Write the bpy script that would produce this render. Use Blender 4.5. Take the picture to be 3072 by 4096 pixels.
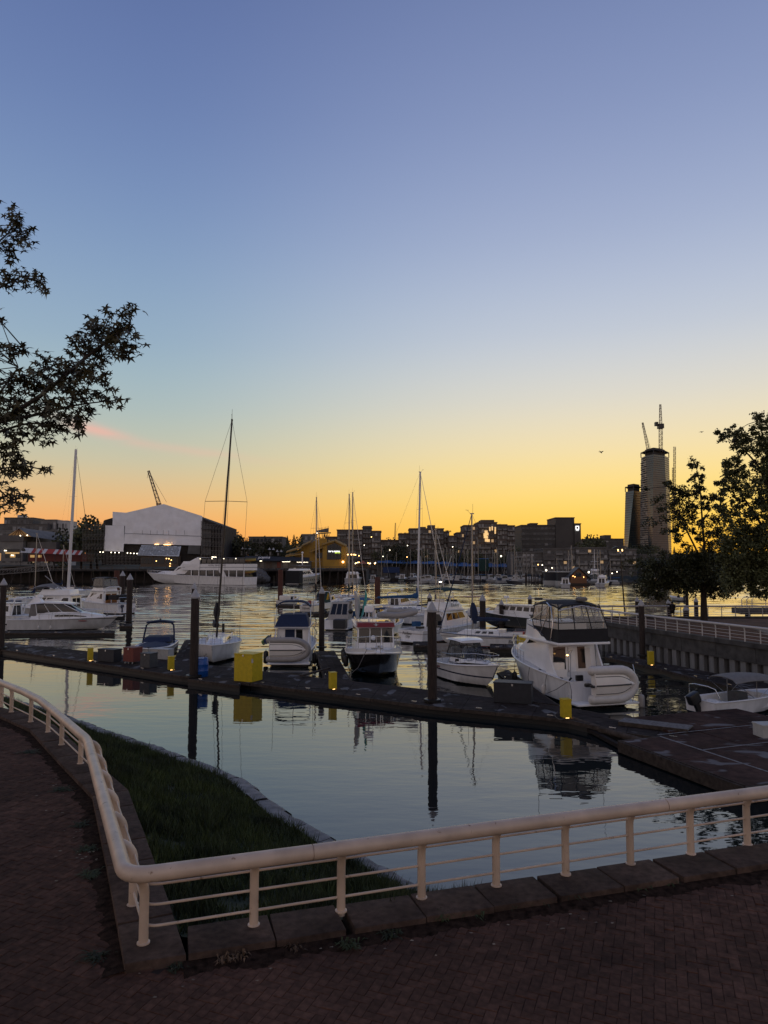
import bpy, bmesh, math, random
from math import sin, cos, pi, radians, sqrt, atan2
from mathutils import Vector, Matrix, noise as mnoise

random.seed(7)
sc = bpy.context.scene
for _o in list(bpy.data.objects):
    bpy.data.objects.remove(_o)
col = bpy.context.collection

# ------------------------------------------------------------------ camera
CAM_H = 7.6
PITCH = radians(4.33)
FPX = 2839.0
cam_d = bpy.data.cameras.new('camera')
cam = bpy.data.objects.new('camera', cam_d)
col.objects.link(cam)
cam_d.sensor_fit = 'VERTICAL'
cam_d.sensor_height = 36.0
cam_d.lens = 36.0 * FPX / 4096.0
cam_d.clip_start = 0.1
cam_d.clip_end = 30000
cam.location = (0, 0, CAM_H)
cam.rotation_euler = (radians(90) + PITCH, 0, 0)
sc.camera = cam
sc.view_settings.view_transform = 'Standard'
sc.view_settings.look = 'None'
sc.view_settings.gamma = 1
sc.view_settings.exposure = 0.10
sc.cycles.max_bounces = 6
sc.cycles.transparent_max_bounces = 12
sc.cycles.use_denoising = True

# ------------------------------------------------------------------ sky
SUN_AZ = radians(33)       # to the right of the view axis (+Y), just set
world = bpy.data.worlds.new('World')
sc.world = world
world.use_nodes = True
nt = world.node_tree
nt.nodes.clear()
def wn(t, **k):
    n = nt.nodes.new(t)
    for a, b in k.items():
        setattr(n, a, b)
    return n
def srgb(r, g, b, a=1.0):
    f = lambda c: (c / 255 / 12.92) if c / 255 <= 0.04045 else ((c / 255 + 0.055) / 1.055) ** 2.4
    return (f(r), f(g), f(b), a)
w_out = wn('ShaderNodeOutputWorld')
w_bg = wn('ShaderNodeBackground')
w_tc = wn('ShaderNodeTexCoord')
w_sep = wn('ShaderNodeSeparateXYZ')
L = nt.links.new
L(w_tc.outputs['Generated'], w_sep.inputs[0])
def wmath(op, a, b=None, clamp=False):
    n = wn('ShaderNodeMath', operation=op, use_clamp=clamp)
    for i, x in enumerate((a, b)):
        if x is None: continue
        if isinstance(x, (int, float)): n.inputs[i].default_value = x
        else: L(x, n.inputs[i])
    return n.outputs[0]
w_el = wmath('ARCSINE', w_sep.outputs[2])                 # elevation, radians
w_e01 = wmath('MULTIPLY', wmath('ABSOLUTE', w_el), 2 / pi)            # 0 horizon .. 1 zenith
w_az = wmath('ARCTAN2', w_sep.outputs[0], w_sep.outputs[1])           # azimuth from +Y, right positive
w_cosd = wmath('COSINE', wmath('SUBTRACT', w_az, SUN_AZ))
def ramp(stops, fac):
    r = wn('ShaderNodeValToRGB')
    r.color_ramp.interpolation = 'B_SPLINE'
    e = r.color_ramp.elements
    while len(e) > 1: e.remove(e[-1])
    e[0].position = stops[0][0] / 90.; e[0].color = srgb(*stops[0][1])
    for p, c in stops[1:]:
        x = e.new(p / 90.); x.color = srgb(*c)
    L(fac, r.inputs[0])
    return r.outputs[0]
# towards the set sun, 45 degrees to its side, and away from it, unseen and tuned to light boats and ground (elevation in degrees, sRGB)
sky_sun = ramp([(0, (252, 176, 48)), (2.5, (255, 200, 72)), (5.5, (252, 216, 116)), (9, (240, 219, 168)), (13, (216, 212, 200)),
                (18, (188, 197, 211)), (25, (157, 170, 200)), (33, (130, 145, 184)), (42, (108, 124, 167)), (60, (78, 94, 138)), (90, (62, 76, 116))], w_e01)
sky_side = ramp([(0, (238, 136, 78)), (2.5, (243, 163, 90)), (5, (226, 183, 124)), (8, (196, 192, 162)), (12, (166, 184, 184)),
                 (17, (146, 171, 191)), (25, (122, 146, 185)), (33, (103, 124, 170)), (42, (89, 107, 155)), (60, (70, 86, 130)), (90, (60, 74, 114))], w_e01)
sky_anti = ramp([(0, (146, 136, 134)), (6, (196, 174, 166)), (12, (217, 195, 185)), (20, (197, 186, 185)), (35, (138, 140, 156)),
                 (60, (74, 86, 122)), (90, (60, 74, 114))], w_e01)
def mapr(v, a, b):
    n = wn('ShaderNodeMapRange', interpolation_type='SMOOTHSTEP')
    L(v, n.inputs[0]); n.inputs[1].default_value = a; n.inputs[2].default_value = b
    return n.outputs[0]
def wmix(f, a, b):
    n = wn('ShaderNodeMix', data_type='RGBA')
    L(f, n.inputs['Factor']); L(a, n.inputs['A']); L(b, n.inputs['B'])
    return n.outputs['Result']
sky1 = wmix(mapr(w_cosd, 0.60, 1.0), sky_side, sky_sun)
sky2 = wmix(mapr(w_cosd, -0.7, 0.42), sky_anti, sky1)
# one thin wisp of pink cloud low on the left, drawn with stretched noise
w_v = wn('ShaderNodeCombineXYZ'); L(wmath('MULTIPLY', w_az, 5.0), w_v.inputs[0]); L(wmath('MULTIPLY', w_el, 26.0), w_v.inputs[1])
w_noi = wn('ShaderNodeTexNoise'); w_noi.inputs['Scale'].default_value = 1.6; w_noi.inputs['Detail'].default_value = 4
L(w_v.outputs[0], w_noi.inputs['Vector'])
def blob(az, el, wa, we, sl=0.0):
    da = wmath('SUBTRACT', w_az, az)
    a = wmath('DIVIDE', da, wa)
    b = wmath('DIVIDE', wmath('SUBTRACT', wmath('SUBTRACT', w_el, el), wmath('MULTIPLY', da, sl)), we)
    d = wmath('ADD', wmath('MULTIPLY', a, a), wmath('MULTIPLY', b, b))
    return wmath('POWER', 2.718, wmath('MULTIPLY', d, -1.0))
bl = wmath('ADD', blob(-0.395, 0.178, 0.050, 0.0075, -0.22), wmath('MULTIPLY', blob(-0.26, 0.155, 0.09, 0.006, -0.1), 0.35))
bl = wmath('MULTIPLY', bl, mapr(w_noi.outputs[0], 0.25, 0.62))
w_pink = wn('ShaderNodeRGB'); w_pink.outputs[0].default_value = srgb(236, 176, 160)
sky3 = wmix(wmath('MULTIPLY', bl, 0.7, True), sky2, w_pink.outputs[0])
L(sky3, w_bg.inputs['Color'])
w_bg.inputs['Strength'].default_value = 1.0
L(w_bg.outputs[0], w_out.inputs[0])

# ------------------------------------------------------------------ sun (just below the skyline: only a faint wide glow is left)
sun_d = bpy.data.lights.new('sun', 'SUN')
sun_d.energy = 0.03
sun_d.angle = radians(20)
sun_d.color = (1.0, 0.72, 0.42)
sun = bpy.data.objects.new('sun', sun_d)
col.objects.link(sun)
_sd = Vector((-sin(SUN_AZ), -cos(SUN_AZ), -math.tan(radians(4))))
sun.rotation_euler = _sd.to_track_quat('-Z', 'Y').to_euler()

# ------------------------------------------------------------------ pixel -> place helpers (photograph pixels, 3072 x 4096)
def _ray(u, v):
    x = (u - 1536) / FPX; y = (v - 2048) / FPX
    return x, cos(PITCH) + y * sin(PITCH), sin(PITCH) - y * cos(PITCH)
def G(u, v, z=0.0):
    x, f, up = _ray(u, v); t = (z - CAM_H) / up
    return Vector((x * t, f * t, z))
def D(u, v, Y):
    x, f, up = _ray(u, v); t = Y / f
    return Vector((x * t, Y, CAM_H + up * t))
def view(x0, y0, s):
    return lambda x, y: (x0 + x / s, y0 + y / s)

# ------------------------------------------------------------------ mesh builder
class MB:
    def __init__(s): s.v = []; s.f = []
    def add(s, vs, fs):
        o = len(s.v)
        s.v.extend([tuple(p) for p in vs]); s.f.extend([tuple(i + o for i in f) for f in fs]); return s
    def box(s, x0, x1, y0, y1, z0, z1):
        return s.hexa([(x0, y0, z0), (x1, y0, z0), (x1, y1, z0), (x0, y1, z0), (x0, y0, z1), (x1, y0, z1), (x1, y1, z1), (x0, y1, z1)])
    def hexa(s, p):
        return s.add(p, [(3, 2, 1, 0), (4, 5, 6, 7), (0, 1, 5, 4), (1, 2, 6, 5), (2, 3, 7, 6), (3, 0, 4, 7)])
    def bar(s, a, b, w, h, up=(0, 0, 1)):
        a = Vector(a); b = Vector(b); d = (b - a).normalized(); up = Vector(up)
        if abs(d.dot(up)) > .98: up = Vector((1, 0, 0))
        r = d.cross(up).normalized() * (w / 2); u = r.cross(d).normalized() * (h / 2)
        return s.hexa([a - r - u, a + r - u, a + r + u, a - r + u, b - r - u, b + r - u, b + r + u, b - r + u])
    def tube(s, pts, r, n=8, closed=False, cap=True):
        pts = [Vector(p) for p in pts]; m = len(pts)
        rs = r if isinstance(r, (list, tuple)) else [r] * m
        rings = []; nrm = None
        for i, p in enumerate(pts):
            if closed: t = pts[(i + 1) % m] - pts[i - 1]
            else: t = pts[min(i + 1, m - 1)] - pts[max(i - 1, 0)]
            if t.length < 1e-9: t = Vector((0, 0, 1))
            t.normalize()
            if nrm is None:
                a = Vector((0, 0, 1)) if abs(t.z) < .9 else Vector((1, 0, 0))
                nrm = (a - t * a.dot(t)).normalized()
            else:
                nrm = nrm - t * nrm.dot(t)
                nrm = nrm.normalized() if nrm.length > 1e-6 else t.orthogonal().normalized()
            b = t.cross(nrm)
            rings.append([p + (nrm * cos(2 * pi * k / n) + b * sin(2 * pi * k / n)) * rs[i] for k in range(n)])
        return s.loft(rings, cap=cap and not closed, loop=closed)
    def loft(s, rings, cap=True, loop=False, closed=True):
        n = len(rings[0]); vs = [p for r in rings for p in r]; fs = []
        m = len(rings)
        for i in range(m if loop else m - 1):
            j = (i + 1) % m
            for k in range(n if closed else n - 1):
                l = (k + 1) % n
                fs.append((i * n + k, i * n + l, j * n + l, j * n + k))
        if cap:
            fs.append(tuple(reversed(range(n)))); fs.append(tuple((m - 1) * n + k for k in range(n)))
        return s.add(vs, fs)
    def lathe(s, prof, n=16, c=(0, 0, 0), cap=True):
        rings = [[(c[0] + r * cos(2 * pi * k / n), c[1] + r * sin(2 * pi * k / n), c[2] + z) for k in range(n)] for r, z in prof]
        return s.loft(rings, cap=cap)
    def extrude(s, poly, vec):
        vec = Vector(vec); a = [Vector(p) for p in poly]; b = [p + vec for p in a]
        return s.loft([a, b])
    def ball(s, c, rx, ry=None, rz=None, n=10, m=6):
        ry = ry or rx; rz = rz or rx
        rings = []
        for i in range(m + 1):
            a = -pi / 2 + pi * i / m; q = max(cos(a), .02)
            rings.append([(c[0] + rx * q * cos(2 * pi * k / n), c[1] + ry * q * sin(2 * pi * k / n), c[2] + rz * sin(a)) for k in range(n)])
        return s.loft(rings)
    def xf(s, M):
        s.v = [tuple(M @ Vector(p)) for p in s.v]; return s
    def mesh(s, name, m=None, smooth=None, bevel=0):
        me = bpy.data.meshes.new(name)
        me.from_pydata(s.v, [], s.f)
        if m is not None: me.materials.append(MT(m))
        if bevel:
            bm = bmesh.new(); bm.from_mesh(me)
            bmesh.ops.recalc_face_normals(bm, faces=bm.faces)
            bmesh.ops.bevel(bm, geom=bm.edges[:], offset=bevel, segments=2, affect='EDGES', profile=.6)
            bm.to_mesh(me); bm.free()
        if smooth is not None:
            me.polygons.foreach_set('use_smooth', [True] * len(me.polygons))
            me.set_sharp_from_angle(angle=radians(smooth))
        me.update()
        return me
    def build(s, name, m, parent=None, smooth=None, bevel=0, **props):
        return obj(name, s.mesh(name, m, smooth, bevel), parent, **props)

def obj(name, data, parent=None, loc=None, **props):
    o = bpy.data.objects.new(name, data); col.objects.link(o)
    if parent is not None: o.parent = parent
    if loc is not None: o.location = loc
    for k, v in props.items(): o[k] = v
    return o
def thing(name, label, cat, loc=(0, 0, 0), rz=0.0, group=None):
    o = obj(name, None, loc=loc); o.rotation_euler[2] = rz
    o.empty_display_size = .2
    o['label'] = label; o['category'] = cat
    if group: o['group'] = group
    return o
def tag(o, label, cat, group=None):
    o['label'] = label; o['category'] = cat
    if group: o['group'] = group
    return o
def struct(name, mb, m, **k):
    return mb.build(name, m, kind='structure', **k)
def dup(root, loc, rz, label=None, group=None, scale=None):
    def cp(o, par):
        c = o.copy(); col.objects.link(c); c.parent = par
        for ch in kids.get(o.name, ()): cp(ch, c)
        return c
    kids = {}
    def walk(o):
        kids[o.name] = list(o.children)
        for c in o.children: walk(c)
    walk(root)
    r = cp(root, None); r.location = loc; r.rotation_euler[2] = rz
    if label: r['label'] = label
    if group: r['group'] = group
    if scale: r.scale = (scale,) * 3 if isinstance(scale, (int, float)) else scale
    return r
def text(body, m, size, parent, mat4, name='lettering', ext=.004, align='CENTER', shear=0):
    cu = bpy.data.curves.new(name, 'FONT'); cu.body = body; cu.size = size; cu.extrude = ext; cu.shear = shear
    cu.align_x = align; cu.align_y = 'CENTER'; cu.resolution_u = 3
    cu.materials.append(MT(m))
    fo = bpy.data.objects.new('tmp', cu)
    me = bpy.data.meshes.new_from_object(fo); bpy.data.objects.remove(fo); me.name = name
    if not me.materials: me.materials.append(MT(m))
    o = obj(name, me, parent); o.matrix_local = mat4
    return o
def frame(origin, xdir, ydir):
    x = Vector(xdir).normalized(); y = Vector(ydir); y = (y - x * y.dot(x)).normalized(); z = x.cross(y)
    M = Matrix((x, y, z)).transposed().to_4x4(); M.translation = Vector(origin)
    return M

# ------------------------------------------------------------------ materials (all procedural)
_M = {}
def MT(n): return _M[n] if isinstance(n, str) else n
def M(name, c, rough=.6, metal=0., var=.12, scale=4., bump=0., bscale=40., coat=0., spec=.5, emit=None, es=0., alpha=None, rnd=0., stretch=None, grime=0.):
    m = bpy.data.materials.new(name); m.use_nodes = True; t = m.node_tree; b = t.nodes['Principled BSDF']; _M[name] = m
    lk = t.links.new
    b.inputs['Roughness'].default_value = rough; b.inputs['Metallic'].default_value = metal
    b.inputs['Coat Weight'].default_value = coat; b.inputs['Specular IOR Level'].default_value = spec
    tc = t.nodes.new('ShaderNodeTexCoord'); src = tc.outputs['Object']
    if stretch:
        mp = t.nodes.new('ShaderNodeMapping'); mp.inputs['Scale'].default_value = stretch; lk(src, mp.inputs[0]); src = mp.outputs[0]
    no = t.nodes.new('ShaderNodeTexNoise'); no.inputs['Scale'].default_value = scale; no.inputs['Detail'].default_value = 5; lk(src, no.inputs['Vector'])
    mr = t.nodes.new('ShaderNodeMapRange'); lk(no.outputs[0], mr.inputs[0]); mr.inputs[1].default_value = .3; mr.inputs[2].default_value = .7
    mr.inputs[3].default_value = 1 - var; mr.inputs[4].default_value = 1 + var
    val = mr.outputs[0]
    if rnd:
        oi = t.nodes.new('ShaderNodeNewGeometry'); m2 = t.nodes.new('ShaderNodeMapRange'); lk(oi.outputs['Random Per Island'], m2.inputs[0])
        m2.inputs[3].default_value = 1 - rnd; m2.inputs[4].default_value = 1 + rnd
        oj = t.nodes.new('ShaderNodeObjectInfo'); m3 = t.nodes.new('ShaderNodeMapRange'); lk(oj.outputs['Random'], m3.inputs[0])
        m3.inputs[3].default_value = 1 - rnd; m3.inputs[4].default_value = 1 + rnd
        mu = t.nodes.new('ShaderNodeMath'); mu.operation = 'MULTIPLY'; lk(m2.outputs[0], mu.inputs[0]); lk(m3.outputs[0], mu.inputs[1])
        mv = t.nodes.new('ShaderNodeMath'); mv.operation = 'MULTIPLY'; lk(val, mv.inputs[0]); lk(mu.outputs[0], mv.inputs[1]); val = mv.outputs[0]
    vm = t.nodes.new('ShaderNodeVectorMath'); vm.operation = 'SCALE'; vm.inputs[0].default_value = c[:3]; lk(val, vm.inputs['Scale'])
    lk(vm.outputs[0], b.inputs['Base Color'])
    if bump:
        n2 = t.nodes.new('ShaderNodeTexNoise'); n2.inputs['Scale'].default_value = bscale; n2.inputs['Detail'].default_value = 4; lk(src, n2.inputs['Vector'])
        bp = t.nodes.new('ShaderNodeBump'); bp.inputs['Strength'].default_value = bump; bp.inputs['Distance'].default_value = .02
        lk(n2.outputs[0], bp.inputs['Height']); lk(bp.outputs[0], b.inputs['Normal'])
    if emit:
        b.inputs['Emission Color'].default_value = (*emit, 1); b.inputs['Emission Strength'].default_value = es
    if alpha is not None: b.inputs['Alpha'].default_value = alpha
    return m
def hullmat(name, top, stripes, rough=.25, coat=.3):
    """gelcoat whose painted bands follow the height above the waterline: stripes = [(z_from, colour), ...] upwards"""
    m = M(name, top, rough, coat=coat, var=.06, scale=1.2); t = m.node_tree; b = t.nodes['Principled BSDF']
    tc = t.nodes.new('ShaderNodeTexCoord'); sp = t.nodes.new('ShaderNodeSeparateXYZ'); t.links.new(tc.outputs['Object'], sp.inputs[0])
    mr = t.nodes.new('ShaderNodeMapRange'); t.links.new(sp.outputs[2], mr.inputs[0]); mr.inputs[1].default_value = -1; mr.inputs[2].default_value = 4
    r = t.nodes.new('ShaderNodeValToRGB'); r.color_ramp.interpolation = 'CONSTANT'; e = r.color_ramp.elements
    e.remove(e[1]); e[0].position = 0; e[0].color = (*stripes[0][1], 1)
    for z, c in stripes[1:]:
        x = e.new((z + 1) / 5); x.color = (*c, 1)
    t.links.new(mr.outputs[0], r.inputs[0])
    no = t.nodes.new('ShaderNodeTexNoise'); no.inputs['Scale'].default_value = 2.5; no.inputs['Detail'].default_value = 6
    mp = t.nodes.new('ShaderNodeMapping'); mp.inputs['Scale'].default_value = (1, 1, .25); t.links.new(tc.outputs['Object'], mp.inputs[0]); t.links.new(mp.outputs[0], no.inputs['Vector'])
    m2 = t.nodes.new('ShaderNodeMapRange'); t.links.new(no.outputs[0], m2.inputs[0]); m2.inputs[1].default_value = .3; m2.inputs[2].default_value = .75; m2.inputs[3].default_value = 1.05; m2.inputs[4].default_value = .82
    mx = t.nodes.new('ShaderNodeVectorMath'); mx.operation = 'SCALE'; t.links.new(r.outputs[0], mx.inputs[0]); t.links.new(m2.outputs[0], mx.inputs['Scale'])
    t.links.new(mx.outputs[0], b.inputs['Base Color'])
    return m
def stain(name, scale, lo, hi, tint=(1, 1, 1), thr=(.35, .65), detail=5):
    """dirt with a shape of its own: base colour times a noise laid over world position"""
    t = MT(name).node_tree; b = t.nodes['Principled BSDF']; src = b.inputs['Base Color'].links[0].from_socket; lk = t.links.new
    g = t.nodes.new('ShaderNodeNewGeometry'); n = t.nodes.new('ShaderNodeTexNoise'); n.inputs['Scale'].default_value = scale; n.inputs['Detail'].default_value = detail; lk(g.outputs['Position'], n.inputs['Vector'])
    r = t.nodes.new('ShaderNodeMapRange'); lk(n.outputs[0], r.inputs[0]); r.inputs[1].default_value, r.inputs[2].default_value = thr
    mx = t.nodes.new('ShaderNodeMix'); mx.data_type = 'RGBA'; lk(r.outputs[0], mx.inputs['Factor']); mx.inputs['A'].default_value = (lo, lo, lo, 1); mx.inputs['B'].default_value = (hi * tint[0], hi * tint[1], hi * tint[2], 1)
    m2 = t.nodes.new('ShaderNodeMix'); m2.data_type = 'RGBA'; m2.blend_type = 'MULTIPLY'; m2.inputs['Factor'].default_value = 1; lk(src, m2.inputs['A']); lk(mx.outputs['Result'], m2.inputs['B']); lk(m2.outputs['Result'], b.inputs['Base Color'])
WH = (.80, .80, .80)
M('gelcoat', WH, .28, coat=.25, var=.05, scale=1.5)
M('gelcoat_warm', (.76, .72, .67), .32, coat=.2, var=.06, scale=1.5)
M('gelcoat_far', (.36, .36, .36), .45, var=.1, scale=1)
M('mast_white', (.62, .62, .62), .4, var=.06, scale=2)
M('canvas_beige', (.36, .33, .29), .85, bump=.3, bscale=6)
M('nonskid', (.64, .64, .64), .7, var=.08, scale=6)
M('trim_black', (.012, .012, .013), .4)
M('trim_navy', (.02, .03, .07), .35)
M('trim_red', (.22, .03, .025), .4)
M('steel', (.62, .62, .63), .22, 1.0, var=.05)
M('alu_mast', (.30, .30, .30), .38, .85, var=.08, scale=2)
M('mast_dark', (.02, .02, .022), .4, .2)
M('wire', (.10, .10, .10), .5, .5)
M('glass_dark', (.012, .013, .015), .04, spec=.6, var=.02)
M('canvas_navy', (.012, .024, .065), .85, bump=.3, bscale=6)
M('canvas_blue', (.015, .075, .19), .85, bump=.3, bscale=6)
M('canvas_black', (.014, .014, .016), .85, bump=.3, bscale=6)
M('canvas_grey', (.18, .17, .16), .9, bump=.3, bscale=6)
M('canvas_green', (.012, .04, .035), .85, bump=.3, bscale=6)
M('rubber_grey', (.33, .31, .29), .55, var=.08, scale=3, bump=.08, bscale=12)
M('rubber_white', (.60, .57, .53), .5, var=.07, scale=3, bump=.08, bscale=12)
M('rubber_black', (.01, .01, .01), .5)
M('wood_teak', (.16, .07, .03), .5, var=.3, scale=8, stretch=(1, 8, 8))
M('dock_wood', (.030, .024, .021), .95, spec=.15, var=.4, scale=3, bump=.4, bscale=25, stretch=(1, 6, 6), rnd=.25)
M('dock_wood2', (.040, .033, .03), .95, spec=.15, var=.45, scale=1.3, bump=.4, bscale=30, rnd=.2)
M('dock_edge', (.060, .048, .040), .95, spec=.15, var=.35, scale=5, bump=.4, bscale=30, rnd=.15)
M('dock_red', (.055, .030, .026), .95, spec=.15, var=.35, scale=2.2, bump=.25, bscale=60, rnd=.12)
M('dock_patch', (.17, .16, .155), .95, spec=.15, var=.35, scale=8)
M('pile_wood', (.030, .020, .016), .85, var=.5, scale=6, bump=.7, bscale=22, stretch=(3, 3, .4))
M('pile_red', (.085, .030, .020), .8, var=.3, scale=5, bump=.5, bscale=20, stretch=(3, 3, .4))
M('cap_white', (.36, .36, .37), .5, var=.15, scale=5)
M('yellow_paint', (.55, .40, .01), .5, var=.12, scale=5)
M('red_paint', (.16, .035, .025), .6, var=.2, scale=6)
M('box_dark', (.022, .024, .03), .55, var=.2, scale=5)
M('box_grey', (.06, .06, .062), .6, var=.2, scale=5)
M('box_white', (.42, .42, .40), .55, var=.1, scale=5)
M('barrel_blue', (.006, .07, .30), .35, var=.12, scale=5)
M('lamp_warm', (.8, .6, .3), .4, emit=(1, .55, .18), es=6)
M('lamp_white', (.8, .8, .8), .4, emit=(1, .86, .62), es=4.5)
M('clear_vinyl', (.50, .47, .40), .12, var=.06, scale=3, alpha=.42)
M('clear_glass', (.10, .11, .115), .05, var=.03, alpha=.55)
M('rope', (.14, .13, .12), .9)
M('rope_black', (.015, .015, .015), .9)

# ================================================================== SETTING
# water -------------------------------------------------------------
def water_material():
    m = bpy.data.materials.new('water'); m.use_nodes = True; t = m.node_tree; b = t.nodes['Principled BSDF']; _M['water'] = m
    lk = t.links.new
    def nd(ty, **k):
        n = t.nodes.new(ty)
        for a, v in k.items(): setattr(n, a, v)
        return n
    b.inputs['Base Color'].default_value = (.006, .012, .014, 1)
    b.inputs['Roughness'].default_value = .015
    b.inputs['IOR'].default_value = 1.8
    b.inputs['Specular IOR Level'].default_value = .5
    geo = nd('ShaderNodeNewGeometry')
    sp = nd('ShaderNodeSeparateXYZ'); lk(geo.outputs['Position'], sp.inputs[0])
    # sheltered pool on the near side of the long float, open rippled creek beyond it
    def mth(op, a, bb):
        n = nd('ShaderNodeMath', operation=op)
        for i, x in enumerate((a, bb)):
            if isinstance(x, (int, float)): n.inputs[i].default_value = x
            else: lk(x, n.inputs[i])
        return n.outputs[0]
    side = mth('ADD', sp.outputs[1], mth('MULTIPLY', sp.outputs[0], .655))      # Y + .655 X  = distance past the float (its line is at 40)
    mr = nd('ShaderNodeMapRange', interpolation_type='SMOOTHSTEP'); lk(side, mr.inputs[0]); mr.inputs[1].default_value = 36; mr.inputs[2].default_value = 58
    mp = nd('ShaderNodeMapping'); mp.inputs['Rotation'].default_value = (0, 0, radians(8)); mp.inputs['Scale'].default_value = (.42, 1.0, 1); lk(geo.outputs['Position'], mp.inputs[0])
    n1 = nd('ShaderNodeTexNoise'); n1.inputs['Scale'].default_value = .85; n1.inputs['Detail'].default_value = 3; n1.inputs['Roughness'].default_value = .55; lk(mp.outputs[0], n1.inputs['Vector'])
    n2 = nd('ShaderNodeTexNoise'); n2.inputs['Scale'].default_value = .22; n2.inputs['Detail'].default_value = 2; lk(mp.outputs[0], n2.inputs['Vector'])
    n3 = nd('ShaderNodeTexNoise'); n3.inputs['Scale'].default_value = .035; n3.inputs['Detail'].default_value = 2; lk(mp.outputs[0], n3.inputs['Vector'])
    patch = nd('ShaderNodeMapRange', interpolation_type='SMOOTHSTEP'); lk(n3.outputs[0], patch.inputs[0]); patch.inputs[1].default_value = .35; patch.inputs[2].default_value = .65; patch.inputs[3].default_value = .55; patch.inputs[4].default_value = 1.15
    h = mth('ADD', mth('MULTIPLY', n1.outputs[0], .085), mth('MULTIPLY', n2.outputs[0], .10))
    amp = mth('MULTIPLY', mth('ADD', .21, mth('MULTIPLY', mr.outputs[0], .42)), patch.outputs[0])
    bp = nd('ShaderNodeBump'); bp.inputs['Strength'].default_value = 1; bp.inputs['Distance'].default_value = 1.0
    lk(mth('MULTIPLY', h, amp), bp.inputs['Height']); lk(bp.outputs[0], b.inputs['Normal'])
water_material()
mb = MB()
WX, WY0, WY1, NXW, NYW = 190., 38., 328., 330, 640      # open creek: real waves, flat sheets around it
for x0, x1, y0, y1 in ((-2500, 2500, -60, WY0), (-2500, -WX, WY0, WY1), (WX, 2500, WY0, WY1), (-2500, 2500, WY1, 900)):
    mb.add([(x0, y0, 0), (x1, y0, 0), (x1, y1, 0), (x0, y1, 0)], [(0, 1, 2, 3)])
wv = []
for i in range(NXW + 1):
    x = -WX + 2 * WX * i / NXW
    ex = min(1, (WX - abs(x)) / 12)
    for j in range(NYW + 1):
        y = WY0 + (WY1 - WY0) * j / NYW
        sd = (y + .655 * x - 40) / 22; sd = 0 if sd < 0 else (1 if sd > 1 else sd * sd * (3 - 2 * sd))
        a = sd * ex * min(1, (WY1 - y) / 12) * min(1, (y - WY0) / 8)
        if a > 0:
            cp = .75 + .5 * mnoise.noise((x * .02, y * .03, 5.))
            z = (.150 * mnoise.noise((x * .22 + y * .03, y * .55, 0.)) + .10 * mnoise.noise((x * .10, y * .24, 3.)) + .045 * mnoise.noise((x * .45, y * 1.05, 8.))) * cp * a
        else: z = 0.
        wv.append((x, y, z))
mb.add(wv, [(i * (NYW + 1) + j, (i + 1) * (NYW + 1) + j, (i + 1) * (NYW + 1) + j + 1, i * (NYW + 1) + j + 1) for i in range(NXW) for j in range(NYW)])
struct('water', mb, 'water', smooth=180)
M('seabed', (.02, .03, .025), .9)
mb = MB(); mb.add([(-15000, -200, -4), (15000, -200, -4), (15000, 25000, -4), (-15000, 25000, -4)], [(0, 1, 2, 3)])
struct('seabed', mb, 'seabed')

# near shore: brick walkway, kerb blocks, lawn, stone edge ----------
PAVE = 2.55
KT = 2.67
M('paver', (.092, .046, .031), .92, spec=.2, var=.4, scale=10, bump=.45, bscale=90, rnd=.17)
stain('paver', .55, .68, 1.15); stain('paver', 3.5, .85, 1.1)
M('paver_bed', (.030, .019, .015), .95, var=.3, scale=6)
M('kerb_stone', (.076, .050, .038), .92, spec=.2, var=.35, scale=9, bump=.6, bscale=70, rnd=.12)
stain('kerb_stone', 1.6, .65, 1.25)
M('stone_edge', (.21, .20, .19), .9, var=.4, scale=3, bump=1.0, bscale=14)
M('soil', (.02, .03, .012), .95, var=.4, scale=2)
M('grass_blade', (.030, .046, .012), .75, var=.3, scale=.6, rnd=.45)
stain('grass_blade', .9, .55, 1.5, (1.15, 1, .8))
M('weed', (.028, .040, .013), .8, rnd=.4)
M('weed_dry', (.10, .062, .035), .8, rnd=.3)

kerb_in = [G(u, v, KT) for u, v in ((0, 2863), (119, 2917), (253, 3062), (369, 3181), (427, 3460), (499, 3855))]
_d0 = (kerb_in[0] - kerb_in[1]).normalized()
kerb_in.insert(0, kerb_in[0] + _d0 * 14 + Vector((-2.0, -1.0, 0)))
kerb_right = [G(u, v, KT) for u, v in ((499, 3855), (939, 3776), (1974, 3618), (2986, 3468))]
_kd = (kerb_right[-1] - kerb_right[0]).normalized()
kerb_right = [kerb_right[0], kerb_right[0] + _kd * 24]
KW = .74
def left_normal(d): return Vector((-d.y, d.x, 0)).normalized()
# pavement: bed + herringbone bricks
pav_poly = [Vector((p.x, p.y)) for p in kerb_in] + [Vector((kerb_right[1].x, kerb_right[1].y)), Vector((26, -4)), Vector((-40, -4))]
def inside(p, poly):
    c = False; n = len(poly); j = n - 1
    for i in range(n):
        a = poly[i]; b = poly[j]
        if (a.y > p[1]) != (b.y > p[1]) and p[0] < (b.x - a.x) * (p[1] - a.y) / (b.y - a.y) + a.x: c = not c
        j = i
    return c
bed = MB()
bed.extrude([(p.x, p.y, PAVE - .014) for p in pav_poly], (0, 0, -2.6))
pave_root = struct('pavement', bed, 'paver_bed')
def brick_mesh(w, l, h, ch=.004):
    b = MB()
    x, y = w / 2, l / 2
    lo = [(-x, -y, -h), (x, -y, -h), (x, y, -h), (-x, y, -h)]
    mi = [(-x, -y, -ch), (x, -y, -ch), (x, y, -ch), (-x, y, -ch)]
    hi = [(-x + ch, -y + ch, 0), (x - ch, -y + ch, 0), (x - ch, y - ch, 0), (-x + ch, y - ch, 0)]
    b.loft([lo, mi, hi], cap=False); b.f.append((8, 9, 10, 11))
    return b
BW, BL = .1275, .255
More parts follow.
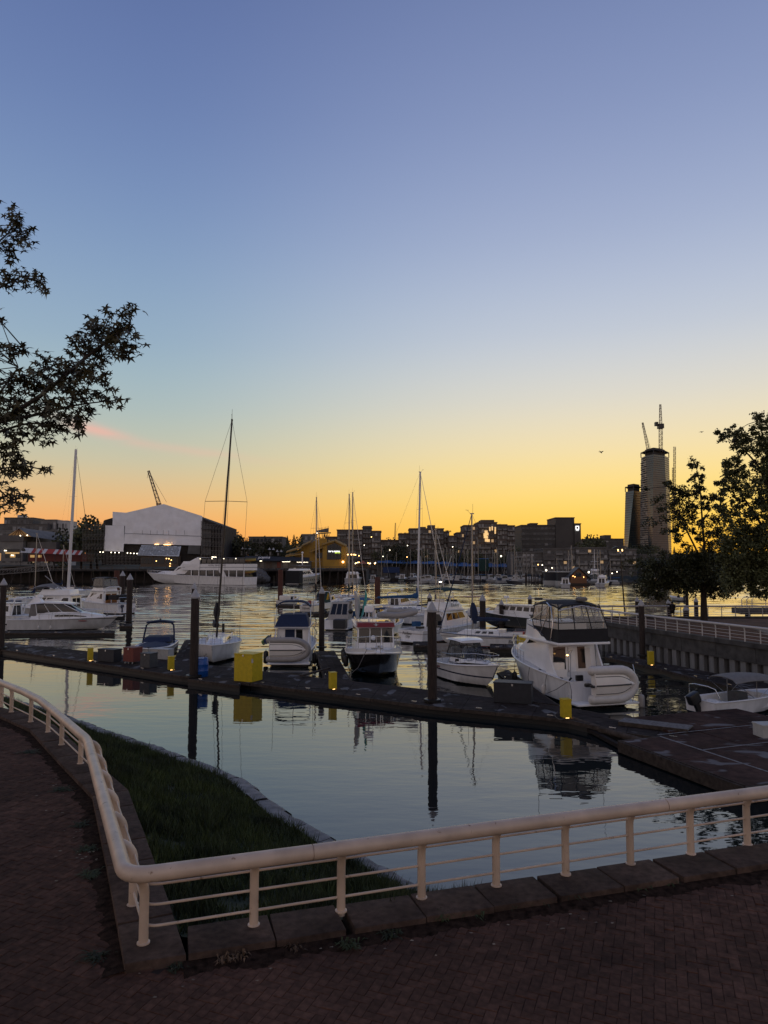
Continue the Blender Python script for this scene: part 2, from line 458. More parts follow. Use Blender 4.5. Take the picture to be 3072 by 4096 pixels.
brick_proto = brick_mesh(BW - .005, BL - .005, .05)
brick_me = brick_proto.mesh('brick', 'paver')
cells = []
ang = radians(-21)
ca, sa = cos(ang), sin(ang)
def to_w(px, py): return (px * ca - py * sa, px * sa + py * ca)
NR = 190
for i in range(-NR, NR):
    for j in range(-NR, NR):
        k = (i - j) % 4
        if k == 0: cx, cy, r = (i + 1.0) * BW, (j + .5) * BW, 1      # horizontal brick covers (i,j),(i+1,j)
        elif k == 2: cx, cy, r = (i + .5) * BW, j * BW, 0    # vertical covers (i,j),(i,j-1)
        else: continue
        wx, wy = to_w(cx, cy); wy += 14
        if wy < 7.3 or wx < -17 or wx > 15: continue
        if abs(wx) > wy * .62 + .6: continue
        if not inside((wx, wy), pav_poly): continue
        cells.append((wx, wy, r))
rr = random.Random(3)
cells.sort(key=lambda c: c[1] ** 2 + c[0] ** 2)
vis = [c for c in cells if c[1] > 8.15 and abs(c[0]) < c[1] * .56]
single = set(vis[:300]); allb = MB()
for (x, y, r) in cells:
    rz = ang + (pi / 2 if r else 0) + rr.gauss(0, .012)
    dz = rr.gauss(0, .0028)
    tx, ty = rr.gauss(0, .009), rr.gauss(0, .009)
    Mx = Matrix.Translation((x, y, PAVE + dz)) @ Matrix.Rotation(rz, 4, 'Z') @ Matrix.Rotation(tx, 4, 'X') @ Matrix.Rotation(ty, 4, 'Y')
    if (x, y, r) in single:
        o = obj('brick', brick_me, pave_root); o.matrix_local = Mx
    else:
        allb.add([Mx @ Vector(p) for p in brick_proto.v], brick_proto.f)
allb.build('brick_paving', 'paver', pave_root, kind='stuff')

# kerb: blocks laid end to end, each its own piece
kerb_root = thing('kerb', 'low brown stone block kerb under the foreground white railing', 'kerb')
def kerb_block(a, b, na, nb, w=KW, h=.42, jit=0., top=KT):
    g = .011; d = (b - a).normalized(); a = a + d * g; b = b - d * g
    A, B_ = a + na * w, b + nb * w
    rj = lambda: Vector((rr.uniform(-1, 1), rr.uniform(-1, 1), 0)) * jit
    dz = Vector((0, 0, rr.uniform(-.012, .012)))
    tp = [a + rj() + dz, b + rj() + dz, B_ + rj() + dz, A + rj() + dz]
    k = MB(); lo = [p - Vector((0, 0, h)) for p in tp]
    k.hexa(lo + tp)
    return k.build('block', 'kerb_stone', kerb_root, bevel=.018, smooth=40)
def offset_poly(pts, w):
    out = []
    for i, p in enumerate(pts):
        d1 = (pts[i] - pts[i - 1]).normalized() if i else None
        d2 = (pts[i + 1] - pts[i]).normalized() if i < len(pts) - 1 else None
        n1 = left_normal(d1) if d1 else left_normal(d2); n2 = left_normal(d2) if d2 else n1
        n = (n1 + n2).normalized(); out.append(n * (w / max(.5, n.dot(n1))))
    return out
kn = offset_poly(kerb_in, 1.0)
for i in range(len(kerb_in) - 1):
    a, b = kerb_in[i], kerb_in[i + 1]; n = max(1, round((b - a).length / 1.0))
    last = i == len(kerb_in) - 2
    for q in range(n):
        t0, t1 = q / n, (q + 1) / n
        p0, p1 = a.lerp(b, t0), a.lerp(b, t1)
        nn = left_normal((b - a).normalized())
        n0 = kn[i] if q == 0 else nn; n1 = kn[i + 1] if q == n - 1 and not last else nn
        if last and q == n - 1: n1 = _kd
        kerb_block(p0, p1, n0, n1)
rn = left_normal(_kd)
ql = (kerb_in[-1] - kerb_in[-2]).normalized()
p = kerb_right[0] + _kd * (KW + .02); q = 0
seg = [1.12, 1.02, 1.1, 1.05, 1.1, 1.1, 1.04, 1.1, 1.1, 1.05, 1.1, 1.1, 1.1, 1.1, 1.1, 1.1, 1.1, 1.1]
for k_, s_ in enumerate(seg):
    kerb_block(p + rn * 0 + _kd * (.05 if k_ in (2, 7) else 0), p + _kd * (s_ - (.05 if k_ in (1, 4) else 0)), rn, rn, jit=.01)
    p = p + _kd * s_
corner = MB()
c0 = kerb_right[0]
corner_pts = [c0, c0 + _kd * (KW + .0), c0 + _kd * KW + rn * .72, c0 + rn * .30]

# lawn sloping down to the stone edge
edge_pts = [G(u, v, .9) for u, v in ((230, 2868), (345, 2915), (550, 2985), (900, 3110), (1080, 3255), (1300, 3385), (1560, 3535), (1800, 3680))]
edge_pts.insert(0, edge_pts[0] + Vector((-5, 4.5, 0)))
inner = [kerb_in[i] + left_normal((kerb_in[min(i + 1, len(kerb_in) - 1)] - kerb_in[max(0, i - 1)]).normalized()) * (KW - .02) for i in range(len(kerb_in))]
corner_in = kerb_right[0] + _kd * KW + rn * (KW - .02)
inn_path = [inner[1], inner[2], inner[3], inner[4], inner[5] , corner_in, corner_in + _kd * 2.0, corner_in + _kd * 4.4]
def resample(pts, n):
    ls = [0]
    for a, b in zip(pts, pts[1:]): ls.append(ls[-1] + (b - a).length)
    out = []
    for i in range(n):
        s = ls[-1] * i / (n - 1)
        for k in range(len(pts) - 1):
            if s <= ls[k + 1] + 1e-9:
                out.append(pts[k].lerp(pts[k + 1], (s - ls[k]) / max(1e-9, ls[k + 1] - ls[k]))); break
    return out
NA, NB = 48, 26
ra = resample(inn_path, NA); rb = resample(edge_pts, NA)
lawn_grid = []
for i in range(NA):
    row = []
    for j in range(NB):
        t = j / (NB - 1); p = ra[i].lerp(rb[i], t)
        p.z = 2.45 + (.86 - 2.45) * (t ** .9) + .10 * mnoise.noise((p.x * .5, p.y * .5, 1.0)) * (t * (1 - t) * 4)
        row.append(p)
    lawn_grid.append(row)
lw = MB(); lw.loft(lawn_grid, cap=False, closed=False)
struct('lawn', lw, 'soil', smooth=60)
gb = MB(); rg = random.Random(11)
def lawn_at(a, b):
    i = min(int(a * (NA - 1)), NA - 2); j = min(int(b * (NB - 1)), NB - 2); fa = a * (NA - 1) - i; fb = b * (NB - 1) - j
    return lawn_grid[i][j].lerp(lawn_grid[i + 1][j], fa).lerp(lawn_grid[i][j + 1].lerp(lawn_grid[i + 1][j + 1], fa), fb)
for k in range(62000):
    a, b = rg.random(), rg.random() ** .9
    p = lawn_at(a, b)
    cl = mnoise.noise((p.x * 1.1, p.y * 1.1, 4.0)) + .5 * mnoise.noise((p.x * 3, p.y * 3, 9.0))
    if cl < -.45 and rg.random() < .7: continue
    h = (.11 + .15 * rg.random()) * (1 + 1.1 * max(-.6, cl)); w = .011 + .010 * rg.random()
    an = rg.random() * 2 * pi; ln = rg.uniform(.2, .8) * h; la = rg.random() * 2 * pi
    dx, dy = cos(an) * w, sin(an) * w
    tip = (p.x + cos(la) * ln, p.y + sin(la) * ln, p.z + h)
    gb.add([(p.x - dx, p.y - dy, p.z - .02), (p.x + dx, p.y + dy, p.z - .02), tip], [(0, 1, 2)])
o = gb.build('grass', 'grass_blade', kind='stuff'); tag(o, 'dark green grass on the sloping bank behind the railing', 'grass')
# stone edge: irregular blocks along the water
edge_root = thing('stone_edging', 'rough grey stone edging between grass bank and water', 'stone edge')
epts = resample(edge_pts, 27)
for i in range(len(epts) - 1):
    a, b = epts[i], epts[i + 1]; d = (b - a).normalized(); n = left_normal(d) * -1
    if n.y < 0 and n.x < 0: n = -n
    n = Vector((d.y, -d.x, 0));  n = n if n.x + n.y > 0 else -n
    e = MB(); g = d * .012; w0 = .50 + rr.uniform(-.07, .07); w1 = w0 + rr.uniform(-.05, .05)
    t0 = .94 + rr.uniform(-.02, .03)
    P = [a + g - n * .05, b - g - n * .05, b - g + n * w1, a + g + n * w0]
    grid = []
    for u in range(7):
        row = []
        for v in range(5):
            q = P[0].lerp(P[1], u / 6).lerp(P[3].lerp(P[2], u / 6), v / 4)
            q.z = t0 + .05 * mnoise.noise((q.x * 3, q.y * 3, 2)) - (.10 if v == 4 else 0)
            row.append(q)
        grid.append(row)
    e.loft(grid, cap=False, closed=False)
    lo = [Vector((q.x, q.y, -1)) + n * .06 for q in (grid[u][4] for u in range(7))]
    e.loft([[g_[4] for g_ in grid], lo], cap=False, closed=False)
    e.build('stone', 'stone_edge', edge_root, smooth=50)
# sea wall that carries the walkway to the right of the lawn
sw = MB()
a = kerb_right[0] + rn * .6 + _kd * 2.5; b = kerb_right[1] + rn * .6
sw.extrude([(a.x, a.y, -3), (b.x, b.y, -3), (b.x - rn.x * .5, b.y - rn.y * .5, -3), (a.x - rn.x * .5, a.y - rn.y * .5, -3)], (0, 0, 5.3))
struct('seawall_near', sw, 'kerb_stone')

# weeds and fallen leaves in the gutter
def weed(p, name, mt, n, r, h, label, cat, group):
    w = MB(); q = random.Random(hash((round(p.x, 2), round(p.y, 2))) & 0xffff)
    for k in range(n):
        a = q.random() * 2 * pi; l = r * q.uniform(.5, 1.1); hh = h * q.uniform(.3, 1); wd = .006 + .009 * q.random()
        bx, by = q.gauss(0, r * .35), q.gauss(0, r * .25)
        dx, dy = -sin(a) * wd, cos(a) * wd
        m_ = (bx + cos(a) * l * .5, by + sin(a) * l * .5, hh); t_ = (bx + cos(a) * l, by + sin(a) * l, hh * .55)
        w.add([(bx, by, -.01), (m_[0] - dx, m_[1] - dy, m_[2]), (m_[0] + dx, m_[1] + dy, m_[2]), t_], [(0, 1, 2), (1, 3, 2)])
    o = w.build(name, mt); o.location = p; return tag(o, label, cat, group)
wl = [((1400, 3790), 'weed', 60, .2, .12), ((1760, 3680), 'weed', 110, .22, .16), ((2020, 3625), 'weed', 120, .26, .16), ((2280, 3590), 'weed', 90, .24, .14),
      ((1180, 3800), 'weed_dry', 30, .16, .10), ((900, 3850), 'weed_dry', 36, .17, .14), ((960, 3835), 'weed_dry', 30, .15, .12), ((2420, 3570), 'weed_dry', 26, .15, .1),
      ((380, 3830), 'weed', 70, .25, .06), ((330, 3300), 'weed', 80, .3, .06), ((360, 3500), 'weed', 80, .3, .06), ((120, 3010), 'weed', 90, .4, .06), ((2680, 3540), 'weed', 50, .2, .1), ((1560, 3745), 'weed', 60, .2, .09), ((2150, 3605), 'weed', 110, .3, .12), ((1890, 3655), 'weed', 90, .25, .12), ((2560, 3555), 'weed', 70, .25, .1), ((700, 3880), 'weed', 40, .16, .08), ((345, 3400), 'weed', 80, .3, .06), ((250, 3160), 'weed', 90, .35, .07)]
wnames = {'weed': 'weed', 'weed_dry': 'dry_weed'}
for (u, v), mt, n, r_, h in wl:
    gp = 'small green weeds growing along the foreground kerb' if mt == 'weed' else 'small dry tufts along the foreground kerb'
    weed(G(u, v, PAVE), wnames[mt], mt, n, r_ * .75, h * .8, ('low green weed in the soil along the curved left-hand kerb' if u < 600 else 'leafy green weed in the soil along the right-hand kerb') if mt == 'weed' else 'dry brown tuft in the gutter below the foreground kerb', 'weed', gp)
def gutter(path, side, w, label):
    m = MB(); N_ = 320; pts = resample(path, N_); rows = []
    for i, p in enumerate(pts):
        d = (pts[min(i + 1, N_ - 1)] - pts[max(i - 1, 0)]).normalized(); n = left_normal(d) * side
        ww = w * (.42 + .7 * abs(mnoise.noise((i * .05, 3.3, w))) + .22 * mnoise.noise((i * .3, 1.1, w)) + .16 * mnoise.noise((i * .9, 7.1, w)))
        rows.append([Vector((p.x, p.y, PAVE + .035)) - n * .02, Vector((p.x, p.y, PAVE + .022)) + n * ww * .5, Vector((p.x, p.y, PAVE + .002)) + n * ww, Vector((p.x, p.y, PAVE - .02)) + n * (ww + .05)])
    m.loft(rows, cap=False, closed=False); o = m.build('gutter_soil', 'soil_dark', smooth=60); o['kind'] = 'stuff'; tag(o, label, 'soil')
M('soil_dark', (.030, .019, .014), 1.0, spec=.05, var=.7, scale=9, bump=1.0, bscale=40)
gutter([kerb_right[0] + _kd * .7, kerb_right[0] + _kd * 16], -1, .42, 'dark soil washed against the right-hand foreground kerb')
gutter(kerb_in[1:], -1, .38, 'dark soil washed against the curved left-hand kerb')
lf = MB()
for k in range(70):
    s = rr.random(); base = kerb_in[3].lerp(kerb_in[5], s) if k % 2 else kerb_right[0].lerp(kerb_right[0] + _kd * 9, s)
    off = rr.uniform(.05, .8); nrm_ = -rn if k % 2 == 0 else -left_normal((kerb_in[5] - kerb_in[3]).normalized())
    c = base + nrm_ * off; a = rr.random() * 6.28; s_ = rr.uniform(.015, .035)
    lf.add([(c.x + cos(a + q_) * s_, c.y + sin(a + q_) * s_ * (.5 if q_ % 3 else 1), PAVE + .012 + rr.random() * .01) for q_ in (0, 1.3, 2.4, 3.6, 5)], [(0, 1, 2, 3, 4)])
M('litter', (.22, .18, .13), .8, rnd=.4)
tag(lf.build('leaf_litter', 'litter', kind='stuff'), 'scattered dead leaves and crumbs on the brick walkway', 'leaf litter')

# foreground railing ------------------------------------------------
M('rail_warm_lit', (.61, .47, .355), .42, var=.10, scale=3.5, bump=.12, bscale=18, coat=.1)  # warm light falling on the rail is put into its base colour
stain('rail_warm_lit', 1.3, .80, 1.06); stain('rail_warm_lit', 9., 1.0, .42, (1, .75, .55), (.66, .74), 8)
rail_root = thing('railing', 'warm-lit white tubular railing with thick handrail along the foreground kerb', 'railing')
TZ = 3.64
left_posts = [G(u, v, KT) for u, v in ((45, 2848), (123, 2886), (192, 2928), (246, 2978), (322, 3054), (394, 3127))]
bend = left_posts[-1]
right_posts = [G(u, v, KT) for u, v in ((1015, 3699), (1412, 3639), (1739, 3587), (2034, 3539), (2305, 3493), (2551, 3453), (2776, 3415), (2990, 3378))]
rdir = (right_posts[-1] - right_posts[0]).normalized()
right_posts = [right_posts[0] + rdir * (right_posts[-1] - right_posts[0]).length * i / 7 for i in range(12)]
corner_post = right_posts[0] - rdir * 1.44
mid_posts = [bend.lerp(corner_post, t) for t in (.17, .34, .51, .68, .85)]
ldir = (left_posts[0] - left_posts[2]).normalized()
far_posts = [left_posts[0] + ldir * 1.25 * (i + 1) for i in range(5)][::-1]
chain = far_posts + left_posts + mid_posts + [corner_post] + right_posts
INO = .27
def inward(i):
    d1 = (chain[i] - chain[i - 1]).normalized() if i else None
    d2 = (chain[i + 1] - chain[i]).normalized() if i < len(chain) - 1 else None
    n1 = left_normal(d1) if d1 else left_normal(d2); n2 = left_normal(d2) if d2 else n1
    n = (n1 + n2).normalized(); return -n / max(.55, n.dot(n1))
ci = len(far_posts) + len(left_posts) + len(mid_posts)
top = []
for i, p in enumerate(chain):
    q = p + inward(i) * INO; top.append(Vector((q.x, q.y, TZ)))
def fillet(pts, rad, n=6):
    out = [pts[0]]
    for i in range(1, len(pts) - 1):
        a, b, c = pts[i - 1], pts[i], pts[i + 1]
        d1 = (a - b); d2 = (c - b); r_ = min(rad, d1.length * .45, d2.length * .45)
        if d1.normalized().dot(d2.normalized()) < -.995: out.append(b); continue
        p0 = b + d1.normalized() * r_; p2 = b + d2.normalized() * r_
        for k in range(n + 1):
            t = k / n; out.append(p0 * (1 - t) ** 2 + b * 2 * t * (1 - t) + p2 * t * t)
    out.append(pts[-1]); return out
RT = .104
# handrail in lengths with a sleeve joint between them
main = fillet(top, .34, 7)
def cut_at(path, targets):
    """split the path near the targets"""
    idx = []
    for t in targets:
        idx.append(min(range(len(path)), key=lambda i: (path[i] - t).length))
    return idx
joins = [top[len(far_posts) + 3].lerp(top[len(far_posts) + 4], .1), top[len(far_posts) + 5].lerp(top[len(far_posts) + 6], .62), top[ci + 1].lerp(top[ci + 2], .62), top[ci + 6].lerp(top[ci + 7], .45)]
dense = []
for a, b in zip(main, main[1:]):
    n = max(1, int((b - a).length / .12))
    for k in range(n): dense.append(a.lerp(b, k / n))
dense.append(main[-1])
cuts = [0] + sorted(cut_at(dense, joins)) + [len(dense) - 1]
for a, b in zip(cuts, cuts[1:]):
    seg_ = dense[a:b + 1]
    if a: seg_ = [seg_[0].lerp(seg_[1], .12)] + seg_[1:]
    MB().tube(seg_, RT, 20).build('handrail', 'rail_warm_lit', rail_root, smooth=50)
for c in cuts[1:-1]:
    d = (dense[c + 1] - dense[c - 1]).normalized()
    MB().tube([dense[c] - d * .06, dense[c] + d * .06], RT - .014, 18).build('sleeve', 'rail_warm_lit', rail_root, smooth=50)
for i, p in enumerate(chain):
    inn = inward(i) * INO * (.74 if i == ci else 1)
    path = [p + Vector((0, 0, -.06)), p + Vector((0, 0, .62))]
    for k in range(1, 8):
        a = pi / 2 * k / 7
        path.append(p + Vector((0, 0, .62)) + Vector((0, 0, 1)) * (.30 * sin(a)) + inn * (1 - cos(a)))
    b = MB().tube(path, .062, 14)
    po = b.build('post', 'rail_warm_lit', rail_root, smooth=50)
    MB().lathe([(.085, -.01), (.085, .012), (.066, .018)], 14, p).build('base_plate', 'rail_warm_lit', po, smooth=40)
for hz in (.19, .46, .72):
    path = [Vector((p.x, p.y, p.z + hz)) for p in chain]
    MB().tube(fillet(path, .22, 5), .0195, 8).build('rail', 'rail_warm_lit', rail_root, smooth=50)

# ================================================================== DOCKS
def patchy(name, base, pale, thr=.60, stretch=(1, 1, 1), scale=1.6, rough=.85):
    m = M(name, base, .95, spec=.12, var=.35, scale=3, bump=.35, bscale=40, rnd=.14); t = m.node_tree; b = t.nodes['Principled BSDF']
    src = b.inputs['Base Color'].links[0].from_socket
    tc = t.nodes.new('ShaderNodeTexCoord'); mp = t.nodes.new('ShaderNodeMapping'); mp.inputs['Scale'].default_value = stretch
    geo = t.nodes.new('ShaderNodeNewGeometry'); t.links.new(geo.outputs['Position'], mp.inputs[0])
    no = t.nodes.new('ShaderNodeTexNoise'); no.inputs['Scale'].default_value = scale; no.inputs['Detail'].default_value = 2; no.inputs['Distortion'].default_value = .4
    t.links.new(mp.outputs[0], no.inputs['Vector'])
    mr = t.nodes.new('ShaderNodeMapRange'); t.links.new(no.outputs[0], mr.inputs[0]); mr.inputs[1].default_value = thr; mr.inputs[2].default_value = thr + .05
    mx = t.nodes.new('ShaderNodeMix'); mx.data_type = 'RGBA'; t.links.new(mr.outputs[0], mx.inputs['Factor']); t.links.new(src, mx.inputs['A']); mx.inputs['B'].default_value = (*pale, 1)
    t.links.new(mx.outputs['Result'], b.inputs['Base Color'])
patchy('dock_deck', (.036, .028, .025), (.14, .135, .135), .605, (1, .45, 1), 1.3)
patchy('dock_deck_red', (.050, .027, .022), (.14, .13, .13), .615, (.5, 1, 1), 1.2)
stain('dock_deck', .5, .7, 1.3); stain('dock_deck_red', .5, .7, 1.25)
DZ = .40
def dock(name, label, near, far, nsec, z=DZ, deck='dock_deck', cat='dock', group=None, th=.16, waler=.10):
    root = thing(name, label, cat, group=group)
    na, fa = resample([Vector((p[0], p[1], 0)) for p in near], nsec + 1), resample([Vector((p[0], p[1], 0)) for p in far], nsec + 1)
    for i in range(nsec):
        a, b, c, d = na[i], na[i + 1], fa[i + 1], fa[i]
        e = (b - a).normalized() * .012; e2 = (c - d).normalized() * .012
        p = [a + e, b - e, c - e2, d + e2]
        # each section is three boards wide
        for k in range(3):
            t0, t1 = k / 3, (k + 1) / 3; g = .004
            q = [p[0].lerp(p[3], t0 + g), p[1].lerp(p[2], t0 + g), p[1].lerp(p[2], t1 - g), p[0].lerp(p[3], t1 - g)]
            m_ = MB(); zz = z + rr.uniform(-.004, .004)
            m_.hexa([(v.x, v.y, z - th) for v in q] + [(v.x, v.y, zz) for v in q])
            m_.build('deck_board', deck, root)
    for nm, path in (('edge_timber', na), ('edge_timber', fa)):
        for a, b in zip(path, path[1:]):
            d = (b - a).normalized() * .01
            MB().bar(a + d + Vector((0, 0, z - .075)), b - d + Vector((0, 0, z - .075)), waler, .17).build(nm, 'dock_edge', root)
    for i in range(nsec):
        q = [na[i].lerp(fa[i], .03), na[i + 1].lerp(fa[i + 1], .03), na[i + 1].lerp(fa[i + 1], .97), na[i].lerp(fa[i], .97)]
        if i % 2 == 0:
            c_ = na[i].lerp(na[i + 1], .5).lerp(fa[i].lerp(fa[i + 1], .5), .06); d_ = (na[i + 1] - na[i]).normalized(); c_.z = z
            m_ = MB(); m_.bar(c_ - d_ * .16 + Vector((0, 0, .09)), c_ + d_ * .16 + Vector((0, 0, .09)), .035, .035); m_.bar(c_ - d_ * .05, c_ - d_ * .05 + Vector((0, 0, .09)), .04, .04); m_.bar(c_ + d_ * .05, c_ + d_ * .05 + Vector((0, 0, .09)), .04, .04); m_.build('cleat', 'steel', root)
        MB().hexa([(v.x, v.y, -.35) for v in q] + [(v.x, v.y, z - th - .002) for v in q]).build('float', 'rubber_black', root)
    return root
def w2(l, z=0.): return [G(u, v, DZ) * 1 for u, v in l]
ne = [G(-420, 2540, DZ), G(0, 2597, DZ), G(362, 2650, DZ), G(753, 2708, DZ), G(1000, 2733, DZ)]
fe = [G(-420, 2516, DZ), G(0, 2569, DZ), G(350, 2605, DZ), G(700, 2645, DZ), G(1034, 2684, DZ)]
dock('float_dock', 'long weathered float dock running left from the big yellow box', ne, fe, 18)
ne2 = [G(1003, 2733, DZ), G(1734, 2826, DZ), G(2249, 2874, DZ), G(2400, 2908, DZ)]
fe2 = [G(1037, 2684, DZ), G(1405, 2726, DZ), G(1700, 2758, DZ), G(2249, 2826, DZ), G(2440, 2862, DZ)]
dock('float_dock', 'weathered float dock with timber edge running right to the ramp', ne2, fe2, 12)
# near-side mooring ledge with barrel
dock('float_dock', 'low timber ledge carrying the blue barrel and the tall pile', [G(752, 2716, .40), G(958, 2742, .40)], [G(760, 2700, .40), G(966, 2722, .40)], 2, z=.40)
# finger docks
dock('finger_dock', 'narrow grey finger dock in front of the white express cruiser at left', [G(-200, 2532, DZ), G(459, 2532, DZ)], [G(-200, 2524, DZ), G(459, 2523, DZ)], 7)
dock('finger_dock', 'finger dock between the blue-canvas runabout and the dark-masted sloop', [G(688, 2655, DZ), G(742, 2560, DZ)], [G(790, 2660, DZ), G(800, 2560, DZ)], 5)
dock('finger_dock', 'dark finger dock between the dinghy cruiser and the black-hulled trawler', [G(1300, 2714, DZ), G(1264, 2605, DZ)], [G(1403, 2724, DZ), G(1335, 2603, DZ)], 6)
dock('finger_dock', 'finger dock between the small pilothouse boat and the big flybridge cruiser', [G(2120, 2806, DZ), G(1990, 2690, DZ)], [G(2232, 2820, DZ), G(2030, 2680, DZ)], 6)
dock('finger_dock', 'short low finger dock by the stern of the sportfisher', [G(1655, 2582, DZ), G(1716, 2582, DZ)], [G(1652, 2566, DZ), G(1716, 2566, DZ)], 2)
dock('float_dock', 'thin float under the moored boats in the middle row, by the flat-topped brown pile', [G(1102, 2420, DZ), G(1200, 2424, DZ)], [G(1102, 2414, DZ), G(1200, 2418, DZ)], 3)
dock('finger_dock', 'stub of float dock behind the bow of the express cruiser at left', [G(478, 2505, DZ), G(530, 2505, DZ)], [G(478, 2494, DZ), G(530, 2494, DZ)], 2)
# the float along the right-hand sea wall
dock('float_dock', 'long low float dock along the foot of the concrete sea wall', [G(2420, 2628, DZ), G(2640, 2676, DZ), G(2905, 2742, DZ), G(3200, 2820, DZ)], [G(2430, 2612, DZ), G(2680, 2658, DZ), G(3072, 2735, DZ), G(3300, 2775, DZ)], 12)

# big red-brown platform bottom right --------------------------------
PA, PB = G(2481, 2963, .5), G(2978, 3144, .5)
e1 = (PB - PA).normalized(); e2 = Vector((-e1.y, e1.x, 0))
plat = thing('float_platform', 'wide red-brown float platform with pale seam strips at lower right', 'dock')
def pl(a, b, z=.5): v = PA + e1 * a + e2 * b; return Vector((v.x, v.y, z))
LP = (PB - PA).length
rows = [(0., 2.0), (2.04, 4.2), (4.24, 6.4), (6.44, 8.6)]
for r_, (b0, b1) in enumerate(rows):
    cuts_ = [0, LP * .5, LP] if r_ == 0 else [-.02 - r_ * .15, LP * .36, LP * .72, LP + .1]
    for a0, a1 in zip(cuts_, cuts_[1:]):
        m_ = MB(); g = .012
        q = [pl(a0 + g, b0 + g), pl(a1 - g, b0 + g), pl(a1 - g, b1 - g), pl(a0 + g, b1 - g)]
        m_.hexa([(v.x, v.y, .30) for v in q] + [(v.x, v.y, .5 + rr.uniform(-.005, .005)) for v in q])
        m_.build('deck_panel', 'dock_deck_red', plat)
for r_ in range(3):   # second deck behind, up to the ramp
    b0, b1 = 3.1 + r_ * 2.2, 3.1 + r_ * 2.2 + 2.16
    m_ = MB(); q = [pl(-3.6, b0), pl(-.62, b0), pl(-.62, b1), pl(-3.6 , b1)]
    m_.hexa([(v.x, v.y, .30) for v in q] + [(v.x, v.y, .5) for v in q])
    m_.build('deck_panel', 'dock_deck_red', plat)
M('seam_strip', (.20, .20, .21), .8, var=.3, scale=6)
MB().bar(pl(-.05, 2.02, .512), pl(LP, 2.02, .512), .07, .014).build('seam_strip', 'seam_strip', plat)
MB().bar(pl(.02, .03, .512), pl(LP, .03, .512), .05, .014).build('seam_strip', 'dock_edge', plat)
for a_, b0, b1 in ((LP * .36, 2.1, 9), (-.3, 2.1, 9)):
    MB().bar(pl(a_, b0, .511), pl(a_ - .2, b1, .511), .05, .012).build('seam_strip', 'seam_strip', plat)
MB().bar(pl(-.02, -.05, .27), pl(LP + .05, -.05, .27), .10, .44).build('edge_timber', 'dock_edge', plat)
MB().bar(pl(LP + .05, -.05, .27), pl(LP + .05, 8.6, .27), .10, .44).build('edge_timber', 'dock_edge', plat)
MB().bar(pl(-.06, -.05, .27), pl(-.06, 4, .27), .10, .44).build('edge_timber', 'dock_edge', plat)
f = MB(); q = [pl(.1, .1), pl(LP - .1, .1), pl(LP - .1, 8.5), pl(.1, 8.5)]; f.hexa([(v.x, v.y, -.3) for v in q] + [(v.x, v.y, .28) for v in q]); f.build('float', 'rubber_black', plat)
# pale ramp bridging the two floats
ramp_root = thing('ramp', 'pale plank ramp bridging the dock end and the red platform', 'ramp')
ra_, rb_ = G(2487, 2880, .55), G(2762, 2912, .58)
dd = (rb_ - ra_).normalized(); nn_ = Vector((-dd.y, dd.x, 0))
for k in range(3):
    off = (k - 1) * .33
    MB().bar(ra_ + nn_ * off, rb_ + nn_ * off, .32, .06).build('plank', 'dock_patch', ramp_root)
for s_ in (-.5, .5): MB().bar(ra_ + nn_ * s_ - Vector((0, 0, .06)), rb_ + nn_ * s_ - Vector((0, 0, .06)), .07, .16).build('side_beam', 'dock_edge', ramp_root)
dock('float_dock', 'sloping dark float between the dock end and the pale plank ramp', [G(2395, 2912, DZ), G(2580, 2940, .44), G(2760, 2960, .44)], [G(2410, 2868, DZ), G(2590, 2905, .44), G(2790, 2930, .44)], 3)
lg = MB().tube([G(2290, 2880, .30), G(2430, 2925, .30), G(2580, 2968, .36)], [.16, .15, .13], 10)
tag(lg.build('boom_log', 'dock_edge', smooth=50), 'weathered timber boom log beside the dock end at lower right', 'log')
lg = MB().bar(G(2330, 2905, .12), G(2480, 2985, .12), .2, .16)
tag(lg.build('drift_plank', 'dock_wood'), 'dark floating plank beside the corner of the red platform', 'plank')

# worn timber brace lying on the finger dock by the dinghy cruiser
lg = MB().bar(G(1205, 2703, .56), G(1318, 2672, .60), .22, .10)
tag(lg.build('loose_plank', 'dock_edge'), 'loose grey plank lying across the dock behind the dinghy cruiser', 'plank')

# piles ---------------------------------------------------------------
def pile(u0, u1, apex, base, label, red=False, cap=True, Y=None, zb=-3.):
    u = (u0 + u1) / 2
    b = G(u, base, 0) if Y is None else Vector((D(u, base, Y).x, Y, 0))
    x, f_, up = _ray(u, apex); ztop = CAM_H + up * b.y / f_
    r_ = (u1 - u0) / 2 / FPX * b.y * 1.0
    root = thing('pile', label, 'pile', (b.x, b.y, 0), group='mooring piles')
    hc = r_ * 2.1 if cap else 0
    n = 14; rings = []
    for k in range(9):
        z = zb + (ztop - hc - zb) * k / 8
        rings.append([((r_ * (1 + .05 * mnoise.noise((cos(a) * 2 + b.x, sin(a) * 2, z * .6))) * (1.06 - .06 * k / 8)) * cos(a), (r_ * (1 + .05 * mnoise.noise((cos(a) * 2 + b.x, sin(a) * 2, z * .6))) * (1.06 - .06 * k / 8)) * sin(a), z) for a in [2 * pi * q / n for q in range(n)]])
    MB().loft(rings).build('shaft', 'pile_red' if red else 'pile_wood', root, smooth=50)
    if cap:
        MB().lathe([(r_ * 1.12, ztop - hc - .10), (r_ * 1.16, ztop - hc), (.012, ztop)], 14).build('cone_cap', 'cap_white', root, smooth=30)
    if r_ > .15 and not red:
        MB().lathe([(r_ * 1.9, .46), (r_ * 1.9, .58), (r_ * 1.5, .6), (r_ * 1.2, .6)], 12, cap=False).build('collar', 'trim_black', root, smooth=40)
    return root
pile(-8, 15, 2312, 2615, 'dark pile with white cone cap at the left edge')
pile(454, 475, 2282, 2402, 'flat-topped reddish pile beyond the express cruiser bow', True, False)
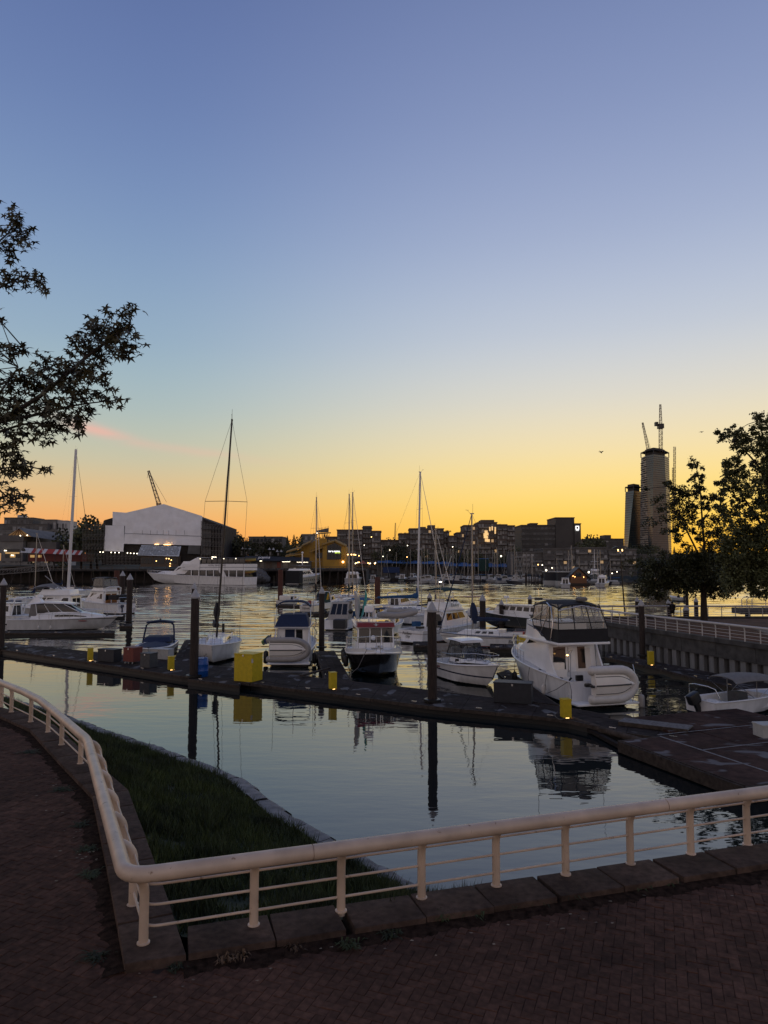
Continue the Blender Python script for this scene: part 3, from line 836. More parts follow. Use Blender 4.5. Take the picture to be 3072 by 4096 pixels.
pile(478, 497, 2282, 2410, 'pile with white cone cap standing between the red pile and the nearer capped pile')
pile(504, 526, 2293, 2503, 'pile with white cone cap nearest the express cruiser bow')
pile(758, 791, 2352, 2735, 'tall dark pile with white cone cap beside the blue barrel')
pile(762, 782, 2330, 2600, 'capped pile half hidden behind the tall pile by the blue barrel')
pile(1275, 1297, 2346, 2612, 'tall dark pile at the end of the finger dock by the dinghy cruiser')
pile(1111, 1131, 2278, 2422, 'flat-topped brown steel pile in open water left of centre', True, False)
pile(1499, 1521, 2308, 2420, 'flat-topped brown steel pile beyond the blue boom covers', True, False)
pile(1712, 1748, 2402, 2840, 'largest dark pile with white cone cap in front of the pilothouse boat')
pile(1920, 1944, 2374, 2575, 'dark pile with white cone cap behind the pilothouse boat roof')
pile(1998, 2016, 2397, 2510, 'grey cone-capped pile between the sailboat and the workboat')
pile(2113, 2129, 2376, 2490, 'grey cone-capped pile behind the dark-hulled workboat')
pile(2560, 2582, 2396, 2648, 'dark pile with white cone cap against the right sea wall')
pile(2543, 2559, 2386, 2500, 'grey capped pile beyond the right walkway, beside the sea wall pile', Y=78)
pile(2669, 2684, 2395, 2500, 'pale capped pile just left of the walking person', Y=82)
pile(2735, 2757, 2416, 2500, 'short stout capped pile between the walking person and the tree', Y=80)
pile(2779, 2795, 2388, 2500, 'grey capped pile just left of the tree trunk', Y=84)
pile(1710, 1728, 2370, 2500, 'grey capped pile behind the flybridge of the sportfisher', Y=92)
pile(2745, 2757, 2318, 2500, 'slim pale pole standing in the water beyond the right walkway', cap=False, Y=80)

# dock furniture ------------------------------------------------------
def pedestal(u0, u1, v0, v1, label, rz=.5, z=DZ):
    b = G((u0 + u1) / 2, v1, z); s = b.y / FPX; w = (u1 - u0) * s * .97 / (abs(cos(rz)) + abs(sin(rz))) ; h = (v1 - v0) * s * .98 ; b = b - Vector((0, .12, 0))
    r = thing('power_pedestal', label, 'power pedestal', b, rz, 'yellow power pedestals on the docks')
    MB().box(-w / 2, w / 2, -w / 2, w / 2, .05, h - .05).build('case', 'yellow_paint', r, bevel=.012)
    MB().box(-w / 2 - .015, w / 2 + .015, -w / 2 - .015, w / 2 + .015, h - .052, h).build('lid', 'yellow_paint', r, bevel=.01)
    MB().box(-w / 2 + .03, w / 2 - .03, -w / 2 + .03, w / 2 - .03, 0, .05).build('plinth', 'trim_black', r)
    MB().box(w / 2, w / 2 + .008, -w * .3, w * .3, h * .35, h * .7).build('socket_door', 'yellow_paint', r)
    MB().box(w / 2 + .001, w / 2 + .014, -w * .22, w * .22, .03, .09).build('foot_light', 'lamp_warm', r)
    MB().box(-w * .2, w * .2, -w / 2 + .016, -w / 2 + .028, .03, .07).build('foot_light', 'lamp_warm', r)
    return r
pedestal(349, 377, 2591, 2643, 'small yellow power pedestal left of the dark dock box')
pedestal(670, 701, 2624, 2680, 'small yellow power pedestal between the grey box and the barrel')
pedestal(1314, 1349, 2687, 2756, 'small yellow power pedestal at the foot of the centre finger dock')
pedestal(2241, 2281, 2793, 2870, 'yellow power pedestal in front of the big flybridge cruiser', .15)
pedestal(2590, 2612, 2604, 2660, 'yellow power pedestal on the float below the sea wall', .1)
def dbox(name, u0, u1, v0, v1, mt, label, cat, depth, rz=-.45, lid=True, z=DZ, legs=False):
    b = G((u0 + u1) / 2, v1, z); s = b.y / FPX
    W = (u1 - u0) * s; dproj = depth * abs(sin(rz)); w = (W - dproj) / cos(rz); h = (v1 - v0) * s * .93
    b = b + Vector((0, depth * .5, 0))
    r = thing(name, label, cat, b, rz)
    z0 = .14 if legs else .02
    MB().box(-w / 2, w / 2, -depth / 2, depth / 2, z0, h - .07).build('case', mt, r, bevel=.012)
    MB().box(-w / 2 - .025, w / 2 + .025, -depth / 2 - .025, depth / 2 + .025, h - .075, h).build('lid', mt, r, bevel=.015)
    MB().box(-.05, .05, -depth / 2 - .035, -depth / 2 - .02, h - .17, h - .06).build('latch', 'steel', r)
    if legs:
        for q in (-.35, 0, .35): MB().bar((q * w, -depth / 2 + .05, 0), (q * w + .06, -depth / 2 + .05, .14), .07, .05).build('foot', 'box_white', r)
    return r
dbox('dock_box', 382, 478, 2594, 2648, 'box_dark', 'long black dock box left of the red box', 'dock box', .8)
dbox('dock_box', 487, 557, 2587, 2655, 'red_paint', 'dull red dock box on pale feet', 'dock box', .9, legs=True)
dbox('dock_box', 556, 619, 2610, 2672, 'box_grey', 'dark grey square dock box right of the red box', 'dock box', .8)
dbox('dock_box', 593, 689, 2594, 2638, 'box_white', 'white tapered dock box below the runabout bow', 'dock box', .7, -.35)
dbox('dock_box', 1980, 2142, 2728, 2815, 'box_dark', 'large dark grey dock box beside the pilothouse boat bow', 'dock box', .95, -.30)
dbox('dock_box', 3046, 3130, 2898, 2962, 'box_white', 'pale dock box on the red platform at the right edge', 'dock box', .7, .1)
yb = dbox('equipment_cabinet', 932, 1040, 2610, 2728, 'yellow_paint', 'large yellow cabinet standing on the dock near the sloop bow', 'cabinet', 1.15, -.42)
MB().box(.30, .36, -.2, -.12, 1.66, 1.72).build('hasp', 'trim_black', yb)
MB().box(.62, .75, -.592, -.584, 1.2, 1.45).build('notice', 'box_white', yb)
bp_ = G(805, 2706, .40)
br = thing('barrel', 'blue plastic barrel on the dock ledge beside the tall pile', 'barrel', bp_)
bs = bp_.y / FPX; rB = 53 * bs / 2; hB = 72 * bs
MB().lathe([(rB * .9, 0), (rB * .98, .04), (rB, hB * .3), (rB * 1.03, hB * .33), (rB, hB * .36), (rB, hB * .64), (rB * 1.03, hB * .67), (rB, hB * .7), (rB * .97, hB - .05), (rB * .9, hB)], 24).build('drum', 'barrel_blue', br, smooth=40)
MB().tube([(rB * .93 * cos(a), rB * .93 * sin(a), hB) for a in [k * pi / 12 for k in range(24)]], .022, 6, closed=True).build('rim', 'barrel_blue', br, smooth=60)
MB().lathe([(.05, hB - .002), (.05, hB + .02), (.03, hB + .025)], 10, (rB * .5, 0, 0)).build('bung', 'box_dark', br)

# hoses and lines lying about
def cable(name, pts, r_, mt, label, cat):
    tag(MB().tube(fillet([Vector(p) for p in pts], .5, 5), r_, 6).build(name, mt, smooth=60), label, cat)
cable('power_cable', [G(1040, 2722, .49), G(1120, 2735, .49), G(1200, 2745, .49), G(1260, 2755, .49), G(1316, 2757, .49)], .02, 'rope_black', 'black power cable snaking along the dock from the yellow cabinet', 'cable')
cable('power_cable', [G(2262, 2872, .49), G(2240, 2880, .48), G(2215, 2862, .49), G(2230, 2848, .49)], .016, 'rope', 'pale power cable coiled at the pedestal by the flybridge cruiser', 'cable')

# ================================================================== RIGHT-HAND WALKWAY (peninsula)
RW = 2.42
wl_ = [Vector((18.3, 71.5, 0)), Vector((20.4, 62.0, 0)), Vector((21.6, 56.0, 0)), Vector((24.4, 45.6, 0)), Vector((31.0, 22.0, 0))]
M('wall_concrete', (.060, .058, .056), .9, var=.45, scale=1.6, bump=.5, bscale=10)
M('sheet_pale', (.17, .17, .17), .85, var=.4, scale=1.5, stretch=(1, 1, .2))
M('rail_white', (.52, .50, .48), .42, var=.08, scale=3)
M('tile_pale', (.16, .14, .125), .8, var=.3, scale=3, rnd=.2)
pen = [(p.x + .45, p.y) for p in wl_] + [(70, 22), (70, 71.5)]
mb = MB(); mb.extrude([(x, y, RW - .02) for x, y in pen], (0, 0, -.5)); struct('walkway_right', mb, 'paver')
# big paving slabs seen beyond the tree
rw_root = bpy.data.objects['walkway_right']
for i in range(9):
    for j in range(5):
        x0, y0 = 28.6 + i * 1.5 + j * .5, 52.0 + j * 1.6
        p = MB().box(x0, x0 + 1.46, y0, y0 + 1.56, RW - .02, RW + .006); p.build('slab', 'tile_pale', rw_root)
wall_root = thing('sea_wall', 'dark concrete sea wall with pale vertical sheet strips under the right walkway', 'sea wall')
def along(path, step):
    tot = sum((b - a).length for a, b in zip(path, path[1:])); n = max(1, round(tot / step)); return resample(path, n + 1)
for a, b in zip(*(lambda s: (s, s[1:]))(along(wl_, 3.6))):
    d = (b - a).normalized(); n = Vector((-d.y, d.x, 0)); n = n if n.x > 0 else -n
    g = d * .02
    m_ = MB(); q = [a + g, b - g, b - g + n * .5, a + g + n * .5]; m_.hexa([(v.x, v.y, 1.25) for v in q] + [(v.x, v.y, RW - .15) for v in q]); m_.build('wall_panel', 'wall_concrete', wall_root)
    m_ = MB(); q = [a + g * .5 - n * .12, b - g * .5 - n * .12, b - g * .5 + n * .55, a + g * .5 + n * .55]; m_.hexa([(v.x, v.y, RW - .147) for v in q] + [(v.x, v.y, RW + .16) for v in q]); m_.build('coping', 'wall_concrete', wall_root)
for a, b in zip(*(lambda s: (s, s[1:]))(along(wl_, 1.0))):
    d = (b - a).normalized(); n = Vector((-d.y, d.x, 0)); n = n if n.x > 0 else -n
    m_ = MB(); q = [a + n * .1, a.lerp(b, .48) + n * .1, a.lerp(b, .48) + n * .5, a + n * .5]; m_.hexa([(v.x, v.y, -1.5) for v in q] + [(v.x, v.y, 1.247) for v in q]); m_.build('sheet_strip', 'sheet_pale', wall_root)
m_ = MB(); back = [p + Vector((.38, .1, 0)) for p in wl_]; m_.loft([[(p.x, p.y, -2) for p in back], [(p.x, p.y, 1.24) for p in back]], cap=False, closed=False); m_.build('backing', 'wall_concrete', wall_root)
def railing(name, label, path, z0, step, side, mt='rail_white', rt=.085, h=1.02):
    root = thing(name, label, 'railing')
    pts = along([Vector(p) for p in path], step); n_ = len(pts)
    inn = []
    for i in range(n_):
        d = (pts[min(i + 1, n_ - 1)] - pts[max(i - 1, 0)]).normalized(); inn.append(Vector((-d.y, d.x, 0)) * side)
    tp = [Vector((p.x, p.y, z0 + h)) + n * .24 for p, n in zip(pts, inn)]
    MB().tube(tp, rt, 12).build('handrail', mt, root, smooth=50)
    for p, n in zip(pts, inn):
        b = Vector((p.x, p.y, z0)); path_ = [b, b + Vector((0, 0, h - .32))] + [b + Vector((0, 0, h - .32 + .30 * sin(a))) + n * (.24 * (1 - cos(a))) for a in [pi / 2 * k / 5 for k in range(1, 6)]]
        MB().tube(path_, .042, 8).build('post', mt, root, smooth=50)
    for hz in (.2, .42, .64):
        MB().tube([Vector((p.x, p.y, z0 + hz)) for p in pts], .016, 6).build('rail', mt, root, smooth=50)
    return root
railing('railing', 'white tubular railing on top of the right sea wall', [p + Vector((.12, 0, 0)) for p in wl_[:-1]] + [Vector((27.5, 34.5, 0))], RW + .16, 1.35, -1 if True else 1)
railing('railing', 'white tubular railing along the far edge of the right walkway', [(18.6, 71.0, 0), (62, 71.0, 0)], RW + .16, 1.35, -1)
m_ = MB().box(18.3, 64, 70.7, 71.4, RW - .1, RW + .16); tag(m_.build('kerb', 'wall_concrete'), 'dark kerb under the far railing of the right walkway', 'kerb')
# lamp post on the right walkway
lb = G(2500, 2462, RW); lt = D(2481, 2216, lb.y)
lr = thing('lamp_post', 'tall dark lamp post with winged V-shaped head on the right walkway', 'lamp post', lb)
tl = lt - lb
MB().tube([(0, 0, 0), (tl.x * .5, 0, tl.z * .5), (tl.x, 0, tl.z)], [.085, .07, .05], 10).build('pole', 'trim_black', lr, smooth=50)
for s_ in (-1, 1):
    MB().tube([(tl.x, 0, tl.z), (tl.x + s_ * .28, 0, tl.z + .55)], [.05, .03], 8).build('arm', 'lamp_warm' if False else 'steel', lr, smooth=50)
    MB().ball((tl.x + s_ * .22, 0, tl.z + .40), .06, .06, .12).build('lamp', 'lamp_warm', lr, smooth=60)
wg = MB(); ring = []
for k in range(9):
    x = -0.85 + 1.7 * k / 8; z = tl.z + .78 - .22 * (x / .85) ** 2
    ring.append([(tl.x + x, -.22, z), (tl.x + x, .22, z), (tl.x + x, .18, z + .05), (tl.x + x, -.18, z + .05)])
wg.loft(ring); wg.build('wing', 'trim_black', lr, smooth=50)
MB().lathe([(.07, 0), (.07, .08), (.02, .14)], 10, (tl.x, 0, tl.z + .8)).build('finial', 'trim_black', lr)
# small pier with railing at far right
pr = thing('pier', 'small dark pier with white rail standing in the water at far right', 'pier', (44.6, 84, 0))
MB().box(-3.2, 7, -1, 1.2, 2.0, 2.65).build('deck', 'wall_concrete', pr)
for x in (-1.9, 2.5): MB().tube([(x, 0, -2), (x, 0, 2.0)], .3, 12).build('leg', 'wall_concrete', pr, smooth=50)
for x in (-3.0, -2.4, -1.8): MB().tube([(x, -.9, 2.65), (x, -.9, 3.7), (x + .3, -.9, 3.95), (x + 4, -.9, 3.95)], .045, 8).build('rail', 'rail_white', pr, smooth=60)
for x in (-.2, 1.4, 3): MB().tube([(x, -.9, 2.65), (x, -.9, 3.95)], .04, 8).build('post', 'rail_white', pr, smooth=60)
MB().tube([(-3, -.9, 3.25), (7, -.9, 3.25)], .03, 6).build('rail', 'rail_white', pr)

# ================================================================== BOAT PARTS
hullmat('hull_white', WH, [(-1, (.02, .02, .025)), (.06, (.03, .035, .05)), (.13, WH)])
hullmat('hull_white_navy', WH, [(-1, (.02, .02, .025)), (.10, WH), (.62, (.03, .035, .07)), (.70, WH)])
hullmat('hull_cream', (.62, .59, .54), [(-1, (.02, .02, .03)), (.10, (.62, .59, .54))])
hullmat('hull_black', (.012, .012, .014), [(-1, (.012, .012, .014)), (-.5, (.012, .012, .014))], .15)
hullmat('hull_dark', (.03, .035, .04), [(-1, (.02, .02, .02)), (.08, (.05, .045, .04)), (.3, (.025, .03, .035))])
hullmat('hull_sloop', WH, [(-1, (.03, .03, .03)), (.08, (.12, .12, .12)), (.16, WH)])
hullmat('hull_stripe2', WH, [(-1, (.02, .02, .025)), (.10, (.25, .05, .04)), (.17, WH), (.86, (.20, .12, .08)), (.90, WH), (.94, (.03, .03, .03)), (.97, WH)])
hullmat('hull_runabout', WH, [(-1, (.02, .02, .03)), (.42, (.02, .025, .05)), (.55, WH)])
hullmat('hull_green', (.01, .03, .025), [(-1, (.01, .03, .025)), (-.4, (.01, .03, .025))])
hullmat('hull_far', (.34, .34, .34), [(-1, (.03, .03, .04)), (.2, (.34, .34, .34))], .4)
hullmat('hull_far_dark', (.04, .04, .05), [(-1, (.03, .03, .04)), (.2, (.04, .04, .05))])

def axis(stern, bow, Ln=None):
    s = G(*stern); b = G(*bow); d = b - s
    if Ln: s = b - d.normalized() * Ln
    return s, atan2(d.y, d.x), d.length

class Hull: pass
def hull(root, Ln, B, fs, fb, mt, draft=.45, tr=.85, p=2.3, rake=.9, flare=.3, n=18, deck='nonskid', rail='gelcoat', railr=.045, tm=.42, cock=0., cockz=.5, sp=1.8, cap=True, name='hull'):
    h = Hull(); h.L = Ln; h.B = B
    def hb(t):
        if t < tm: return B / 2 * (tr + (1 - tr) * sin(pi / 2 * t / tm))
        return max(.015, B / 2 * (1 - ((t - tm) / (1 - tm)) ** p))
    def zs(t): return fs + (fb - fs) * t ** sp
    h.hb, h.zs = hb, zs
    rings = []
    for i in range(n + 1):
        t = i / n
        if i == n: t = .999
        b, z = hb(t), zs(t)
        zc = .05 + z * .62 * t ** 4; bc = b * (.93 - flare * t ** 1.5)
        zk = -draft + (draft + z * .35) * t ** 5
        def px(zz): return t * Ln - rake * t ** 6 * max(0, 1 - zz / z)
        zm = (z + zc) / 2; bm = (b + bc) / 2 - flare * .12 * b * t
        rings.append([(px(z), b, z), (px(zm), bm, zm), (px(zc), bc, zc), (px(zk), 0.0, zk), (px(zc), -bc, zc), (px(zm), -bm, zm), (px(z), -b, z)])
    m = MB(); m.loft(rings, cap=False, closed=False); m.f.append(tuple(range(7)))
    ho = m.build(name, mt, root, smooth=48)
    # deck with optional sunken cockpit aft
    rows = []
    ts = sorted(set([i / n for i in range(n)] + [.999] + ([cock, cock + 1e-4] if cock else [])))
    for t in ts:
        z = (cockz if t <= cock and cock else zs(t) - .02); b = hb(t) - (.16 if cock and t <= cock else .01)
        rows.append([(t * Ln, max(b, .005), z), (t * Ln, 0, z + (.03 if t > cock else 0)), (t * Ln, -max(b, .005), z)])
    d = MB(); d.loft(rows, cap=False, closed=False)
    if cock:
        cr = [t for t in ts if t <= cock]
        for s in (1, -1):
            d.loft([[(t * Ln, s * (hb(t) - .16), cockz), (t * Ln, s * (hb(t) - .16), zs(t)), (t * Ln, s * hb(t), zs(t) + .005)] for t in cr], cap=False, closed=False)
        d.loft([[(.02, y, zs(0)), (.14, y, zs(0)), (.14, y, cockz)] for y in (hb(0), -hb(0))], cap=False, closed=False)
    d.build('deck', deck, root, smooth=30)
    if rail:
        for s in (1, -1):
            MB().tube([(t * Ln, s * (hb(t) + .01), zs(t) - .01) for t in [k / n for k in range(n)] + [.999]], railr, 6).build('rub_rail', rail, root, smooth=60)
    return h
def hexhouse(xa0, xf0, xa1, xf1, wa0, wf0, wa1, wf1, z0, z1, zf0=None):
    zf0 = z0 if zf0 is None else zf0
    p = [(xa0, -wa0 / 2, z0), (xf0, -wf0 / 2, zf0), (xf0, wf0 / 2, zf0), (xa0, wa0 / 2, z0), (xa1, -wa1 / 2, z1), (xf1, -wf1 / 2, z1), (xf1, wf1 / 2, z1), (xa1, wa1 / 2, z1)]
    return [Vector(q) for q in p]
FACE = {'stbd': (0, 1, 5, 4), 'front': (1, 2, 6, 5), 'port': (2, 3, 7, 6), 'aft': (3, 0, 4, 7), 'top': (4, 5, 6, 7)}
def house(root, P, mt='gelcoat', name='cabin', bevel=.05):
    m = MB(); m.hexa(P); return m.build(name, mt, root, bevel=bevel, smooth=40)
def panel(P, face, u0, u1, v0, v1, d=.012, skew=0.):
    a, b, c, e = [P[i] for i in FACE[face]]
    nrm = (b - a).cross(e - a).normalized()
    cen = sum(P, Vector()) / 8
    if nrm.dot((a + b + c + e) / 4 - cen) < 0: nrm = -nrm
    f = lambda u, v: a.lerp(b, u).lerp(e.lerp(c, u), v)
    q = [f(u0, v0), f(u1, v0), f(u1 + skew, v1), f(u0 + skew, v1)]
    return MB().hexa([x - nrm * .02 for x in q] + [x + nrm * d for x in q])
def windows(par, P, face, n, u0, u1, v0, v1, gap=.04, mt='glass_dark', name='window', skew=0., frame_=None):
    w = (u1 - u0) / n
    for k in range(n):
        a, b = u0 + k * w + gap / 2, u0 + (k + 1) * w - gap / 2
        if frame_: panel(P, face, a - .012, b + .012, v0 - .03, v1 + .03, .008, skew).build('window_frame', frame_, par)
        panel(P, face, a, b, v0, v1, .014, skew).build(name, mt, par)
def rail(root, pts, h, r=.014, mid=True, name='bow_rail', mt='steel', lean=0.):
    pts = [Vector(p) for p in pts]; m = MB()
    m.tube([p + Vector((0, 0, h)) for p in pts], r, 6)
    if mid: m.tube([p + Vector((0, 0, h * .5)) for p in pts], r * .6, 5)
    for p in pts: m.tube([p, p + Vector((lean, 0, h))], r * .9, 5)
    return m.build(name, mt, root, smooth=60)
def bow_rail(root, h, t0=.45, ht=.6, n=7, inset=.08, r=.014, mid=True, ext=.15):
    pts = []
    ts = [t0 + (.97 - t0) * k / n for k in range(n + 1)]
    for t in ts: pts.append((t * h.L, h.hb(t) - inset if h.hb(t) > inset else .02, h.zs(t)))
    tip = [(h.L + ext, 0, h.zs(1))]
    return rail(root, pts + tip + [(x, -y, z) for x, y, z in reversed(pts)], ht, r, mid)
def bimini(root, x0, x1, w, z0, z1, mt, arch=.12, legs=True, name='bimini_top', r=.016):
    rows = []
    for i in range(7):
        u = i / 6; x = x0 + (x1 - x0) * u; dz = arch * (1 - (2 * u - 1) ** 2)
        rows.append([(x, w / 2 * cos(a) if False else w / 2 * (-1 + 2 * k / 8), z1 + dz + .14 * (1 - (-1 + 2 * k / 8) ** 2) - (.12 if k in (0, 8) else 0)) for k, a in ((k, 0) for k in range(9))])
    top = [list(r_) for r_ in rows]; bot = [[(x, y, z - .03) for x, y, z in r_] for r_ in rows]
    m = MB(); m.loft(top, cap=False, closed=False); m.loft(bot, cap=False, closed=False)
    m.loft([[a, b] for a, b in zip(top[0], bot[0])], cap=False, closed=False); m.loft([[a, b] for a, b in zip(top[-1], bot[-1])], cap=False, closed=False)
    m.loft([[t_[0], b_[0]] for t_, b_ in zip(top, bot)], cap=False, closed=False); m.loft([[t_[-1], b_[-1]] for t_, b_ in zip(top, bot)], cap=False, closed=False)
    m.build(name, mt, root, smooth=50)
    if legs:
        xm = (x0 + x1) / 2
        for s in (1, -1):
            m = MB()
            for x in (x0, xm, x1): m.tube([(xm + (x - xm) * .15, s * w / 2, z0), (x, s * w / 2, z1 - .08)], r, 6)
            m.build('bimini_frame', 'steel', root, smooth=60)
def radar(root, x, y, z, r=.3, h=.22, post=.4, name='radar_dome'):
    MB().tube([(x, y, z - post), (x, y, z)], .05, 8).build('radar_post', 'gelcoat', root)
    MB().lathe([(r * .8, 0), (r, .04), (r, h * .6), (r * .85, h), (r * .2, h + .02)], 16, (x, y, z)).build(name, 'gelcoat', root, smooth=50)
def fender(root, p, h=.6, r=.12, mt='rubber_black'):
    MB().lathe([(.02, 0), (r * .8, .06), (r, .14), (r, h - .14), (r * .8, h - .06), (.03, h), (.03, h + .08)], 10, p).build('fender', mt, root, smooth=50)
def outboard(root, x, y, z, mt='trim_black', s=1.0, tilt=.35):
    o = obj('outboard_motor', None, root) if False else None
    m = MB(); m.box(-.55 * s, .02, -.17 * s, .17 * s, .05, .52 * s); m.mesh
    ob = m.build('outboard_motor', mt, root, bevel=.09 * s, smooth=50); ob.location = (x, y, z); ob.rotation_euler = (0, -tilt, 0)
    q = MB(); q.box(-.34 * s, -.12 * s, -.08 * s, .08 * s, -.8 * s, .08); q.box(-.5 * s, -.02, -.1 * s, .1 * s, -.62 * s, -.58 * s); q.lathe([(.03, -.1), (.09 * s, 0), (.09 * s, .25), (.02, .35)], 10, (0, 0, 0)); q.build('drive_leg', mt, ob, bevel=.01)
    pr_ = MB()
    for a in (0, 2.1, 4.2): pr_.add([(-.42 * s, 0, -.72 * s), (-.46 * s, .13 * s * cos(a), -.72 * s + .13 * s * sin(a)), (-.40 * s, .13 * s * cos(a + .8), -.72 * s + .13 * s * sin(a + .8))], [(0, 1, 2)])
    pr_.build('propeller', mt, ob)
    return ob
def dinghy(label, mat4, Ln=2.9, W=1.7, r=.21, mt='rubber_white', hullm='gelcoat_warm', group=None, deflated=False):
    root = thing('inflatable_dinghy', label, 'dinghy', group=group)
    root.matrix_world = mat4
    y = W / 2 - r; path = [(0, y, 0)]
    for k in range(1, 6): path.append((Ln * .62 * k / 6, y, 0))
    for k in range(0, 13):
        a = pi / 2 - pi * k / 12; path.append((Ln * .55 + (Ln * .45 - r) * cos(a), y * sin(a), .16 * cos(a)))
    for k in range(5, -1, -1): path.append((Ln * .62 * k / 6, -y, 0))
    rs = [r] * len(path); rs[0] = rs[-1] = r
    ends = [(-.16, y, 0), (-.08, y, 0)]
    pp = [(-.20, y, 0), (-.17, y, 0), (-.10, y, 0)] + path + [(-.10, -y, 0), (-.17, -y, 0), (-.20, -y, 0)]
    rr_ = [.03, r * .55, r * .9] + rs + [r * .9, r * .55, .03]
    MB().tube(pp, rr_, 14).build('tube', mt, root, smooth=60)
    # rigid bottom, a shallow vee
    m = MB(); rows = []
    for k in range(9):
        t = k / 8; x = .12 + (Ln - .5) * t; b = (y - .02) * (1 - max(0, (t - .5) / .5) ** 2.2) + .02; dz = -.30 + .22 * t ** 3
        rows.append([(x, b, -.10 + .16 * t ** 3), (x, b * .62, -.17 + .16 * t ** 3), (x, b * .58, -.20 + .16 * t ** 3), (x, .03, dz), (x, -.03, dz), (x, -b * .58, -.20 + .16 * t ** 3), (x, -b * .62, -.17 + .16 * t ** 3), (x, -b, -.10 + .16 * t ** 3)])
    m.loft(rows, cap=True, closed=False); m.build('bottom', hullm, root, smooth=25)
    kz = lambda t: -.30 + .22 * t ** 3
    MB().tube([(.12 + (Ln - .5) * t, 0, kz(t) - .012) for t in [k / 10 for k in range(10)]], .042, 6).build('keel_strip', 'box_grey', root, smooth=60)
    for q in (1, -1): MB().tube([(.12 + (Ln - .5) * t, q * ((y - .02) * (1 - max(0, (t - .5) / .5) ** 2.2) + .02) * .60, -.20 + .16 * t ** 3) for t in [k / 10 for k in range(10)]], .018, 5).build('strake', 'box_grey', root, smooth=60)
    MB().box(.06, .12, -y, y, -.22, .16).build('transom', hullm, root)
    MB().tube([(p[0], p[1] * (1 + r / max(abs(y), .1) * .98) if abs(p[1]) > .05 else p[1], p[2] + .0) if k < 7 or k > 17 else (p[0] + r * cos(pi / 2 - pi * (k - 6) / 12) * .98, p[1] + r * .98 * sin(pi / 2 - pi * (k - 6) / 12), p[2]) for k, p in enumerate(path)], .022, 6).build('rub_strake', 'rubber_grey', root, smooth=60)
    return root
def kayak(label, mat4, mt, Ln=3.0, W=.62, H=.34, rim=True):
    rows = []
    for k in range(15):
        t = k / 14; q = max(.03, sin(pi * t) ** .55); x = (t - .5) * Ln; up = .18 * (2 * t - 1) ** 4
        rows.append([(x, W / 2 * q * cos(a), H / 2 * q * sin(a) + up) for a in [2 * pi * j / 12 for j in range(12)]])
    m = MB(); m.loft(rows); root = m.build('kayak', mt, smooth=60); root.matrix_world = mat4
    if rim: MB().tube([(.42 * cos(a), .2 * sin(a), H / 2 + .01) for a in [2 * pi * j / 16 for j in range(16)]], .02, 6, closed=True).build('cockpit_rim', 'trim_black', root, smooth=60)
    return tag(root, label, 'kayak')
def stays(root, top, pts, r=.011, mt='wire', name='stay'):
    for p in pts: MB().tube([top, p], r, 4, cap=False).build(name, mt, root)
def mast(root, x, h, H, L_, z0, mt='alu_mast', r=.085, spread=(.5,), bw=1.0, furl=True, lean=0., wires=True, sp=.62, furlm='gelcoat_warm', backm='wire', vane=True, leany=0.):
    top = Vector((x + lean, leany, H))
    n = 8
    MB().tube([(x, 0, z0), (x + lean * .5, leany * .5, (H + z0) / 2), (x + lean, leany, H)], [r, r * .97, r * .85], 10).build('mast', mt, root, smooth=60)
    MB().box(x + lean - .22, x + lean + .16, leany - .07, leany + .07, H - .04, H + .06).build('masthead', mt, root)
    if vane:
        m = MB(); m.tube([(x + lean - .1, leany, H), (x + lean - .1, leany, H + .95)], .012, 4); m.tube([(x + lean + .1, leany, H), (x + lean + .42, leany, H + .32)], .01, 4); m.tube([(x + lean + .3, leany, H + .34), (x + lean + .6, leany, H + .38)], .016, 4)
        m.build('wind_vane', 'wire', root)
    for s in spread:
        zz = z0 + (H - z0) * s
        fx, fy = x + lean * s, leany * s; m = MB(); m.tube([(fx, fy - sp * bw, zz), (fx, fy, zz + .05), (fx, fy + sp * bw, zz)], .022, 6); m.build('spreader', mt, root)
    if wires:
        chain_ = [(x - .05, s_ * bw, h.zs(.5)) for s_ in (1, -1)]
        for s_, e in zip((1, -1), chain_):
            zz = z0 + (H - z0) * spread[-1]
            MB().tube([e, (x + lean * spread[-1], leany * spread[-1] + s_ * sp * bw, zz), top], .012, 4, cap=False).build('shroud', 'wire', root)
        bowp = Vector((L_ * .99, 0, h.zs(1.0)))
        MB().tube([top, Vector((.05, 0, h.zs(0)))], .011, 4, cap=False).build('backstay', backm, root)
        MB().tube([bowp + Vector((0, 0, .15)), bowp.lerp(top, .5), top], [.055, .055, .03] if furl else .011, 6).build('forestay', furlm if furl else 'wire', root, smooth=60)
    return top
def boom(root, x, z, ln, mt, r=.14, sag=.05, cover=True, rise=.35, cone=True):
    MB().tube([(x, 0, z), (x - ln, 0, z + .05)], .055, 8).build('boom', 'alu_mast', root, smooth=60)
    if cover:
        rows = []
        for k in range(9):
            t = k / 8; xx = x + .05 - ln * .96 * t; hgt = r * (1.15 - .45 * t) + (rise * max(0, 1 - t * 5) ** 1.5)
            rows.append([(xx, r * .62 * (1.1 - .4 * t) * cos(a), z + .04 + hgt * .75 * (sin(a) * .9 + .45) - .03 * sin(t * 9)) for a in [2 * pi * j / 10 for j in range(10)]])
        MB().loft(rows).build('sail_cover', mt, root, smooth=60)
        if cone: MB().tube([(x + .04, 0, z), (x + .03, 0, z + rise + .5), (x, 0, z + rise + 1.1)], [.2, .15, .1], 10).build('mast_boot', mt, root, smooth=60)

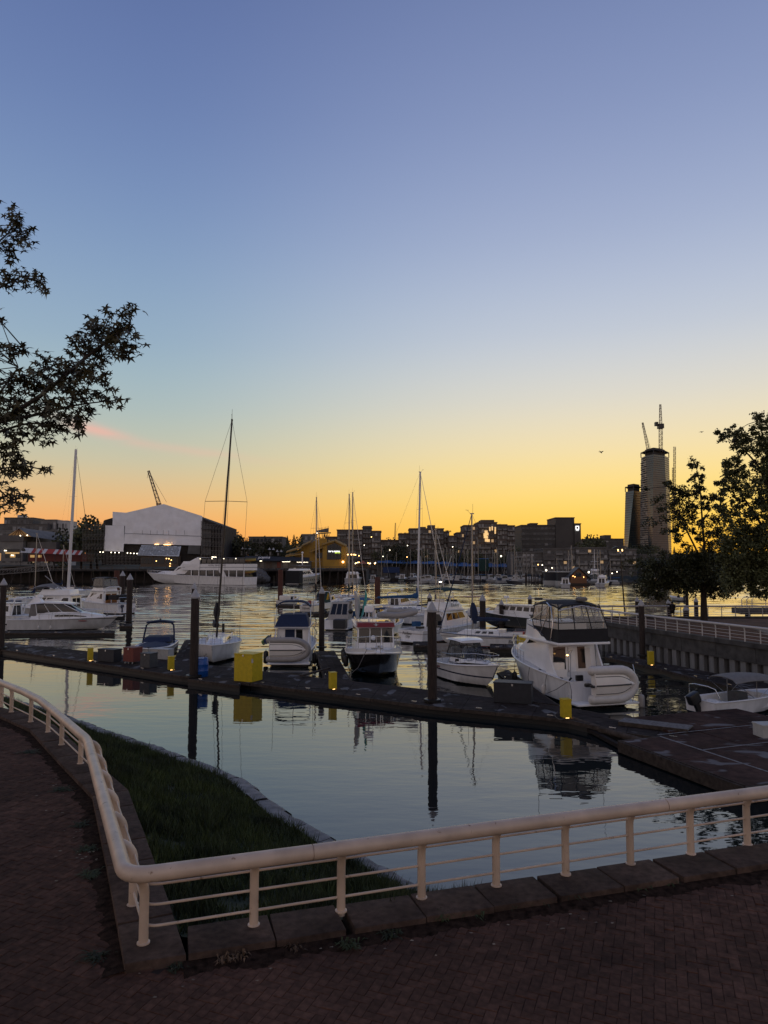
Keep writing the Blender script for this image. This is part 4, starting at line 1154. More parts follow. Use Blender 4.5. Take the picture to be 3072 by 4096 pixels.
# generic vessels ------------------------------------------------------
def sailboat(name, label, stern, bow, Ln=None, B=3.0, fs=1.0, fb=1.35, mt='hull_sloop', H=12., mt_mast='alu_mast', cover='canvas_blue', cabin=(.3, .72, .45), furl=True, spread=(.55,), boomlen=None, boomz=1.2, wires=True, group=None, mx=.58, r=.085, winn=3, tr=.7, lean=0., rails=True, cat='sailboat', sp=.62, backm='wire', furlm='gelcoat_warm', bm=True, draft=.5, tip=None, fix=False, leany=0., cr=.2):
    s, hd, l = axis(stern, bow, Ln); Ln = Ln or l
    if tip:
        my = s.y + sin(hd) * (mx * Ln + lean); tpx = D(tip[0], tip[1], my); H = tpx.z
        if fix: dx = tpx.x - s.x - cos(hd) * mx * Ln; lean = dx * cos(hd); leany = -dx * sin(hd)
        else: s.x = tpx.x - cos(hd) * (mx * Ln + lean)
    root = thing(name, label, cat, s, hd, group)
    h = hull(root, Ln, B, fs, fb, mt, draft=draft, tr=tr, p=2.0, rake=Ln * .09, flare=.2, railr=.03, rail='trim_navy' if mt != 'hull_sloop' else 'gelcoat_warm', tm=.45, sp=1.5)
    a, b, ch = cabin
    z0 = h.zs((a + b) / 2) - .04
    P = hexhouse(a * Ln, b * Ln, a * Ln + .15, b * Ln - .9, B * .58, B * .34, B * .48, B * .26, z0, z0 + ch, zf0=h.zs(b) - .03)
    cb = house(root, P, bevel=.06)
    if winn:
        for f in ('port', 'stbd'): windows(cb, P, f, winn, .12, .62, .30, .74, .05) if f == 'stbd' else windows(cb, P, f, winn, .38, .88, .30, .74, .05)
    MB().box(a * Ln - .5, a * Ln + .3, -.45, .45, z0 + ch * .3, z0 + ch + .08).build('companionway_hatch', 'gelcoat_warm', root, bevel=.03)
    MB().box(.1, a * Ln - .1, -B * .22, B * .22, z0 - .02, z0 + .004).build('cockpit_sole', 'wood_teak', root)
    for q in (1, -1): MB().box(.15, a * Ln, q * B * .24 - .06, q * B * .24 + .06, z0, z0 + .28).build('coaming', 'gelcoat', root, bevel=.02)
    top = mast(root, mx * Ln, h, H, Ln, z0 + ch * .9, mt_mast, r, spread, B * .46, furl, lean, wires, sp, furlm, backm, leany=leany)
    if bm: boom(root, mx * Ln - .1, z0 + ch + boomz - .45, boomlen or Ln * .36, cover, r=cr, cover=bool(cover))
    if rails:
        bow_rail(root, h, .78, .58, 3, .06, .013)
        pts = [(.02, y, h.zs(0)) for y in (h.hb(0) - .1, 0, -h.hb(0) + .1)]
        rail(root, [(1.0, h.hb(.1) - .08, h.zs(.1))] + pts + [(1.0, -h.hb(.1) + .08, h.zs(.1))], .6, .013, name='stern_rail')
        for q in (1, -1):
            m = MB(); ts = [.12, .25, .4, .55, .68, .78]
            for t in ts: m.tube([(t * Ln, q * (h.hb(t) - .08), h.zs(t)), (t * Ln, q * (h.hb(t) - .08), h.zs(t) + .58)], .011, 5)
            m.tube([(t * Ln, q * (h.hb(t) - .08), h.zs(t) + .57) for t in ts], .006, 4); m.tube([(t * Ln, q * (h.hb(t) - .08), h.zs(t) + .3) for t in ts], .006, 4)
            m.build('lifeline', 'steel', root)
    return root, h, top

def cruiser(name, label, stern, bow, Ln=None, B=3.0, fs=1.1, fb=1.6, mt='hull_white', cab=(.25, .72), cw=.78, ch=1.5, raked=1.0, sidew=3, fly=False, flyc='gelcoat', canvas=None, cz=None, arch=False, rad=False, group=None, rails=True, platform=True, cat='motorboat', wfront=3, cock=.2, aftopen=True, wz=(.42, .82)):
    s, hd, l = axis(stern, bow); Ln = Ln or l
    root = thing(name, label, cat, s, hd, group)
    h = hull(root, Ln, B, fs, fb, mt, cock=cock, cockz=.55)
    a, b = cab; z0 = h.zs((a + b) / 2) - .06; w = B * cw
    P = hexhouse(a * Ln, b * Ln, a * Ln + .1, b * Ln - raked, w, w * .72, w * .90, w * .66, z0 - .3, z0 + ch, zf0=h.zs(b) - .1)
    cb = house(root, P)
    windows(cb, P, 'stbd', sidew, .06, .86, wz[0], wz[1], .03); windows(cb, P, 'port', sidew, .14, .94, wz[0], wz[1], .03)
    windows(cb, P, 'front', wfront, .04, .96, .42, .9, .04)
    windows(cb, P, 'aft', 2, .12, .88, .12, .82, .06)
    ro = MB(); ro.box(a * Ln - .5, b * Ln - raked + .15, -w * .48, w * .48, z0 + ch, z0 + ch + .09); ro.build('roof', 'gelcoat', root, bevel=.03)
    zt = z0 + ch + .09
    # fore deck trunk
    F_ = hexhouse(b * Ln - .3, .9 * Ln, b * Ln - .3, .86 * Ln, w * .66, w * .25, w * .55, w * .18, h.zs(b) - .05, h.zs(b) + .28, zf0=h.zs(.9) - .03)
    house(root, F_, name='trunk_cabin', bevel=.05)
    if platform: MB().box(-.75, .0, -B * .43, B * .43, .18, .27).build('swim_platform', 'gelcoat', root, bevel=.03)
    if fly:
        Q = hexhouse(a * Ln + .3, b * Ln - raked - .2, a * Ln + .5, b * Ln - raked - .7, w * .86, w * .74, w * .80, w * .60, zt + .002, zt + .75)
        fl = house(root, Q, flyc, 'flybridge', .05)
        panel(Q, 'front', .08, .92, .75, 1.25, .02).build('windscreen', 'glass_dark', fl)
        MB().box(a * Ln + .7, a * Ln + 1.3, -.4, .4, zt + .1, zt + 1.05).build('helm_seat', 'gelcoat_warm', root, bevel=.05)
        zt2 = zt + .75
        if canvas: bimini(root, a * Ln + .2, b * Ln - raked - .5, w * .8, zt + .4, zt2 + 1.25, canvas)
    elif canvas:
        zc = cz or z0 + ch
        cvs = hexhouse(.06 * Ln, a * Ln + .15, .24 * Ln, a * Ln + .5, w * .94, w * .92, w * .78, w * .82, z0 - .25, zc)
        cc = house(root, cvs, canvas, 'canvas_enclosure', .08)
        windows(cc, cvs, 'aft', 3, .06, .94, .34, .90, .05, 'glass_dark', 'vinyl_window'); windows(cc, cvs, 'stbd', 2, .12, .88, .34, .88, .05, 'glass_dark', 'vinyl_window'); windows(cc, cvs, 'port', 2, .12, .88, .34, .88, .05, 'glass_dark', 'vinyl_window')
    if arch:
        m = MB(); xa = a * Ln + .2
        m.tube([(xa - .3, w * .46, z0), (xa - .7, w * .44, zt + .5), (xa - .75, w * .3, zt + .62), (xa - .75, -w * .3, zt + .62), (xa - .7, -w * .44, zt + .5), (xa - .3, -w * .46, z0)], .09, 8); m.build('radar_arch', 'gelcoat', root, smooth=60)
    if rad: radar(root, (a + b) / 2 * Ln, 0, zt + (1.1 if fly else .35) + (.6 if arch else 0), .3, .2, .5)
    if rails: bow_rail(root, h, .5, .6)
    return root, h, P

# ================================================================== THE NEAR BOATS
# --- big flybridge cruiser, stern quarter (right of centre) -----------
s, hd, l = axis((2395, 2822), (2082, 2712))
kb = thing('flybridge_cruiser', 'large white flybridge cruiser with black canvas enclosure, stern towards the railing', 'motorboat', s, hd)
LK = 10.6; BK = 3.75
h = hull(kb, LK, BK, 1.35, 2.15, 'hull_white', draft=.5, tr=.92, p=2.4, rake=1.3, flare=.34, cock=.245, cockz=.62, railr=.05, sp=1.6)
MB().box(-1.05, .0, -1.86, 1.86, .20, .31).build('swim_platform', 'gelcoat', kb, bevel=.045, smooth=40)
for y in (-1.3, 1.3): MB().bar((-.7, y, .2), (0, y, -.15), .06, .08).build('platform_bracket', 'steel', kb)
# raised side deck bulwark (rounded step up to the foredeck)
P = hexhouse(2.6, 8.2, 2.75, 6.6, 3.15, 2.2, 2.95, 1.95, .62, 3.12, zf0=1.95)
cb = house(kb, P, 'gelcoat', 'cabin', .10)
panel(P, 'aft', .56, .88, .12, .86, .012).build('door_panel', 'gelcoat_warm', cb)
panel(P, 'aft', .60, .76, .40, .90, .02).build('door_window', 'glass_dark', cb)
panel(P, 'aft', .08, .34, .34, .90, .02).build('door_window', 'glass_dark', cb)
panel(P, 'aft', .395, .40, .08, .9, .016).build('door_joint', 'trim_black', cb)
MB().box(2.56, 2.62, .30, .34, 1.45, 1.55).build('door_handle', 'steel', cb)
for f, u0, u1 in (('port', .12, .50), ('stbd', .50, .88)):
    panel(P, f, u0, u1, .56, .90, .016, .03 if f == 'port' else -.03).build('side_window', 'glass_dark', cb)
    for q in (.33, .66): panel(P, f, u0 + (u1 - u0) * q - .004, u0 + (u1 - u0) * q + .004, .56, .90, .024).build('window_bar', 'trim_black', cb)
panel(P, 'front', .08, .92, .45, .92, .016).build('windscreen', 'glass_dark', cb)
F_ = hexhouse(7.2, 9.9, 7.2, 9.3, 2.3, .9, 1.9, .6, 1.85, 2.45, zf0=2.05); house(kb, F_, 'gelcoat', 'trunk_cabin', .08)
# moulded steps port side of the cockpit
for k in range(4): MB().box(1.5 + .28 * k, 2.75, .72, 1.52, .62 + .0, .95 + .36 * k).build('cockpit_step', 'gelcoat_warm', kb, bevel=.05, smooth=40)
wing = MB()
for sgn in (1, -1):
    rows = []
    for k in range(7):
        t = k / 6; x = 1.55 + 1.25 * t; zl = 1.30 + .06 * t; zh = 1.32 + 1.85 * (t ** 1.7)
        rows.append([(x, sgn * 1.70, zl - .3), (x, sgn * 1.62, zl - .3), (x, sgn * 1.52, zh), (x, sgn * 1.62, zh)])
    wing.loft(rows)
wing.build('cockpit_wing', 'gelcoat', kb, smooth=40)
# fly deck, coaming and enclosure
FD = MB(); FD.box(1.35, 6.5, -1.66, 1.66, 3.12, 3.26); FD.build('fly_deck', 'gelcoat', kb, bevel=.05, smooth=40)
rows = []
for x, w, z in ((2.9, 1.60, 3.30), (3.6, 1.60, 3.62), (4.6, 1.58, 4.10), (5.6, 1.48, 4.32), (6.3, 1.25, 4.25), (6.8, 1.0, 3.95), (7.4, .75, 3.35)):
    rows.append([(x, w, 3.2), (x, w * .93, z), (x, 0, z + .02), (x, -w * .93, z), (x, -w, 3.2)])
MB().loft(rows, cap=True, closed=False).build('flybridge_coaming', 'gelcoat', kb, smooth=35)
for sgn in (1, -1): MB().tube([(3.3, sgn * 1.56, 3.52), (4.3, sgn * 1.585, 3.86), (5.4, sgn * 1.54, 4.02)], .03, 6).build('coaming_groove', 'trim_navy', kb, smooth=60)
def ring_at(x0, x1, w0, w1, z): return [Vector(p) for p in ((x0, -w0, z), (x1, -w1, z), (x1, w1, z), (x0, w0, z))]
lo, mi, hi, tp = ring_at(1.40, 4.6, 1.58, 1.52, 3.27), ring_at(1.46, 4.7, 1.56, 1.50, 3.98), ring_at(1.56, 5.0, 1.50, 1.42, 4.36), ring_at(1.95, 4.9, 1.30, 1.25, 5.38)
sk = MB(); sk.loft([lo, mi], cap=False); sk.build('canvas_skirt', 'canvas_black', kb)
def strip_between(a, b, u, wd):   # a black seam up a vinyl panel
    return [a[0].lerp(a[1], u), b[0].lerp(b[1], u)]
for lowr, upr in ((mi, hi), (hi, tp)):
    for i in range(4):
        j = (i + 1) % 4
        n_ = 3 if i in (0, 2) else 3
        for k in range(n_):
            u0, u1 = k / n_ + .008, (k + 1) / n_ - .008
            m = MB(); m.add([lowr[i].lerp(lowr[j], u0), lowr[i].lerp(lowr[j], u1), upr[i].lerp(upr[j], u1), upr[i].lerp(upr[j], u0)], [(0, 1, 2, 3)])
            m.build('vinyl_window', 'clear_vinyl', kb)
seams = MB()
for lowr, upr in ((mi, hi), (hi, tp)):
    for i in range(4):
        j = (i + 1) % 4
        for k in range(3): seams.tube([lowr[i].lerp(lowr[j], k / 3), upr[i].lerp(upr[j], k / 3)], .030, 6)
for rg_ in (mi, hi): seams.tube(rg_, .028, 6, closed=True)
seams.build('canvas_seams', 'canvas_black', kb)
rows = []
for k in range(8):
    t = k / 7; x = 1.75 + 3.4 * t; z = 5.40 + .20 * sin(pi * t) ** .7
    rows.append([(x, y * (1.34 - .06 * t), z - .22 * abs(y) ** 4) for y in (-1, -.8, -.4, 0, .4, .8, 1)])
m = MB(); m.loft(rows, cap=False, closed=False); m.loft([[(x, y, z - .07) for x, y, z in r_] for r_ in rows], cap=False, closed=False)
edge = [r_[0] for r_ in rows] + rows[-1][1:] + [r_[-1] for r_ in reversed(rows)][1:] + list(reversed(rows[0]))[1:-1]
m.loft([edge, [(x, y, z - .07) for x, y, z in edge]], cap=False); m.build('canvas_roof', 'canvas_black', kb, smooth=50)
MB().lathe([(.30, 0), (.34, .05), (.34, .16), (.26, .22)], 18, (2.2, -.35, 5.56)).build('radar_dome', 'canvas_grey', kb, smooth=50)
MB().box(4.6, 4.9, .9, 1.3, 5.5, 5.66).build('roof_light', 'box_grey', kb)
MB().tube([(4.7, 1.28, 3.5), (4.75, 1.3, 8.0)], .013, 5).build('aerial', 'wire', kb)
MB().tube([(1.5, -1.1, 5.3), (1.5, -1.1, 7.6)], .012, 5).build('aerial', 'wire', kb)
m = MB()
for sgn in (1, -1):
    m.tube([(2.3, sgn * 1.62, 3.3), (2.0, sgn * 1.62, 4.3), (2.5, sgn * 1.45, 5.2), (3.3, sgn * 1.30, 5.42)], .035, 8)
    m.tube([(3.6, sgn * 1.60, 3.6), (2.9, sgn * 1.58, 4.5), (2.7, sgn * 1.45, 5.25)], .030, 8)
    m.tube([(5.2, sgn * 1.5, 4.25), (3.9, sgn * 1.52, 4.7), (2.8, sgn * 1.44, 5.3)], .028, 8)
m.tube([(1.62, -1.45, 5.05), (1.62, 0, 5.33), (1.62, 1.45, 5.05)], .03, 8)
m.build('canopy_frame', 'steel', kb, smooth=60)
MB().box(2.6, 3.3, -.9, .9, 3.27, 4.25).build('fly_bench', 'gelcoat_warm', kb, bevel=.08, smooth=40)
bow_rail(kb, h, .52, .72, 8, .07, .018, True, .25)
m = MB()
for q in (0, 1): m.tube([(.25, 1.62 - q * .0, 1.36), (.2, 1.5, 1.52)], .05, 6)
for x, y in ((.9, 1.75), (3.4, 1.8), (7.0, 1.55)): m.bar((x - .14, y - .03, h.zs(x / LK) + .05), (x + .14, y - .03, h.zs(x / LK) + .05), .04, .05)
m.build('cleats', 'trim_black', kb)
MB().box(-.02, .16, .9, 1.3, 1.36, 1.66).build('rod_box', 'trim_black', kb, bevel=.03)
m = MB(); m.tube([(2.45, .32, 1.0), (2.40, .30, 2.55), (2.2, .30, 2.75), (1.95, .62, 2.72), (1.92, .78, 2.55)], .018, 6); m.build('deck_shower', 'steel', kb, smooth=60)
MB().ball((1.92, .78, 2.50), .07, .07, .04).build('deck_lamp', 'lamp_warm', kb)
for x in (2.4, 4.6, 6.6):
    m = MB(); m.tube([(x, 1.84, h.zs(x / LK)), (x + .05, 1.93, .9), (x - .1, 1.95, .5)], .014, 5); m.build('fender_line', 'rope_black', kb, smooth=60)
fender(kb, (6.7, 1.86, .35), .6, .16); fender(kb, (2.5, 2.02, .22), .6, .12, 'rubber_white')
m = MB(); m.tube([(.1, 1.7, 1.38), (-.5, 1.9, .9), (-1.0, 2.2, .5)], .016, 5); m.tube([(.1, 1.7, 1.38), (.9, 2.05, .8), (1.5, 2.3, .5)], .016, 5); m.build('mooring_lines', 'rope_black', kb, smooth=60)
MB().tube([(-.9, -1.5, .3), (-.95, -1.75, 1.4), (-.4, -1.9, 2.2)], .02, 6).build('stern_stanchion', 'steel', kb, smooth=60)
fender(kb, (-1.0, -1.98, -.05), .75, .17, 'rubber_grey')
Mk = Matrix.Translation(s) @ Matrix.Rotation(hd, 4, 'Z')
dg = Matrix(((0, 0, 1, -1.02), (-1, 0, 0, 1.0), (0, -1, 0, 1.28), (0, 0, 0, 1)))
kd = dinghy('white inflatable dinghy on its side behind the big flybridge cruiser', Mk @ dg, 2.9, 2.0, .25)
outboard(kd, -.02, .0, -.05, 'trim_black', .55, 0)

# --- small pilothouse boat (bow right) --------------------------------
s, hd, l = axis((1768, 2688), (1992, 2764), 7.9)
jb = thing('pilothouse_boat', 'small white hardtop fishing boat with wire traps on its bow', 'motorboat', s, hd)
LJ = 7.9; BJ = 2.95
h = hull(jb, LJ, BJ, 1.05, 1.55, 'hull_white_navy', tr=.93, p=2.5, rake=1.25, flare=.34, cock=.40, cockz=.5, sp=2.0, railr=.055)
P = hexhouse(2.9, 5.15, 3.25, 4.7, 2.15, 1.75, 1.95, 1.5, 1.0, 1.62, zf0=1.4); house(jb, P, 'gelcoat', 'cuddy_cabin', .08)
panel(P, 'stbd', .42, .66, .35, .72, .015).build('porthole', 'glass_dark', jb)
panel(P, 'port', .34, .58, .35, .72, .015).build('porthole', 'glass_dark', jb)
Q = hexhouse(5.0, 6.9, 5.0, 6.2, 1.7, .7, 1.4, .5, 1.36, 1.66, zf0=1.5); house(jb, Q, 'gelcoat', 'foredeck_trunk', .07)
G0 = hexhouse(2.75, 4.75, 3.05, 4.05, 2.1, 1.55, 1.75, 1.45, 1.6, 2.62)
for f, n_ in (('front', 3), ('stbd', 2), ('port', 2)):
    windows(jb, G0, f, n_, .03, .97, .03, .97, .03, 'clear_glass', 'windscreen_pane')
m = MB()
for i in range(4): m.tube([G0[i], G0[i + 4]], .032, 6)
for f, n_ in (('front', 3), ('stbd', 2), ('port', 2)):
    a, b, c, e = [G0[i] for i in FACE[f]]
    for k in range(1, n_): m.tube([a.lerp(b, k / n_), e.lerp(c, k / n_)], .022, 6)
    m.tube([a, b], .03, 6); m.tube([e, c], .03, 6)
m.build('window_frame', 'trim_black', jb)
rows = []
for x, w, z in ((2.15, .82, 2.66), (2.4, .98, 2.72), (3.2, 1.05, 2.80), (4.1, .98, 2.78), (4.55, .82, 2.70)):
    rows.append([(x, w, z - .10), (x, w * .9, z), (x, 0, z + .05), (x, -w * .9, z), (x, -w, z - .10), (x, -w * .8, z - .14), (x, w * .8, z - .14)])
MB().loft(rows).build('hardtop', 'gelcoat', jb, smooth=40)
MB().tube([(3.4, .2, 2.85), (3.4, .2, 4.3)], .011, 5).build('aerial', 'wire', jb)
for y in (.5, -.5): MB().box(2.7, 3.2, y - .25, y + .25, 1.0, 2.15).build('helm_seat', 'gelcoat', jb, bevel=.08, smooth=40)
m = MB()
for sgn in (1, -1):
    pts = [(2.5, sgn * 1.25, 1.2), (3.6, sgn * 1.24, 1.24), (4.9, sgn * 1.08, 1.38), (6.2, sgn * .62, 1.52)]
    m.tube([(x, y, z + .55) for x, y, z in pts] + [(7.6, sgn * .28, 2.1)], .017, 6)
    for x, y, z in pts: m.tube([(x, y, z), (x, y, z + .55)], .014, 5)
m.tube([(7.6, .28, 2.1), (7.9, 0, 2.12), (7.6, -.28, 2.1)], .017, 6); m.tube([(7.2, .25, 1.6), (7.6, .28, 2.1)], .014, 5); m.tube([(7.2, -.25, 1.6), (7.6, -.28, 2.1)], .014, 5)
m.build('bow_rail', 'steel', jb, smooth=60)
MB().box(7.0, 7.75, -.2, .2, 1.46, 1.56).build('bow_pulpit', 'gelcoat', jb, bevel=.03)
text('Deputy Dog', 'trim_navy', .26, jb, frame((3.75, -1.075, 1.26), (1, .10, 0), (0, .1, 1)), shear=.25)
text('TROPHY', 'trim_red', .20, jb, frame((2.1, -1.425, .80), (1, 0, .02), (0, -.15, 1)))
# wire traps piled on the bow
trap = MB()
for z in (.0, .18, .36):
    trap.tube([(.34 * cos(a), .34 * sin(a), z) for a in [k * pi / 8 for k in range(16)]], .010, 4, closed=True)
for k in range(12): trap.tube([(.34 * cos(k * pi / 6), .34 * sin(k * pi / 6), 0), (.34 * cos(k * pi / 6 + .2), .34 * sin(k * pi / 6 + .2), .36)], .008, 4)
for k in range(6):
    q = -.3 + .12 * k; w_ = sqrt(max(.01, .34 ** 2 - q * q)); trap.tube([(q, -w_, .36), (q, w_, .36)], .007, 4); trap.tube([(-w_, q, 0), (w_, q, 0)], .007, 4)
tme = trap.mesh('crab_trap', 'trim_black')
for k, (x, y, z) in enumerate(((5.5, .1, 1.66), (6.0, -.15, 1.62), (5.75, .1, 2.02), (5.3, -.45, 1.64), (6.35, .2, 1.6))):
    o = obj('crab_trap', tme); o.matrix_world = Matrix.Translation(s) @ Matrix.Rotation(hd, 4, 'Z') @ Matrix.Translation((x, y, z)) @ Matrix.Rotation(.2 * k - .3, 4, 'X')
    tag(o, 'black wire crab trap heaped on the bow of the small hardtop boat', 'crab trap', 'crab traps on the pilothouse boat')

# --- black-hulled trawler, bow towards us -----------------------------
s, hd, l = axis((1455, 2606), (1520, 2730), 10.3)
gb_ = thing('trawler', 'black-hulled trawler with red brow over three cabin windows, bow to the dock', 'motorboat', s, hd)
gb_.scale = (1.1, 1.1, 1.1)
LG = 9.4; BG = 3.6
h = hull(gb_, LG, BG, 1.1, 1.75, 'hull_black', tr=.9, p=2.6, rake=.9, flare=.22, railr=.07, sp=2.2)
# white bulwark
for sgn in (1, -1):
    rows = []
    for k in range(15):
        t = .30 + .665 * k / 14; b = h.hb(t); z = h.zs(t); n_ = .30 if k < 13 else .18
        rows.append([(t * LG, sgn * (b + .02), z), (t * LG, sgn * max(b - .08, .02), z), (t * LG, sgn * max(b - .06, .02), z + n_), (t * LG, sgn * (b + .05), z + n_)])
    MB().loft(rows).build('bulwark', 'gelcoat', gb_, smooth=35)
P = hexhouse(2.2, 6.3, 2.3, 6.05, 2.7, 2.45, 2.55, 2.3, 1.15, 3.02, zf0=1.35)
cb = house(gb_, P, 'gelcoat', 'pilothouse', .07)
windows(cb, P, 'front', 3, .03, .97, .42, .90, .05, 'glass_dark', frame_='trim_black')
windows(cb, P, 'port', 3, .04, .96, .45, .85, .05, frame_='trim_black'); windows(cb, P, 'stbd', 3, .04, .96, .45, .85, .05, frame_='trim_black')
MB().hexa([Vector(p) for p in ((6.05, -1.25, 3.0), (6.42, -1.2, 3.0), (6.42, 1.2, 3.0), (6.05, 1.25, 3.0), (5.6, -1.22, 3.3), (6.2, -1.16, 3.26), (6.2, 1.16, 3.26), (5.6, 1.22, 3.3))]).build('brow', 'trim_red', gb_, bevel=.03)
m = MB().box(1.2, 6.1, -1.32, 1.32, 3.02, 3.14); m.build('roof', 'gelcoat', gb_, bevel=.04)
MB().add([(6.325, 0, 3.28), (6.43, -.07, 3.16), (6.435, -.2, 3.2), (6.44, -.04, 3.10), (6.445, 0, 3.03), (6.44, .04, 3.10), (6.435, .2, 3.2), (6.43, .07, 3.16)], [(0, 1, 2, 3, 4, 5, 6, 7)]).build('emblem', 'box_white', gb_)
Q = hexhouse(6.2, 8.2, 6.2, 7.7, 2.2, 1.2, 1.9, .95, 1.35, 1.72, zf0=1.55); house(gb_, Q, 'gelcoat', 'trunk_cabin', .07)
MB().box(6.9, 7.35, -.36, .36, 1.735, 1.76).build('deck_hatch', 'glass_dark', gb_)
MB().tube([(8.4, 0, 1.7), (8.4, 0, 2.05)], .09, 8).build('windlass', 'steel', gb_); MB().tube([(8.4, -.22, 2.0), (8.4, .22, 2.0)], .05, 8).build('windlass_drum', 'steel', gb_)
MB().box(8.3, 9.75, -.26, .26, 1.70, 1.82).build('bow_pulpit', 'gelcoat', gb_, bevel=.04)
bow_rail(gb_, h, .35, .98, 7, .04, .020, False, .35)
radar(gb_, 4.9, -.35, 3.85, .33, .42, .75)
MB().tube([(4.9, -.1, 3.1), (4.9, -.1, 4.9)], .014, 5).build('aerial', 'steel', gb_)
m = MB()
for sgn in (1, -1):
    m.tube([(5.6, sgn * 1.15, 3.32), (1.3, sgn * 1.15, 3.32)], .02, 5)
    for x in (5.4, 4.2, 3.0, 1.6): m.tube([(x, sgn * 1.15, 3.14), (x, sgn * 1.15, 3.32)], .015, 5)
m.build('roof_rack', 'steel', gb_)
MB().box(3.0, 5.3, .25, 1.05, 3.15, 3.19).build('solar_panel', 'glass_dark', gb_)
MB().ball((6.55, -.2, 2.35), .14, .16, .16).build('searchlight', 'gelcoat', gb_, smooth=60)
fender(gb_, (4.6, -1.95, .5), .75, .17); fender(gb_, (5.9, -1.9, .45), .75, .17); fender(gb_, (2.8, -1.95, .5), .75, .17)
m = MB(); m.tube([(8.9, -.75, 1.9), (9.4, -1.3, .9), (9.9, -1.9, .5)], .018, 5); m.build('mooring_line', 'rope', gb_, smooth=60)
Mg = Matrix.Translation(s) @ Matrix.Rotation(hd, 4, 'Z') @ Matrix.Scale(1.1, 4)
dinghy('grey inflatable dinghy carried on the roof of the black trawler', Mg @ Matrix.Translation((2.1, .85, 3.62)) @ Matrix.Rotation(radians(55), 4, 'Z') @ Matrix.Rotation(radians(12), 4, 'X'), 2.7, 1.5, .22, 'rubber_grey')
M('kayak_white', (.48, .46, .45), .35); M('kayak_teal', (.05, .36, .32), .35); M('kayak_red', (.35, .035, .02), .35)
def board(x, y, z, tilt, lean): return Mg @ Matrix.Translation((x, y, z)) @ Matrix.Rotation(radians(lean), 4, 'X') @ Matrix.Rotation(radians(tilt), 4, 'Y') @ Matrix.Rotation(radians(75), 4, 'X')
kayak('white sit-on kayak propped upright on the trawler roof', board(2.9, -1.0, 4.15, -48, 6), 'kayak_white', 2.9, .85, .36, False)
kayak('teal paddleboard propped beside the white kayak on the trawler roof', board(2.9, -.52, 4.15, -48, -8), 'kayak_teal', 2.9, .62, .18, False)

# --- cruiser with navy canvas and a grey dinghy on its transom --------
s, hd, l = axis((1157, 2664), (1160, 2590))
fb_ = thing('cabin_cruiser', 'white cabin cruiser with navy canvas seen from astern, grey dinghy on its transom', 'motorboat', s, radians(91))
LF = 9.2; BF = 3.35
h = hull(fb_, LF, BF, 1.15, 1.75, 'hull_white', tr=.93, p=2.4, cock=.24, cockz=.6)
MB().box(-.85, 0, -1.62, 1.62, .20, .30).build('swim_platform', 'gelcoat', fb_, bevel=.04)
P = hexhouse(2.2, 6.9, 2.3, 5.6, 2.75, 2.0, 2.5, 1.7, .6, 2.72, zf0=1.6); cb = house(fb_, P, 'gelcoat', 'cabin', .07)
panel(P, 'aft', .60, .80, .06, .92, .014).build('door', 'glass_dark', cb)
panel(P, 'aft', .26, .56, .06, .92, .014).build('door', 'canvas_navy', cb)
panel(P, 'aft', .565, .595, .04, .94, .02).build('door_post', 'gelcoat', cb); panel(P, 'aft', .215, .25, .04, .94, .02).build('door_post', 'gelcoat', cb)
panel(P, 'aft', .04, .20, .44, .447, .014).build('locker_joint', 'trim_black', cb); panel(P, 'aft', .10, .14, .62, .65, .02).build('locker_handle', 'trim_black', cb)
for f in ('port', 'stbd'): windows(cb, P, f, 2, .15, .85, .55, .88, .04)
for sgn in (1, -1):
    rows = [[(x, sgn * 1.5, 1.0), (x, sgn * 1.42, 1.0), (x, sgn * 1.28, z), (x, sgn * 1.36, z)] for x, z in ((.6, 1.2), (1.2, 1.6), (1.8, 2.3), (2.3, 2.74))]
    MB().loft(rows).build('cockpit_wing', 'gelcoat', fb_, smooth=35)
MB().box(1.5, 6.0, -1.38, 1.38, 2.72, 2.84).build('fly_deck', 'gelcoat', fb_, bevel=.04)
C0 = hexhouse(1.45, 5.4, 2.5, 4.8, 2.80, 2.5, 2.05, 1.8, 2.78, 3.72); house(fb_, C0, 'canvas_navy', 'flybridge_cover', .09)
for sgn in (1, -1):
    m = MB()
    m.tube([(2.6, sgn * 1.42, 2.84), (2.7, sgn * 1.36, 4.35), (2.75, sgn * 1.15, 4.72)], .02, 6); m.tube([(3.6, sgn * 1.42, 2.84), (2.75, sgn * 1.33, 4.45)], .016, 6); m.tube([(2.0, sgn * 1.42, 2.84), (2.7, sgn * 1.36, 4.2)], .016, 6)
    m.tube([(1.6, sgn * 1.36, 2.84), (1.6, sgn * 1.36, 3.5), (5.2, sgn * 1.3, 3.5)], .016, 6)
    m.build('bimini_frame', 'steel', fb_, smooth=60)
rows = []
for k in range(13):
    a = -1 + 2 * k / 12; z = 4.80 - .42 * abs(a) ** 4
    rows.append([(2.35, a * 1.38, z), (3.2, a * 1.38, z + .05), (3.2, a * 1.38, z - .07), (2.35, a * 1.38, z - .1)])
MB().loft(rows).build('bimini_top', 'canvas_navy', fb_, smooth=50)
MB().tube([(2.9, 0, 2.8), (2.9, 0, 5.6)], .03, 6).build('light_mast', 'gelcoat', fb_)
for y in (1.5, -1.55): MB().tube([(2.5, y, 1.6), (2.5, y * 1.05, 6.8 if y > 0 else 5.8)], .014, 5).build('aerial', 'wire', fb_)
bow_rail(fb_, h, .35, .7, 6, .05, .016)
fender(fb_, (.5, 1.85, .1), 1.0, .2); fender(fb_, (.7, -1.85, .05), .9, .18)
Mf = Matrix.Translation(s) @ Matrix.Rotation(radians(91), 4, 'Z')
dg = Matrix(((0, 0, 1, -.92), (-1, 0, 0, 1.45), (0, -1, 0, 1.32), (0, 0, 0, 1)))
